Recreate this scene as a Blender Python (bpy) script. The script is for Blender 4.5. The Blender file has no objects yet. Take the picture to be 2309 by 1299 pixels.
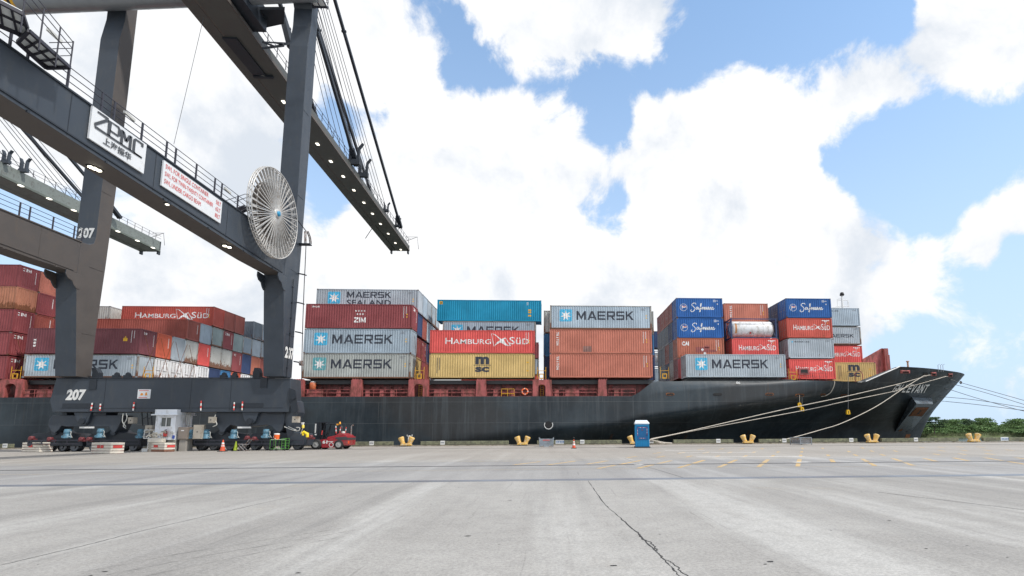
import bpy, bmesh, math, random
from mathutils import Vector, Matrix
from mathutils.bvhtree import BVHTree
random.seed(7)
S = bpy.context.scene
COL = S.collection
R_ = math.radians

# ------------------------------------------------------------------ camera
# solved from the vanishing points of the quay, the crane and the container stacks
PW, PH, F0, PX, PY, CAMH = 2309., 1299., 1196., 1308., 813., 1.5
def _axes():
    ay = Vector(((1240-PX)/F0, (971-PY)/F0, 1)).normalized()
    n = ay.cross(Vector((1, -.0055, 0))).normalized()
    down = n if n.y > 0 else -n
    ax = down.cross(ay)
    if ax.x < 0: ax = -ax
    return ax, ay, -down          # world axes written in camera coordinates (x right, y down, z forward)
AX, AY, AZ = _axes()
def ray(x, y):
    d = Vector(((x-PX)/F0, (y-PY)/F0, 1))
    return Vector((AX.dot(d), AY.dot(d), AZ.dot(d)))
def onY(x, y, Y):
    d = ray(x, y); t = Y/d.y; return Vector((t*d.x, Y, CAMH+t*d.z))
def onZ(x, y, Z=0.):
    d = ray(x, y); t = (Z-CAMH)/d.z; return Vector((t*d.x, t*d.y, Z))
def onX(x, y, X):
    d = ray(x, y); t = X/d.x; return Vector((X, t*d.y, CAMH+t*d.z))
def proj(p):
    q = Vector(p)-Vector((0, 0, CAMH)); q = AX*q.x+AY*q.y+AZ*q.z
    return PX+F0*q.x/q.z, PY+F0*q.y/q.z
cam = bpy.data.cameras.new('camera'); camo = bpy.data.objects.new('camera', cam); COL.objects.link(camo)
right = Vector((AX.x, AY.x, AZ.x)); dwn = Vector((AX.y, AY.y, AZ.y)); fwd = Vector((AX.z, AY.z, AZ.z))
M = Matrix((right, -dwn, -fwd)).transposed().to_4x4(); M.translation = (0, 0, CAMH)
camo.matrix_world = M
cam.sensor_width = 36.; cam.lens = F0/PW*36.
cam.shift_x = (PW/2-PX)/PW; cam.shift_y = (PY-PH/2)/PW
cam.clip_start = .1; cam.clip_end = 6000
S.camera = camo

# ------------------------------------------------------------------ light, sky
SUN_EL, SUN_H = R_(52), Vector((.88, -.475))
sd = Vector((SUN_H.x*math.cos(SUN_EL), SUN_H.y*math.cos(SUN_EL), math.sin(SUN_EL))).normalized()
sl = bpy.data.lights.new('sun', 'SUN'); sl.energy = 2.2; sl.angle = R_(3); sl.color = (1, .955, .89)
so = bpy.data.objects.new('sun', sl); COL.objects.link(so); so.location = (0, 0, 80)
so.rotation_euler = sd.to_track_quat('Z', 'Y').to_euler()
S.view_settings.view_transform = 'Standard'; S.view_settings.look = 'None'
S.view_settings.exposure = 0.55; S.view_settings.gamma = 1
wd = bpy.data.worlds.new('World'); S.world = wd; wd.use_nodes = True

class NT:
    """small helper to write node trees"""
    def __init__(s, t): s.t = t; s.n = t.nodes; s.l = t.links
    def put(s, v, sock):
        if hasattr(v, 'is_output'): s.l.new(v, sock)
        elif v is not None:
            try: sock.default_value = v
            except Exception: sock.default_value = (v, v, v) if len(sock.default_value) == 3 else (v, v, v, 1)
    def node(s, typ, **k):
        n = s.n.new(typ)
        for a, b in k.items(): setattr(n, a, b)
        return n
    def m(s, op, a, b=None, c=None, clamp=False):
        n = s.node('ShaderNodeMath', operation=op, use_clamp=clamp)
        for i, v in enumerate((a, b, c)): s.put(v, n.inputs[i])
        return n.outputs[0]
    def vm(s, op, a, b=None):
        n = s.node('ShaderNodeVectorMath', operation=op); s.put(a, n.inputs[0])
        if b is not None: s.put(b, n.inputs[1])
        return n.outputs['Value'] if op in ('DOT_PRODUCT', 'LENGTH') else n.outputs[0]
    def noise(s, v, scale, det=4, rough=.55, dist=0., out='Fac'):
        n = s.node('ShaderNodeTexNoise'); s.put(v, n.inputs['Vector'])
        n.inputs['Scale'].default_value = scale; n.inputs['Detail'].default_value = det
        n.inputs['Roughness'].default_value = rough; n.inputs['Distortion'].default_value = dist
        return n.outputs[out]
    def mapr(s, v, a, b, c=0., d=1., smooth=True):
        n = s.node('ShaderNodeMapRange', interpolation_type='SMOOTHSTEP' if smooth else 'LINEAR')
        s.put(v, n.inputs[0])
        for i, x in enumerate((a, b, c, d)): n.inputs[1+i].default_value = x
        return n.outputs[0]
    def mix(s, f, a, b, blend='MIX'):
        n = s.node('ShaderNodeMix', data_type='RGBA', blend_type=blend)
        s.put(f, n.inputs[0]); s.put(a, n.inputs[6]); s.put(b, n.inputs[7]); return n.outputs[2]
    def map(s, v, sc=(1, 1, 1), loc=(0, 0, 0), rot=(0, 0, 0)):
        n = s.node('ShaderNodeMapping'); s.put(v, n.inputs[0])
        n.inputs[1].default_value = loc; n.inputs[2].default_value = rot; n.inputs[3].default_value = sc; return n.outputs[0]

def col4(c): return (c[0], c[1], c[2], 1)

# rows of cloud cover, read along the sky (columns every 105 units, rows every 80, from the zenith side down)
CLOUD = [
 [1,1,1,1,1,1,1,.97,.8,.5,.55,.85,1,1,.95,.5,0,0,.2,.1,.9,1,1],
 [1,1,1,1,1,1,1,.95,.85,.55,.5,.9,1,.95,.75,0,0,.62,.55,.35,1,1,1],
 [1,1,1,1,1,1,1,.55,.85,.95,.2,.2,.38,.2,.0,0,.8,.35,.9,1,.95,.75,.75],
 [1,1,1,1,1,1,.95,.45,.48,1,.42,.76,.66,0,.9,1,1,1,1,.85,.25,.5,.1],
 [.95,.97,1,1,1,1,.9,.35,.56,.95,.97,1,1,.25,1,1,1,.95,.4,.03,0,0,0],
 [.9,.85,.6,.6,.9,1,.8,.35,.95,1,1,1,1,1,1,1,1,.95,.05,0,0,.1,.78],
 [.05,.0,.2,.25,.7,1,.7,.42,1,1,1,1,.88,.05,.75,1,1,1,.9,.45,.08,.66,.85],
 [.05,.15,.8,1,1,1,.85,.72,1,1,1,1,.95,.62,.95,1,1,1,1,.9,.5,.92,.3],
 [.1,.3,.75,1,1,1,1,.85,1,1,1,1,1,1,1,1,1,1,1,.85,.64,.5,.2],
 [.5,.6,.8,.95,1,1,1,.85,1,1,1,1,1,1,1,1,1,1,.97,.75,.58,.5,.52],
 [.5,.55,.65,.8,.9,.9,.9,.85,.95,1,1,1,1,1,1,1,1,.95,.8,.58,.42,.5,.65],
 [.45,.5,.5,.6,.7,.7,.7,.7,.8,.85,.85,.85,.8,.8,.8,.75,.7,.6,.5,.45,.4,.42,.45],
]
def cover(x, y):
    i = max(0., min(21.999, x/105.)); j = max(0., min(10.999, y/80.))
    a, b = int(i), int(j); f, g = i-a, j-b
    C = CLOUD
    return (C[b][a]*(1-f)+C[b][a+1]*f)*(1-g)+(C[b+1][a]*(1-f)+C[b+1][a+1]*f)*g
def sky():
    t = NT(wd.node_tree); t.n.clear()
    out = t.node('ShaderNodeOutputWorld'); bg = t.node('ShaderNodeBackground'); t.l.new(bg.outputs[0], out.inputs[0])
    tc = t.node('ShaderNodeTexCoord'); d = t.vm('NORMALIZE', tc.outputs['Generated'])
    st = t.node('ShaderNodeTexSky', sky_type='NISHITA'); st.sun_disc = False
    st.sun_elevation = SUN_EL; st.sun_rotation = math.atan2(SUN_H.x, SUN_H.y); st.air_density = 1.0; st.dust_density = 1.2; st.ozone_density = 1.2
    t.l.new(d, st.inputs[0])
    sp = t.node('ShaderNodeSeparateXYZ'); t.l.new(d, sp.inputs[0])
    ady = t.m('MAXIMUM', t.m('ABSOLUTE', sp.outputs[1]), .12)
    w1 = t.noise(d, 7., 6, .6, out='Color'); w2 = t.noise(d, 2.6, 3, .5, out='Color')
    def warp(c, k): return t.vm('MULTIPLY', t.vm('SUBTRACT', c, (.5, .5, .5)), (k, k, k))
    uv = t.node('ShaderNodeCombineXYZ'); t.put(t.m('DIVIDE', sp.outputs[0], ady), uv.inputs[0]); t.put(t.m('DIVIDE', sp.outputs[2], ady), uv.inputs[1])
    uvw = t.vm('ADD', t.vm('ADD', uv.outputs[0], warp(w1, .085)), warp(w2, .05))
    s2 = t.node('ShaderNodeSeparateXYZ'); t.l.new(uvw, s2.inputs[0])
    U0, U1, V0, DV, NV = -1.12, 1.12, .02, .086, 12
    un = t.m('DIVIDE', t.m('SUBTRACT', s2.outputs[0], U0), U1-U0, clamp=True)
    vn = t.m('DIVIDE', t.m('SUBTRACT', t.m('MINIMUM', s2.outputs[1], V0+DV*(NV-1)), V0), DV)
    tot = None
    for j in range(NV):
        rp = t.node('ShaderNodeValToRGB'); cr = rp.color_ramp; cr.interpolation = 'EASE'
        NS = 30
        while len(cr.elements) < NS: cr.elements.new(.5)
        for i in range(NS):
            u = U0+(U1-U0)*i/(NS-1); v = V0+DV*j
            px, py = proj((u*100, 100, CAMH+v*100)); c = cover(px, py); c = c+.04 if c > .8 else (c if c > .68 else c-.08)
            cr.elements[i].position = i/(NS-1); cr.elements[i].color = (c, c, c, 1)
        t.put(un, rp.inputs[0])
        w = t.m('SUBTRACT', 1., t.m('ABSOLUTE', t.m('SUBTRACT', vn, float(j))), clamp=True)
        tot = t.m('MULTIPLY', rp.outputs[0], w) if tot is None else t.m('MULTIPLY_ADD', rp.outputs[0], w, tot)
    fb = t.noise(d, 8., 11, .64, .25); fb2 = t.noise(d, 3.2, 5, .55)
    cov = t.m('ADD', tot, t.m('ADD', t.m('MULTIPLY', t.m('SUBTRACT', fb, .5), 1.35), t.m('MULTIPLY', t.m('SUBTRACT', fb2, .5), .35)))
    soft = t.m('MULTIPLY', t.mapr(fb2, .35, .65), .10)
    mask = t.mapr(t.m('ADD', cov, soft), .47, .72)
    veil = t.mapr(sp.outputs[2], 0., .75, .92, .22)
    shade = t.noise(d, 4., 6, .6, .3)
    cc = t.mix(t.mapr(t.m('ADD', t.m('MULTIPLY', shade, .6), t.m('MULTIPLY', fb, .4)), .36, .56), col4((.51, .55, .605)), col4((.72, .724, .732)))
    k = t.vm('MULTIPLY', st.outputs[0], (SKYK*.76, SKYK*1.04, SKYK*1.16))
    fin = t.mix(mask, t.mix(veil, k, col4((.45, .565, .72))), cc)
    t.l.new(fin, bg.inputs[0]); bg.inputs[1].default_value = 1.0
SKYK = .15
sky()

# ------------------------------------------------------------------ helpers
def pl(tab, x):
    if x <= tab[0][0]: return tab[0][1]
    for (a, b), (c, d) in zip(tab, tab[1:]):
        if x <= c: return b+(d-b)*(x-a)/(c-a)
    return tab[-1][1]
class MB:
    """collects shapes and links them as ONE mesh object"""
    def __init__(s): s.v = []; s.f = []; s.mi = []; s.sm = []
    def add(s, vs, fs, m=0, smooth=False):
        o = len(s.v); s.v += [tuple(v) for v in vs]
        for f in fs: s.f.append([o+i for i in f]); s.mi.append(m); s.sm.append(smooth)
        return s
    def box(s, x0, x1, y0, y1, z0, z1, m=0):
        v = [(x, y, z) for z in (z0, z1) for y in (y0, y1) for x in (x0, x1)]
        return s.add(v, [(0, 2, 3, 1), (4, 5, 7, 6), (0, 1, 5, 4), (2, 6, 7, 3), (0, 4, 6, 2), (1, 3, 7, 5)], m)
    def beam(s, p, q, w, h=None, m=0, up=(0, 0, 1)):
        p, q = Vector(p), Vector(q); h = h or w; d = (q-p).normalized(); up = Vector(up)
        if abs(d.dot(up)) > .98: up = Vector((0, 1, 0))
        a = d.cross(up).normalized()*w/2; b = a.cross(d).normalized()*h/2
        v = [c+i*a+j*b for c in (p, q) for i, j in ((-1, -1), (1, -1), (1, 1), (-1, 1))]
        return s.add(v, [(0, 1, 2, 3), (7, 6, 5, 4), (0, 4, 5, 1), (1, 5, 6, 2), (2, 6, 7, 3), (3, 7, 4, 0)], m)
    def tube(s, pts, r, n=6, m=0, caps=True, smooth=True):
        pts = [Vector(p) for p in pts]; rs = r if isinstance(r, (list, tuple)) else [r]*len(pts); vs = []; u = None
        for i, p in enumerate(pts):
            d = (pts[min(i+1, len(pts)-1)]-pts[max(i-1, 0)]).normalized()
            if u is None: u = d.orthogonal().normalized()
            u = (u-d*u.dot(d)).normalized(); w = d.cross(u)
            vs += [p+rs[i]*(math.cos(6.28319*k/n)*u+math.sin(6.28319*k/n)*w) for k in range(n)]
        fs = [(i*n+k, i*n+(k+1) % n, (i+1)*n+(k+1) % n, (i+1)*n+k) for i in range(len(pts)-1) for k in range(n)]
        s.add(vs, fs, m, smooth)
        if caps: s.add(vs[:n], [tuple(range(n))[::-1]], m); s.add(vs[-n:], [tuple(range(n))], m)
        return s
    def lathe(s, prof, c=(0, 0, 0), axis='z', n=20, m=0, smooth=True, caps=True):
        vs = []
        for (r, h) in prof:
            for k in range(n):
                a = 6.283185*k/n; x, y = r*math.cos(a), r*math.sin(a)
                p = (x, y, h) if axis == 'z' else ((h, x, y) if axis == 'x' else (y, h, x))
                vs.append((p[0]+c[0], p[1]+c[1], p[2]+c[2]))
        fs = [(i*n+k, i*n+(k+1) % n, (i+1)*n+(k+1) % n, (i+1)*n+k) for i in range(len(prof)-1) for k in range(n)]
        s.add(vs, fs, m, smooth)
        if caps and prof[0][0] > 1e-6: s.add(vs[:n], [tuple(range(n))[::-1]], m)
        if caps and prof[-1][0] > 1e-6: s.add(vs[-n:], [tuple(range(n))], m)
        return s
    def prism(s, poly, a, b, axis='y', m=0):
        """polygon extruded from a to b along an axis; polygon coordinates are the two other axes in order"""
        def P(p, t): return (p[0], t, p[1]) if axis == 'y' else ((t, p[0], p[1]) if axis == 'x' else (p[0], p[1], t))
        n = len(poly); v = [P(p, a) for p in poly]+[P(p, b) for p in poly]
        return s.add(v, [tuple(range(n)), tuple(range(2*n-1, n-1, -1))]+[(i, n+i, n+(i+1) % n, (i+1) % n) for i in range(n)], m)
    def disc(s, c, r, axis='x', n=16, m=0, r2=0):
        def P(a, q):
            x, y = q*math.cos(a), q*math.sin(a)
            return (c[0], c[1]+x, c[2]+y) if axis == 'x' else ((c[0]+x, c[1], c[2]+y) if axis == 'y' else (c[0]+x, c[1]+y, c[2]))
        A = [6.283185*k/n for k in range(n)]
        if not r2: return s.add([P(a, r) for a in A], [tuple(range(n))], m)
        return s.add([P(a, r) for a in A]+[P(a, r2) for a in A], [(k, (k+1) % n, n+(k+1) % n, n+k) for k in range(n)], m)
    def mesh(s, name, fix=True):
        me = bpy.data.meshes.new(name); me.from_pydata(s.v, [], s.f)
        me.polygons.foreach_set('material_index', s.mi); me.polygons.foreach_set('use_smooth', s.sm)
        if fix:
            bm = bmesh.new(); bm.from_mesh(me); bmesh.ops.recalc_face_normals(bm, faces=bm.faces); bm.to_mesh(me); bm.free()
        me.update(); return me
    def build(s, name, mats, parent=None, bevel=0, fix=True):
        o = bpy.data.objects.new(name, s.mesh(name, fix)); COL.objects.link(o)
        for m in (mats if isinstance(mats, (list, tuple)) else [mats]): o.data.materials.append(m)
        if parent: o.parent = parent; o.matrix_parent_inverse = parent.matrix_basis.inverted()
        if bevel:
            b = o.modifiers.new('edge', 'BEVEL'); b.width = bevel; b.segments = 2; b.limit_method = 'ANGLE'; b.angle_limit = R_(40)
        return o
def tag(o, label=None, cat=None, group=None, kind=None):
    if label: o['label'] = label
    if cat: o['category'] = cat
    if group: o['group'] = group
    if kind: o['kind'] = kind
    return o
def empty(name, loc, label, cat, group=None, rz=0):
    o = bpy.data.objects.new(name, None); COL.objects.link(o); o.location = loc; o.rotation_euler = (0, 0, rz); o.empty_display_size = .3
    return tag(o, label, cat, group)

# ------------------------------------------------------------------ materials
def pbr(name, base, rough=.5, metal=0., var=.12, dirt=None, dirt_amt=0., dirt_scale=1., streak=0., bump=0., bump_scale=40., spec=.5, space='Object'):
    """painted or plain surface: base colour with soft variation, dirt patches and vertical streaks"""
    m = bpy.data.materials.new(name); m.use_nodes = True; t = NT(m.node_tree); b = t.n['Principled BSDF']
    tc = t.node('ShaderNodeTexCoord'); oi = t.node('ShaderNodeObjectInfo')
    co = t.vm('ADD', tc.outputs[space], t.vm('MULTIPLY', t.vm('ADD', (1, .7, .4), (0, 0, 0)), t.m('MULTIPLY', oi.outputs['Random'], 60.)))
    n1 = t.noise(co, .9*dirt_scale, 5, .6)
    c = t.mix(t.mapr(n1, .25, .75), col4([x*(1-var) for x in base]), col4([min(1, x*(1+var)) for x in base]))
    if dirt:
        n2 = t.noise(t.map(co, (1, 1, 1-.85*min(1, streak))), 2.3*dirt_scale, 7, .68)
        c = t.mix(t.m('MULTIPLY', t.mapr(n2, .66-.28*dirt_amt, .80-.2*dirt_amt), .85), c, col4(dirt))
    t.put(c, b.inputs['Base Color']); b.inputs['Metallic'].default_value = metal
    t.put(t.mapr(n1, .2, .8, max(.05, rough-.1), min(1, rough+.12)), b.inputs['Roughness'])
    b.inputs['Specular IOR Level'].default_value = spec
    if bump:
        bp = t.node('ShaderNodeBump'); bp.inputs['Strength'].default_value = bump; bp.inputs['Distance'].default_value = .02
        t.put(t.noise(co, bump_scale, 5, .6), bp.inputs['Height']); t.l.new(bp.outputs[0], b.inputs['Normal'])
    return m
def boxpaint(name, base, rust=.3, fade=.15):
    """container paint: chalky colour, streaks running down, rust along edges and low down"""
    m = bpy.data.materials.new(name); m.use_nodes = True; t = NT(m.node_tree); b = t.n['Principled BSDF']
    tc = t.node('ShaderNodeTexCoord'); oi = t.node('ShaderNodeObjectInfo')
    co = t.vm('ADD', tc.outputs['Object'], t.vm('MULTIPLY', (17, 5, 9), oi.outputs['Random']))
    sp = t.node('ShaderNodeSeparateXYZ'); t.l.new(tc.outputs['Object'], sp.inputs[0])
    big = t.noise(co, .45, 4, .6)
    c = t.mix(t.mapr(big, .25, .75), col4([x*.84 for x in base]), col4([min(1, x*(1+fade)+.012) for x in base]))
    st = t.noise(t.map(co, (3.2, 3.2, .22)), 1.3, 6, .65)
    c = t.mix(t.m('MULTIPLY', t.mapr(st, .5, .78), .42), c, col4([x*.5+.025 for x in base]))
    low = t.mapr(sp.outputs[2], 0., 1.3, .14*min(2, rust*2), 0.)
    rn = t.noise(t.map(co, (1.6, 1.6, .8)), 2.4, 8, .72)
    ru = t.mapr(t.m('ADD', rn, low), .74-.14*rust, .80-.11*rust)
    rc = t.mix(t.noise(co, 9, 3), col4((.10, .032, .012)), col4((.23, .085, .03)))
    c = t.mix(t.m('MULTIPLY', ru, .9), c, rc)
    hv = t.m('MULTIPLY_ADD', oi.outputs['Random'], .22, .89)
    c = t.mix(1., c, t.node('ShaderNodeCombineXYZ').outputs[0], 'MIX') if False else t.vm('MULTIPLY', c, hv)
    t.put(c, b.inputs['Base Color']); b.inputs['Roughness'].default_value = .55; b.inputs['Specular IOR Level'].default_value = .35
    return m
# ------------------------------------------------------------------ the quay
QY = 55.6
def concrete():
    m = bpy.data.materials.new('concrete'); m.use_nodes = True; t = NT(m.node_tree); b = t.n['Principled BSDF']
    tc = t.node('ShaderNodeTexCoord'); co = tc.outputs['Object']
    c = t.mix(t.mapr(t.noise(co, .11, 6, .62, .6), .3, .7), col4((.298, .288, .275)), col4((.415, .405, .388)))
    # tyre-worn bands: long soft streaks that run with the traffic, along the quay and sweeping across it
    for rot, sc, f0, f1, k in ((.05, (.75, .035, 1), .5, .70, .42), (-.22, (.55, .03, 1), .52, .72, .34), (.33, (.9, .04, 1), .54, .74, .38), (.8, (.7, .04, 1), .57, .75, .28), (1.5, (.6, .03, 1), .56, .74, .25)):
        s = t.noise(t.map(co, sc, (3*k, 7*rot, 0), (0, 0, rot)), 1.0, 6, .62, .25)
        c = t.mix(t.m('MULTIPLY', t.mapr(s, f0, f1), k), c, col4((.205, .20, .196)))
    s = t.noise(t.map(co, (.45, .03, 1), (5, 2, 0), (0, 0, .12)), 1.3, 6, .6, .2)
    c = t.mix(t.m('MULTIPLY', t.mapr(s, .50, .70), .6), c, col4((.53, .525, .51)))
    s = t.noise(co, 3.2, 8, .7); c = t.mix(t.m('MULTIPLY', t.mapr(s, .42, .66), .24), c, col4((.215, .21, .205)))
    c = t.mix(t.m('MULTIPLY', t.mapr(t.noise(co, .9, 9, .75), .58, .78), .4), c, col4((.20, .19, .175)))
    c = t.mix(t.m('MULTIPLY', t.mapr(t.noise(co, .23, 6, .7), .58, .74), .35), c, col4((.36, .31, .245)))
    sy = t.node('ShaderNodeSeparateXYZ'); t.l.new(co, sy.inputs[0])
    bandk = t.m('MULTIPLY', t.mapr(sy.outputs[1], 16.5, 16.9), t.mapr(sy.outputs[1], 27.5, 26.5))
    c = t.mix(t.m('MULTIPLY', bandk, .3), c, col4((.235, .24, .262)))
    far = t.mapr(sy.outputs[1], 27., 30.)
    c = t.mix(t.m('MULTIPLY', far, .5), c, col4((.36, .325, .285)))
    fine = t.noise(co, 22., 9, .82)
    c = t.mix(t.mapr(fine, .38, .62), t.vm('MULTIPLY', c, .80), t.vm('MULTIPLY', c, 1.15))
    grit = t.noise(co, 75., 4, .8); c = t.mix(t.mapr(grit, .40, .60), t.vm('MULTIPLY', c, .88), t.vm('MULTIPLY', c, 1.09))
    c = t.mix(t.m('MULTIPLY', t.mapr(t.noise(co, 16., 4, .7), .68, .72), .55), c, col4((.13, .125, .12)))
    c = t.mix(t.m('MULTIPLY', t.mapr(t.noise(co, 7., 5, .8), .66, .74), .5), c, col4((.16, .155, .15)))
    # fine sawn tyre scratches
    sc = t.noise(t.map(co, (8, .22, 1), (0, 0, 0), (0, 0, -.12)), 1., 4, .7)
    c = t.mix(t.m('MULTIPLY', t.mapr(sc, .62, .70), .34), c, col4((.15, .145, .14)))
    t.put(c, b.inputs['Base Color']); b.inputs['Roughness'].default_value = .82; b.inputs['Specular IOR Level'].default_value = .3
    bp = t.node('ShaderNodeBump'); bp.inputs['Strength'].default_value = .22; bp.inputs['Distance'].default_value = .01
    t.put(t.m('ADD', fine, t.m('MULTIPLY', t.noise(co, 5., 4), 1.2)), bp.inputs['Height']); t.l.new(bp.outputs[0], b.inputs['Normal'])
    return m
mConc = concrete()
mDark = pbr('joint_sealant', (.035, .035, .036), .8)
mSteel = pbr('rail_steel', (.17, .18, .20), .38, .75, .25)
mYell = pbr('worn_yellow_paint', (.56, .36, .12), .7, var=.2, dirt=(.42, .38, .31), dirt_amt=.9, dirt_scale=2.2)
mYell2 = pbr('faded_yellow_paint', (.52, .38, .17), .7, var=.2, dirt=(.40, .375, .34), dirt_amt=1.4, dirt_scale=1.4)
mWht2 = pbr('worn_white_paint', (.74, .74, .72), .7, dirt=(.42, .41, .39), dirt_amt=.7, dirt_scale=2.)
g = MB(); g.add([(-500, -260, 0), (600, -260, 0), (600, QY, 0), (-500, QY, 0)], [(0, 1, 2, 3)])
g.add([(-500, QY, 0), (600, QY, 0), (600, QY, -6), (-500, QY, -6)], [(0, 1, 2, 3)])
tag(g.build('quay_ground', mConc), kind='structure')
g = MB()          # low concrete lip under the timber kerb
g.box(-500, 600, QY-.75, QY-.02, .004, .10); tag(g.build('quay_edge_kerb', pbr('edge_concrete', (.36, .32, .26), .85, dirt=(.2, .17, .13), dirt_amt=.8)), kind='structure')
# crane rails, set in slots
for Yr, wd_, nm in ((23.5, .16, 0), (16.62, .34, 1), (47.0, .16, 0)):
    g = MB(); g.box(-500, 600, Yr-wd_*.8, Yr+wd_*.8, .0005, .004); tag(g.build('crane_rail_slot', mDark if not nm else pbr('cable_trench_rubber', (.16, .18, .215), .45, .0, .2)), kind='structure')
    if not nm:
        g = MB(); g.box(-500, 600, Yr-.03, Yr+.03, .004, .012); tag(g.build('crane_rail', mSteel), kind='structure')
# expansion joints and the crack beside one of them
def strip(mb, pts, w, z=.004):
    pts = [Vector((p[0], p[1], 0)) for p in pts]
    L = []
    for i, p in enumerate(pts):
        d = (pts[min(i+1, len(pts)-1)]-pts[max(i-1, 0)]).normalized(); nn = Vector((-d.y, d.x, 0))
        ww = (w[i] if isinstance(w, list) else w)/2
        L += [(p.x+nn.x*ww, p.y+nn.y*ww, z), (p.x-nn.x*ww, p.y-nn.y*ww, z)]
    mb.add(L, [(2*i, 2*i+1, 2*i+3, 2*i+2) for i in range(len(pts)-1)])
def jag(a, b, n, amp):
    return [(a.x+(b.x-a.x)*i/n+(random.uniform(-amp, amp) if 0 < i < n else 0), a.y+(b.y-a.y)*i/n, 0) for i in range(n+1)]
g = MB(); rr = random.Random(3)
J = [onZ(1326, 1084), onZ(1366, 1140), onZ(1432, 1197), onZ(1484, 1248), onZ(1532, 1299), onZ(1640, 1420)]
pts = []
for a, b in zip(J, J[1:]): pts += jag(a, b, 14, .012)
strip(g, pts, [rr.choice((.006, .010, .014, .022)) for _ in pts])
cr = [onZ(*p) for p in ((1430, 1196), (1442, 1205), (1448, 1217), (1466, 1222), (1478, 1233), (1483, 1243))]
strip(g, [q for a, b in zip(cr, cr[1:]) for q in jag(a, b, 5, .02)], .016, .0045)
cr = [onZ(*p) for p in ((1486, 1248), (1497, 1262), (1517, 1270), (1535, 1288), (1552, 1300), (1590, 1330))]
strip(g, [q for a, b in zip(cr, cr[1:]) for q in jag(a, b, 6, .02)], .012, .0045)
J = [onZ(0, 1275), onZ(200, 1228), onZ(310, 1200), onZ(430, 1172), onZ(560, 1142), onZ(660, 1120)]
strip(g, [q for a, b in zip(J, J[1:]) for q in jag(a, b, 10, .01)], .012)
for a, b in (((1408, 1034), (1440, 1045)), ((1446, 1049), (1540, 1077)), ((1980, 1110), (2309, 1150)), ((560, 1068), (150, 1066))):
    strip(g, jag(onZ(*a), onZ(*b), 12, .01), .02)
for k in range(46):     # spalls, pebbles and chips of dirt lying on the slab
    x, y = rr.uniform(0, 2309), 1050+250*rr.random()**1.6; c = onZ(x, y); r = rr.uniform(.005, .02)*(1 if rr.random() < .93 else 1.8)
    n = 7; g.add([(c.x+r*rr.uniform(.6, 1.3)*math.cos(6.283*i/n)*1.7, c.y+r*rr.uniform(.6, 1.3)*math.sin(6.283*i/n), .0042) for i in range(n)], [tuple(range(n))])
tag(g.build('slab_joints', mDark), kind='structure')
g = MB()
for P in (((180, 1292), (400, 1250), (640, 1211), (770, 1192)), ((240, 1297), (460, 1254), (670, 1218), (800, 1196)), ((330, 1299), (600, 1243), (760, 1213)), ((60, 1215), (220, 1190), (330, 1172)), ((1690, 1230), (1720, 1232)), ((2040, 1145), (2200, 1150)), ((270, 1063), (420, 1060)), ((640, 1066), (690, 1064))):
    J = [onZ(*p) for p in P]; strip(g, [q for a, b in zip(J, J[1:]) for q in jag(a, b, 8, .008)], [rr.choice((.004, .008, .012)) for _ in range(9*(len(J)-1))], .0041)
tag(g.build('tyre_scratches', pbr('scratch_grey', (.17, .165, .16), .8)), kind='structure')
# painted hatching and lines
g = MB(); dv = Vector((math.tan(R_(26.3)), 1, 0))
def hatch(y0, y1, xa, xb, step, w, keep):
    k = math.floor(xa/step)
    while k*step < xb:
        x = k*step; k += 1
        if rr.random() > keep: continue
        a, b = y0+rr.uniform(0, .12)*(y1-y0), y1-rr.uniform(0, .12)*(y1-y0)
        p, q = Vector((x+dv.x*(a-24), a, 0)), Vector((x+dv.x*(b-24), b, 0))
        if b <= 23.36 or a >= 23.64: strip(g, [p, q], w)
hatch(23.7, 26.6, -1, 26, 1.62, .20, 1.)
hatch(29.2, 31.0, 2, 24, 1.62, .17, .9)
hatch(34, 36, 2, 26, 1.62, .17, .85)
hatch(40, 42.3, 4, 28, 1.62, .18, .8)
hatch(21.2, 23.3, 3.5, 26, 1.62, .18, .75)
tag(g.build('yellow_hatching', mYell), kind='structure')
g = MB()
for y, xa, xb, w in ((21.1, -40, 34, .10), (26.9, -60, 3, .12), (27.3, 20, 70, .10), (39, -60, 5, .1), (32.4, -50, -12, .1)):
    strip(g, [(xa, y, 0), (xb, y, 0)], w)
tag(g.build('yellow_quay_lines', mYell2), kind='structure')
g = MB()
for a, b, w in (((1570, 1030.5), (1815, 1029.5), .30), ((1530, 1021.2), (1705, 1020.4), .32), ((1500, 1016.2), (1590, 1015.6), .3), ((1790, 1042.6), (1825, 1041.8), .35), ((1432, 1048.6), (1450, 1048), .3)):
    strip(g, [onZ(*a), onZ(*b)], w, .0042)
tag(g.build('white_road_marking', mWht2), kind='structure')

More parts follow.
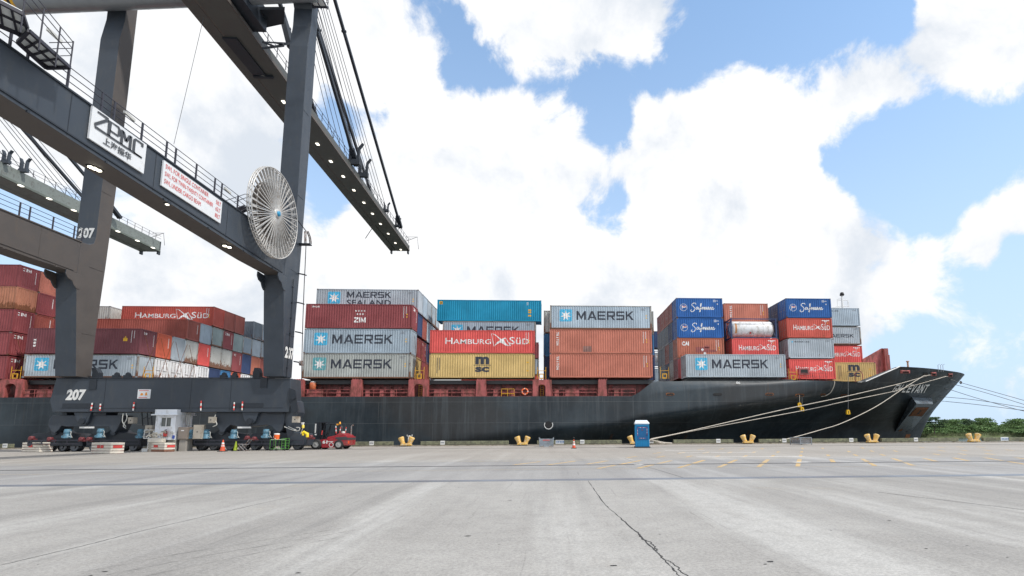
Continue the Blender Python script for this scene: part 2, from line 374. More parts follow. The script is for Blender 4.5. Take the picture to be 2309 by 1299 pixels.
# ------------------------------------------------------------------ water and the far bank
def watermat():
    m = pbr('river_water', (.05, .06, .05), .12, var=.1); t = NT(m.node_tree); b = t.n['Principled BSDF']
    tc = t.node('ShaderNodeTexCoord'); bp = t.node('ShaderNodeBump'); bp.inputs['Strength'].default_value = .4; bp.inputs['Distance'].default_value = .2
    t.put(t.noise(t.map(tc.outputs['Object'], (.5, 1, 1)), .8, 5, .6), bp.inputs['Height']); t.l.new(bp.outputs[0], b.inputs['Normal']); return m
g = MB(); g.add([(-1500, QY+.01, -3.2), (2600, QY+.01, -3.2), (2600, 3000, -3.2), (-1500, 3000, -3.2)], [(0, 1, 2, 3)])
tag(g.build('river_water', watermat()), kind='structure')
g = MB(); bx = [(-200, 268), (150, 262), (230, 258), (320, 266), (480, 262), (900, 275), (900, 900), (-200, 900)]
n = len(bx); g.add([(x, y, -3.3) for x, y in bx]+[(x, y+4, -1.2) for x, y in bx[:6]]+[(900, 900, 1), (-200, 900, 1)],
                   [tuple(range(n, 2*n))]+[(i, i+1, n+i+1, n+i) for i in range(5)])
mGrass = pbr('bank_grass', (.095, .125, .045), .9, var=.35, dirt=(.06, .07, .03), dirt_amt=1., dirt_scale=.3)
tag(g.build('river_bank_land', mGrass), kind='structure')
def leafmat(name, c):
    m = bpy.data.materials.new(name); m.use_nodes = True; t = NT(m.node_tree); b = t.n['Principled BSDF']
    ge = t.node('ShaderNodeNewGeometry'); tc = t.node('ShaderNodeTexCoord'); oi = t.node('ShaderNodeObjectInfo')
    co = t.vm('ADD', tc.outputs['Object'], t.vm('MULTIPLY', (9, 4, 2), oi.outputs['Random']))
    a = t.mix(t.mapr(t.noise(co, .28, 4), .3, .7), col4([x*.5 for x in c]), col4([x*1.35 for x in c]))
    a = t.mix(t.m('MULTIPLY', ge.outputs['Random Per Island'], .5), a, col4((c[0]*1.6, c[1]*1.35, c[2]*1.1)))
    t.put(a, b.inputs['Base Color']); b.inputs['Roughness'].default_value = .7; b.inputs['Specular IOR Level'].default_value = .25
    return m
mLeaf = leafmat('leaves', (.13, .22, .09)); mPine = leafmat('pine_needles', (.09, .15, .085)); mBark = pbr('bark', (.10, .08, .06), .9)
def foliage(mb, lumps, n, size, rnd):
    for _ in range(n):
        (cx, cy, cz, rx, rz) = rnd.choice(lumps)
        while True:
            p = Vector((rnd.uniform(-1, 1), rnd.uniform(-1, 1), rnd.uniform(-1, 1)))
            if .45 < p.length < 1: break
        c = Vector((cx+p.x*rx, cy+p.y*rx, cz+p.z*rz)); s = size*rnd.uniform(.5, 1.25)
        u = Vector((rnd.gauss(0, 1), rnd.gauss(0, 1), rnd.gauss(0, .6))).normalized(); w = u.orthogonal().normalized()
        w = (Matrix.Rotation(rnd.uniform(0, 6.28), 3, u) @ w)
        v = u.cross(w)
        mb.add([c+w*s, c+v*s*.6, c-w*s*.8, c-v*s*.55], [(0, 1, 2, 3)])
def tree(px, ytop, Y, wpx, label, mat, shape, seed):
    rnd = random.Random(seed); base = onY(px, 985, Y); base.z = -1.2; top = onY(px, ytop, Y).z; H = top-base.z; W = wpx/F0*Y*1.05
    e = empty('tree', base, label, 'tree', 'trees standing out on the far bank')
    t = MB(); t.tube([(0, 0, 0), (.1, 0, H*.4), (-.1, .1, H*.8)], [.03*H, .022*H, .006*H], 7)
    for k in range(5):
        a = k*1.3; t.tube([(0, 0, H*(.35+.09*k)), (W*.3*math.cos(a), W*.3*math.sin(a), H*(.5+.09*k))], [.010*H, .003*H], 5)
    t.build('trunk', mBark).parent = e
    if shape == 'flat': L = [(rnd.uniform(-.35, .35)*W, rnd.uniform(-.3, .3)*W, H*f, W*.26, H*.035) for f in (.45, .58, .70, .80, .88, .96) for _ in range(3)]
    else: L = [(rnd.uniform(-.33, .33)*W*(1.25-f), rnd.uniform(-.33, .33)*W, H*f, W*.24, H*.10) for f in (.2, .35, .5, .62, .74, .84, .9) for _ in range(4)]
    c = MB(); foliage(c, L, 2600, .42, rnd); c.build('crown', mat, fix=False).parent = e
tree(2108, 941, 250, 46, 'flat-topped dark pine showing right beside the ship bow', mPine, 'flat', 1)
tree(2184, 944, 292, 26, 'narrow pointed tree poking above the middle of the wood', mPine, 'dome', 2)
tree(2222, 942, 285, 46, 'tall dome-crowned tree standing highest in the far wood', mLeaf, 'dome', 3)
tree(2300, 944, 280, 60, 'broad leafy tree at the far right end of the wood', mLeaf, 'dome', 5)
tree(2150, 945, 275, 60, 'wide round-topped tree right of the flat-topped pine', mLeaf, 'dome', 6)
wood = MB(); rnd = random.Random(11)
SKYL = [(2010, 950), (2105, 946), (2115, 951), (2130, 944), (2160, 945), (2175, 951), (2185, 946), (2200, 952), (2212, 944), (2230, 944), (2244, 950), (2256, 958), (2270, 952), (2290, 946), (2309, 944), (2400, 950)]
px = 2010.
while px < 2440:      # crowns crowding together, each a dome of leaf clumps
    px += rnd.uniform(5, 11); Y = rnd.choice((262, 266, 272, 282, 294, 300)); f = (Y-262)/38; yt = pl(SKYL, px)+rnd.uniform(1, 4)+(1-f)*rnd.uniform(8, 20)
    b = onY(px, 985, Y); H = onY(px, yt, Y).z+1.2; W = rnd.uniform(4, 7.5); L = []
    for _ in range(16):
        a, e_ = rnd.uniform(0, 6.28), rnd.uniform(.05, 1.0); L.append((b.x+W*.75*math.cos(a)*math.cos(e_), Y+W*.75*math.sin(a)*math.cos(e_), -1.2+H*(.30+.58*math.sin(e_)), W*rnd.uniform(.22, .36), H*rnd.uniform(.09, .15)))
    foliage(wood, L+[(b.x, Y, -1.2+H*.3, W, H*.3)]*3, 1500, .5, rnd)
tag(wood.build('riverside_wood', mLeaf, fix=False), 'dense green wood along the far bank across the water', 'wood', kind='stuff')
gr = MB()
for k in range(2600):
    x = rnd.uniform(150, 420); y = rnd.uniform(259, 266); h = rnd.uniform(.6, 1.6); a = rnd.uniform(-.4, .4)
    gr.add([(x-.35, y, -2.2), (x+.35, y, -2.2), (x+a, y, -2.2+h+.6)], [(0, 1, 2)])
tag(gr.build('marsh_grass', mGrass, fix=False), 'low green marsh grass along the waterline of the far bank', 'grass', kind='stuff')

# ------------------------------------------------------------------ the ship
HY, CL = 61.6, 77.7
XS0, XS1 = 53.9, 62.4            # stem at the water and at the top
ZW = -3.3
def smooth(x): x = max(0., min(1., x)); return x*x*(3-2*x)
FL = [(0, 0), (.1, .05), (.18, .10), (.26, .24), (.35, .42), (.45, .58), (.58, .74), (.75, .89), (1, 1)]
def lam_curve(lam):              # one level of the flare: where its taper starts, its stem, how pointed it is
    return 31-59*pl(FL, lam), XS1+(XS0-XS1)*lam**.8, smooth(lam/.75)
def hullY(X, lam):
    a, b, w = lam_curve(lam); a = 31-59*pl(FL, lam**(1+.9*smooth((X-36)/10))); u = max(0., min(1., (X-a)/(b-a)))
    return HY+(CL-HY)*((1-w)*(1-math.sqrt(max(0, 1-u*u)))+w*u**1.5)
def edgeY(X): return hullY(X, 0)
def hit_edge(x, y):              # where the ray of a seen point meets the vertical sheet under the deck edge
    lo, hi = 20., 300.
    f = lambda t: (lambda p: p.y-edgeY(p.x))(ray(x, y)*t)
    for _ in range(60):
        mid = (lo+hi)/2
        if f(mid) < 0: lo = mid
        else: hi = mid
    p = ray(x, y)*lo; p.z += CAMH; return p
TOP = [(-130, 5.38), (9.83, 5.45), (12.2, 7.22)]
for q in ((1640, 858), (1800, 858), (1890, 859), (1955, 862)): p = hit_edge(*q); TOP.append((p.x, p.z))
for q in ((1957, 860), (1990, 845), (2031, 826.5), (2075, 828), (2120, 831.5), (2150, 835)): p = hit_edge(*q); TOP.append((p.x, p.z))
TOP.append((XS1, TOP[-1][1]))
ZREF = [(-130, 5.2), (9.0, 5.2), (13.5, 6.1), (21, 6.65), (29, 7.05), (34, 7.6), (40, 8.9), (46, 10.2), (64, 10.4)]
def zref(X): return max(pl(ZREF, X), pl(TOP, X)) if X > 31 else pl(ZREF, X)
def lam_at(X, z): r = zref(X); return max(0., min(1., (r-z)/(r-ZW)))
def sideY(X, z): return hullY(X, lam_at(X, z))
def hull_mesh():
    mb = MB(); Xs = [-130, -100, -80, -60, -45, -36]+[-28+i*.8 for i in range(105)]+[56.0+i*.25 for i in range(15)]+[59.8+i*.1 for i in range(26)]+[XS1-.04, XS1]
    ts = [0, .03, .06, .1, .14, .18, .22, .26, .3, .35, .4, .45, .52, .58, .66, .75, .88, 1.]
    st = []
    for X in Xs:
        zt = pl(TOP, X); zr = zref(X); z0 = min(zt-.01, zr); tum = .55*max(0, min(1, (X-11)/2, (31-X)/6))
        col = [(X, hullY(X, lam_at(X, z0))+tum, zt)]
        for t in ts:
            z = z0+(ZW-z0)*t; l = (zr-z)/(zr-ZW); b = lam_curve(l)[1]
            xx = X if X < -28 else -28+(X+28)*(b+28)/(XS1+28)
            col.append((xx, hullY(xx, l), z))
        st.append(col)
    n = len(st[0]); vs = [v for c in st for v in c]
    fs = [(i*n+j, (i+1)*n+j, (i+1)*n+j+1, i*n+j+1) for i in range(len(st)-1) for j in range(n-1)]
    far = [(x, 2*CL-y+.001, z) for x, y, z in vs]
    mb.add(vs, fs, 0, True); mb.add(far, [f[::-1] for f in fs], 0, True)
    mb.add([st[0][0], st[0][-1], (st[0][-1][0], 2*CL-HY, ZW), (st[0][0][0], 2*CL-HY, st[0][0][2])], [(0, 1, 2, 3)])
    return mb, vs, fs
mb, hv_, hf_ = hull_mesh()
BV = BVHTree.FromPolygons([Vector(v) for v in hv_], hf_)
def hull_at(x, y, off=.03):
    d = ray(x, y).normalized(); h = BV.ray_cast(Vector((0, 0, CAMH)), d)
    if h[0] is None: return None
    nn = h[1] if h[1].dot(d) < 0 else -h[1]
    return h[0]+nn*off
def hullmat():
    m = bpy.data.materials.new('hull_paint'); m.use_nodes = True; t = NT(m.node_tree); b = t.n['Principled BSDF']
    tc = t.node('ShaderNodeTexCoord'); co = tc.outputs['Object']; sp = t.node('ShaderNodeSeparateXYZ'); t.l.new(co, sp.inputs[0])
    c = t.mix(t.mapr(t.noise(t.map(co, (1, 1, .7)), .22, 6, .65), .3, .7), col4((.015, .022, .029)), col4((.046, .062, .074)))
    c = t.mix(t.m('MULTIPLY', t.mapr(t.noise(t.map(co, (.6, 1, 1)), .11, 4, .6), .48, .62), .6), c, col4((.040, .037, .035)))
    s = t.noise(t.map(co, (2.2, 1, .12)), .9, 6, .66)
    c = t.mix(t.m('MULTIPLY', t.mapr(s, .48, .68), .6), c, col4((.072, .084, .092)))
    g2 = t.noise(t.map(co, (.25, 1, 1.2)), .9, 8, .75)
    c = t.mix(t.m('MULTIPLY', t.mapr(g2, .62, .74), .5), c, col4((.085, .092, .098)))
    ru = t.noise(t.map(co, (1.6, 1, .25)), 1.1, 8, .72)
    top = t.mapr(sp.outputs[2], 3.5, 5.4, 0, .07)
    c = t.mix(t.m('MULTIPLY', t.mapr(t.m('ADD', ru, top), .70, .78), .6), c, col4((.11, .06, .035)))
    rs = t.noise(t.map(co, (3.5, 1, .07)), 1.2, 5, .7); c = t.mix(t.m('MULTIPLY', t.mapr(rs, .60, .70), .5), c, col4((.085, .066, .05)))
    sc = t.noise(t.map(co, (.9, 1, 2.2)), 1.7, 7, .8)
    mid = t.m('MULTIPLY', t.mapr(sp.outputs[2], 1.6, 2.6), t.mapr(sp.outputs[2], 5.2, 4.2))
    c = t.mix(t.m('MULTIPLY', t.m('MULTIPLY', t.mapr(sc, .72, .76), mid), .7), c, col4((.24, .20, .16)))
    # plate seams: shallow weld lines
    bk = t.node('ShaderNodeTexBrick'); bk.offset = .37; xz = t.node('ShaderNodeCombineXYZ'); t.l.new(sp.outputs[0], xz.inputs[0]); t.l.new(sp.outputs[2], xz.inputs[1])
    t.l.new(xz.outputs[0], bk.inputs[0]); bk.inputs['Scale'].default_value = .35; bk.inputs['Brick Width'].default_value = 3.4; bk.inputs['Row Height'].default_value = .84
    bk.inputs['Mortar Size'].default_value = .010; bk.inputs['Mortar Smooth'].default_value = .3
    c = t.mix(t.m('MULTIPLY', bk.outputs['Fac'], .45), c, col4((.12, .13, .135)))
    t.put(c, b.inputs['Base Color']); t.put(t.mapr(g2, .3, .7, .28, .5), b.inputs['Roughness']); b.inputs['Specular IOR Level'].default_value = .45
    bp = t.node('ShaderNodeBump'); bp.inputs['Strength'].default_value = .5; bp.inputs['Distance'].default_value = .03
    t.put(t.m('ADD', t.noise(t.map(co, (.5, 1, .8)), .6, 3), t.m('MULTIPLY', bk.outputs['Fac'], .5)), bp.inputs['Height']); t.l.new(bp.outputs[0], b.inputs['Normal'])
    return m
mHull = hullmat()
mRed = pbr('deck_red_oxide', (.42, .11, .105), .6, var=.2, dirt=(.15, .05, .035), dirt_amt=.9, streak=.8)
mRedD = pbr('coaming_red', (.25, .065, .062), .65, var=.25, dirt=(.07, .035, .03), dirt_amt=1., streak=.8)
mYel = pbr('yellow_paint', (.72, .38, .02), .5, var=.1, dirt=(.3, .16, .05), dirt_amt=.6)
mWhite = pbr('white_paint', (.78, .78, .77), .45, var=.05, dirt=(.5, .45, .38), dirt_amt=.5, streak=.8)
mBlack = pbr('black_rubber', (.015, .015, .016), .6)
mRust = pbr('rusty_steel', (.30, .115, .04), .85, var=.35, dirt=(.10, .035, .015), dirt_amt=1., dirt_scale=3)
mDeckL = pbr('letter_white', (.75, .75, .73), .5)
ship = empty('container_ship', (0, CL, -3.2), 'long black-hulled container ship moored along the quay', 'ship')
mb.build('hull', mHull, ship)
dk = MB()      # main deck, fore deck and forecastle deck
dk.box(-129.5, 11, HY+.15, 2*CL-HY-.15, 5.0, 5.08)
P = [(11, 0)]+[(x, 0) for x in range(14, 60, 2)]
vs = [(x, sideY(x, pl(TOP, x)-.9)+.7, pl(TOP, x)-.9) for x, _ in P]; vs2 = [(x, 2*CL-y, z) for x, y, z in vs]; n = len(vs)
dk.add(vs+vs2, [(i, i+1, n+i+1, n+i) for i in range(n-1)])
dk.build('deck', mRedD, ship)
co = MB(); co.box(-128, 12.4, 63.3, 2*CL-63.3, 5.1, 6.95); co.build('hatch_coaming', mRedD, ship)
hc = MB()
for x0, x1 in ((-72.6, -60.2), (-58.6, -46.3), (-44.3, -32), (-28.4, -16.0), (-14.1, -1.7), (-.1, 12.3)): hc.box(x0, x1, 62.7, 2*CL-62.7, 6.96, 7.42)
for x0, x1 in ((16.2, 29.5), (30.6, 46.2)): hc.box(x0, x1, 62.6 if x0 < 20 else 66, 2*CL-66, 7.0, 7.5)
hc.build('hatch_cover', pbr('hatch_grey', (.07, .075, .08), .7), ship)
def arch(x0, x1, a, b, z0, z1):
    """stanchion with an arched walk-through"""
    m = MB(); h = z0+(z1-z0)*.62; c = (a+b)/2; r = (b-a)/2; arc = [(c+r*math.cos(math.pi*i/8), h+r*.8*math.sin(math.pi*i/8)) for i in range(9)]
    poly = [(x0, z0), (x0, z1), (x1, z1), (x1, z0), (b, z0)]+arc+[(a, z0)]
    m.prism(poly, 61.75, 62.35); 
    for i in range(int((x1-x0)/.28)): m.box(x0+.1+i*.28, x0+.2+i*.28, 61.8, 62.3, z1+.002, z1+.10)
    return m
for x0, x1, a, b in ((-60.5, -58.09, -59.93, -58.78), (-16.23, -13.98, -15.58, -14.58), (-2.01, .2, -1.35, -.52), (-46.4, -43.9, -45.7, -44.6), (-31.4, -28.0, -30.6, -29.0)):
    arch(x0, x1, a, b, 5.09, 7.38).build('stanchion', mRed, ship)
for x0, x1 in ((-53.2, -51.9), (-38.8, -37.5), (-22.74, -21.45), (-8.59, -7.37), (5.58, 6.67), (-67, -65.8)):
    m = MB(); m.prism([(x0, 5.09), (x0+.08, 7.38), (x1-.08, 7.38), (x1, 5.09)], 61.75, 62.35)
    for i in range(4): m.box(x0+.15+i*.28, x0+.27+i*.28, 61.8, 62.3, 7.382, 7.50)
    m.build('stanchion', mRed, ship)
# rails, weather panels and coaming stays between the stanchions
SP = [(-65.7, -60.6), (-58, -53.3), (-51.8, -46.5), (-43.8, -38.9), (-37.4, -31.5), (-27.9, -22.8), (-21.4, -16.3), (-13.9, -8.7), (-7.3, -2.1), (.3, 5.5), (6.8, 10)]
rnd = random.Random(5)
for i, (a, b) in enumerate(SP):
    m = MB(); zt = 6.28
    for z in (5.46, 5.87, zt): m.tube([(a, 61.83, z), (b, 61.83, z)], .028, 5)
    k = max(2, round((b-a)/1.3))
    for j in range(k+1): m.tube([(a+(b-a)*j/k, 61.83, 5.08), (a+(b-a)*j/k, 61.83, zt)], .03, 5)
    m.build('railing', mRed, ship)
    x = a+.1+rnd.uniform(0, .8)
    while x < b-1.4:
        w = rnd.choice((.45, .5, 1.6)); m = MB(); m.box(x, min(x+w, b-.1), 61.86, 61.90, 5.2, 6.24)
        if w > 1: m.box(x+.05, x+w-.05, 61.845, 61.862, 5.7, 5.74)
        m.build('weather_panel', mRed, ship); x += w+rnd.choice((.75, 1.1, 1.5))
    x = a+.6
    while x < b-.9:
        m = MB(); m.prism([(x, 6.15), (x, 6.7), (x+.95, 6.7), (x+.95, 6.15)], 63.05, 63.297); m.box(x+.05, x+.9, 62.98, 63.048, 6.2, 6.65); m.build('coaming_box', mRedD, ship)
        x += rnd.choice((1.15, 1.3, 2.1))
m = MB(); [m.box(a, b, 62.9, 62.95, 5.95, 6.1) for a, b in SP[:-1]]; m.build('pipe_shelf', mRed, ship)
# yellow platforms and ladders between the bays
for x in (-59.3, -45.2, -15.1, -1.0, 13.6, 30.0):
    m = MB(); zb = 7.52 if x < 10 else 7.55; Yp = 62.0 if x < 20 else 63.6
    m.box(x-.28, x+.28, Yp, Yp+.08, zb, zb+.12); m.box(x-.28, x-.19, Yp, Yp+.08, zb+.12, zb+.5); m.box(x+.19, x+.28, Yp, Yp+.08, zb+.12, zb+.5); m.box(x-.28, x+.28, Yp, Yp+.08, zb+.5, zb+.6)
    for s in (-.5, .5): m.tube([(x+s, Yp+.1, zb), (x+s, Yp+.1, zb+1.4)], .035, 5)
    m.tube([(x-.5, Yp+.1, zb+.95), (x+.5, Yp+.1, zb+.95)], .03, 5)
    m.build('lashing_platform', mYel, ship)
m = MB()
for x in (-15.05, -.95):
    for s in (-.18, .18): m.tube([(x+s, 62.6, 5.1), (x+s, 62.6, 7.3)], .025, 5)
    for k in range(8): m.tube([(x-.18, 62.6, 5.3+k*.25), (x+.18, 62.6, 5.3+k*.25)], .02, 5)
m.build('ladder', mYel, ship)
m = MB(); z0 = 5.15
for x in (-5.6, -4.9, -4.15): m.tube([(x, 61.7, z0), (x, 61.7, 6.3)], .035, 5)
for z in (z0, 5.75, 6.3): m.tube([(-5.6, 61.7, z), (-4.15, 61.7, z)], .035, 5)
m.build('gate', mYel, ship)
m = None
for x in (-60.0, -46.1, -15.9):      # lashing rods crossing over the ends of the outer stacks
    for k in range(4):
        y = 62.2+2.5*k
        for a, b in (((y, 7.5), (y+2.1, 12.6)), ((y+2.1, 7.5), (y, 12.6))):
            m = MB(); m.tube([(x+.12, a[0], a[1]), (x+.05, b[0], b[1])], .022, 5); m.tube([(x+.13, a[0]+(b[0]-a[0])*.02, a[1]), (x+.12, a[0]+(b[0]-a[0])*.2, a[1]+1.0)], .05, 6); m.build('lashing_rod', mRust, ship)
# forward gear: wave breaker, mast, small fittings
wb = MB(); A = [onY(x, y, 70) for x, y in ((1946, 810), (1975, 798.5), (1993, 785), (2001, 795), (2004, 845), (1948, 850))]
wb.prism([(A[0].x, A[0].z), (A[2].x-.2, A[2].z), (A[2].x+.5, A[3].z), (A[4].x, 7.0), (A[5].x, 7.0)], 70, 70.35)
for x in (A[1].x, A[2].x-.1): wb.prism([(70.35, 7), (70.35, A[1].z), (73.5, 7)], x-.08, x+.08, 'x')
wb.box(A[2].x-.25, A[2].x+.3, 69.55, 69.998, 7.0, A[2].z-.1); wb.box(A[3].x-.5, A[3].x-.05, 69.5, 69.998, 7.0, A[3].z-.4)
for z in (8.2, 9.6, 11.0): wb.box(A[2].x+.302, A[3].x-.502, 69.7, 69.998, z, z+.12)
wb.build('wave_breaker', mRed, ship)
ms = MB(); q = onY(1898, 667, 80)
ms.tube([(q.x, 80, 7), (q.x, 80, q.z)], [.5, .12], 8); ms.lathe([(.25, 0), (.35, .1), (.25, .5), (0, .6)], (q.x+.05, 80, q.z), n=10, m=1)
for dz, w in ((-.7, 1.3), (-1.7, 1.6)): ms.tube([(q.x-w*.6, 80, q.z+dz), (q.x+w*.7, 80, q.z+dz)], .05, 5)
ms.tube([(q.x-.8, 80, q.z-1.7), (q.x-.8, 80, q.z-.5), (q.x, 80, q.z-.5)], .04, 5); ms.tube([(q.x+.95, 80, q.z-1.7), (q.x+.95, 80, q.z-.8)], .07, 5)
ms.box(q.x-.45, q.x+.35, 79.6, 80.4, q.z-2.7, q.z-2.2, 1); ms.prism([(q.x-2, q.z-2), (q.x-.4, q.z-1.7), (q.x-.4, q.z-3.2), (q.x-2, q.z-3.2)], 79.9, 80.1)
ms.build('mast', [mWhite, mBlack], ship)
m = MB(); q = hit_edge(2096, 828); m.tube([(q.x, q.y+4, q.z-1.2), (q.x, q.y+4, q.z+1.2)], .12, 7); m.lathe([(.2, 0), (.2, .12), (0, .16)], (q.x, q.y+4, q.z+1.2), n=10); m.build('vent_post', pbr('buff_paint', (.45, .3, .2), .6), ship)
m = MB(); xa_, xb_ = TOP[-7][0], TOP[-5][0]; pts = [Vector((x, sideY(x, pl(TOP, x)), pl(TOP, x)+.03)) for x in [xa_+(xb_-xa_)*k/8 for k in range(9)]]; m.tube(pts, .07, 6); m.build('bulwark_cap', mWhite, ship)
m = MB()
for x in (2122, 2128, 2133): q = hit_edge(x, 832); m.tube([(q.x, q.y+.5, q.z-.3), (q.x, q.y+.5, q.z+.55), (q.x+.25, q.y+.5, q.z+.7)], .03, 5)
m.build('fore_rail', pbr('fore_rail_grey', (.3, .31, .32), .5), ship)
def px_patch(poly, off, name, mat, n=8):
    """flat mark on the plating, given by its outline as seen; fan-subdivided so that it follows the plates"""
    mb = MB(); pts = []
    for (a, b), (c, d) in zip(poly, poly[1:]+poly[:1]): pts += [(a+(c-a)*k/n, b+(d-b)*k/n) for k in range(n)]
    cx = sum(p[0] for p in pts)/len(pts); cy = sum(p[1] for p in pts)/len(pts)
    R1 = [hull_at(cx+(x-cx)*.5, cy+(y-cy)*.5, off) for x, y in pts]; R2 = [hull_at(x, y, off) for x, y in pts]; c = hull_at(cx, cy, off); k = len(pts)
    mb.add([c]+R1+R2, [(0, 1+i, 1+(i+1) % k) for i in range(k)]+[(1+i, 1+k+i, 1+k+(i+1) % k, 1+(i+1) % k) for i in range(k)])
    return mb.build(name, mat, ship)
# chocks in the bulwark, with red frames
for cx, cy, w, h in ((2040, 838, 22, 7), (2104, 843, 12, 9), (2142, 845.5, 10, 8)):
    m = MB(); P4 = [hull_at(cx+sx*w/2, cy+sy*h/2, .08) for sx, sy in ((-1, -1), (1, -1), (1, 1), (-1, 1))]; I4 = [hull_at(cx+sx*w*.32, cy+sy*h*.25, .16) for sx, sy in ((-1, -1), (1, -1), (1, 1), (-1, 1))]
    m.add(P4+I4, [(i, (i+1) % 4, 4+(i+1) % 4, 4+i) for i in range(4)]); m.add([p+Vector((0, .12, 0)) for p in I4], [(0, 1, 2, 3)], 1)
    m.build('chock', [mRed, mBlack], ship)
m = MB(); P4 = [hull_at(2086+sx*5, 845+sy*5, .08) for sx, sy in ((-1, -1), (1, -1), (1, 1), (-1, 1))]; m.add(P4, [(0, 1, 2, 3)]); m.build('chock', mBlack, ship)
for x, y, w, mt in ((1511, 889, 10, mRust), (1618, 889.5, 11, mBlack), (1735, 889, 10, mRust), (1803, 891, 11, mRust), (1856, 890.5, 6, mRust), (1903, 892, 8, mRust)):
    px_patch([(x-w, y), (x-w*.75, y-3), (x+w*.75, y-3), (x+w, y), (x+w*.75, y+3), (x-w*.75, y+3)], .03, 'mooring_port', mt, 3)
    px_patch([(x-w*.8, y+.6), (x-w*.6, y-1.6), (x+w*.6, y-1.6), (x+w*.8, y+.6), (x+w*.6, y+2), (x-w*.6, y+2)], .05, 'port_opening', mBlack, 3)
# discharge hole with its painted ring, rust runs
c = hull_at(1237, 958, .05); m = MB(); A = [R_(150)+R_(240)*i/20 for i in range(21)]
m.add([(c.x+r*math.cos(a), c.y, c.z+r*math.sin(a)) for r in (.52, .43) for a in A], [(i, i+1, 22+i, 21+i) for i in range(20)]); m.build('discharge_ring', mDeckL, ship)
m = MB(); m.disc((c.x, c.y-.01, c.z), .41, 'y', 20); m.build('discharge_hole', mBlack, ship)
mRun = pbr('rust_run', (.10, .055, .035), .7, var=.4, dirt=(.04, .03, .028), dirt_amt=1.2, dirt_scale=2)
for poly in ([(1378, 978), (1383, 978), (1378, 994), (1371, 994)], [(1548, 980), (1551, 980), (1543, 993), (1539, 993)], [(1688, 971), (1692, 971), (1683, 985), (1679, 985)], [(2043, 979), (2053, 979), (2050, 988), (2040, 988)]):
    px_patch(poly, .03, 'rust_stain', mRun if poly[0][0] < 2000 else mRust, 3)
# anchor pocket: a wedge standing out of the flare, with the anchor in its face
TL, TR, BR, BL = (hull_at(x, y, 0) for x, y in ((2056, 895.5), (2100.5, 897.3), (2053.5, 974), (2018, 974)))
OL = Vector(ray(2067, 910.3)); OR = Vector(ray(2104, 911.2))
OL = OL*((TL.y-1.55)/OL.y)+Vector((0, 0, CAMH)); OR = OR*((TR.y-1.95)/OR.y)+Vector((0, 0, CAMH))
m = MB(); m.add([TL, TR, OR, OL, BL, BR], [(0, 1, 2, 3), (3, 2, 5, 4), (0, 3, 4), (1, 5, 2)]); pocket = m.build('anchor_pocket', pbr('pocket_paint', (.13, .16, .19), .3, var=.3, dirt=(.12, .07, .05), dirt_amt=.5), ship)
nrm = (OR-OL).cross(BL-OL).normalized(); nrm = nrm if nrm.y < 0 else -nrm
def onface(u, v, o): return OL.lerp(OR, u).lerp(BL.lerp(BR, u), v)+nrm*o
m = MB(); m.add([onface(*p, .03) for p in ((.06, .10), (.92, .10), (.93, .42), (.06, .42))], [(0, 1, 2, 3)], 1)
m.add([onface(*p, .10) for p in ((.16, .13), (.86, .13), (.84, .38), (.14, .38))]+[onface(*p, .03) for p in ((.12, .11), (.90, .11), (.88, .41), (.10, .41))], [(0, 1, 2, 3), (0, 1, 5, 4), (1, 2, 6, 5), (2, 3, 7, 6), (3, 0, 4, 7)], 0)
m.add([onface(*p, .12) for p in ((.44, .18), (.54, .18), (.52, .33), (.42, .33))], [(0, 1, 2, 3)], 1)
m.build('anchor', [mRust, mBlack], pocket)
m = MB(); m.add([onface(*p, .02) for p in ((.18, .43), (.78, .43), (.72, .52), (.52, .72), (.34, .97), (.16, .97), (.40, .62), (.2, .5))], [tuple(range(8))]); m.build('rust_stain', mRust, pocket)
# ------------------------------------------------------------------ lettering
_tc = {}
def text_mesh(s, bold=0., caps=False, shear=0., space=1.):
    """outline of a word as (verts, faces), scaled to the unit box"""
    k = (s, bold, caps, shear, space)
    if k in _tc: return _tc[k]
    cu = bpy.data.curves.new('lettering', 'FONT'); cu.body = s; cu.size = 1; cu.offset = bold; cu.resolution_u = 3; cu.shear = shear; cu.space_character = space
    if caps:
        cu.small_caps_scale = .78
        for i, ch in enumerate(s):
            if ch.islower(): cu.body_format[i].use_small_caps = True
    o = bpy.data.objects.new('lettering', cu); COL.objects.link(o); dg = bpy.context.evaluated_depsgraph_get(); dg.update()
    me = o.evaluated_get(dg).to_mesh(); V = [tuple(v.co) for v in me.vertices]; Fc = [tuple(p.vertices) for p in me.polygons]
    o.evaluated_get(dg).to_mesh_clear(); bpy.data.objects.remove(o); bpy.data.curves.remove(cu)
    x0, x1 = min(v[0] for v in V), max(v[0] for v in V); y0, y1 = min(v[1] for v in V), max(v[1] for v in V)
    V = [((v[0]-x0)/(x1-x0), (v[1]-y0)/(y1-y0)) for v in V]; _tc[k] = (V, Fc); return _tc[k]
def stroke(lines, w, w0=None):
    """thick polylines -> (verts, faces) in their own units"""
    V, Fc = [], []
    for pts in lines:
        pts = [Vector(p) for p in pts]; o = len(V)
        for i, p in enumerate(pts):
            d = (pts[min(i+1, len(pts)-1)]-pts[max(i-1, 0)]).normalized(); a = pts[i]-pts[i-1] if i else d; b = pts[i+1]-pts[i] if i < len(pts)-1 else d
            c = max(.5, math.sqrt(max(.01, (1+a.normalized().dot(b.normalized()))/2))); n = Vector((-d.y, d.x))*w/2/c
            V += [tuple(p+n), tuple(p-n)]
        Fc += [(o+2*i, o+2*i+1, o+2*i+3, o+2*i+2) for i in range(len(pts)-1)]
    return V, Fc
def cat(*ps):
    V, Fc = [], []
    for v, f in ps: o = len(V); V += list(v); Fc += [tuple(o+i for i in q) for q in f]
    return V, Fc
def fit(p, x, y, w, h): return [(x+a*w, y+b*h) for a, b in p[0]], p[1]
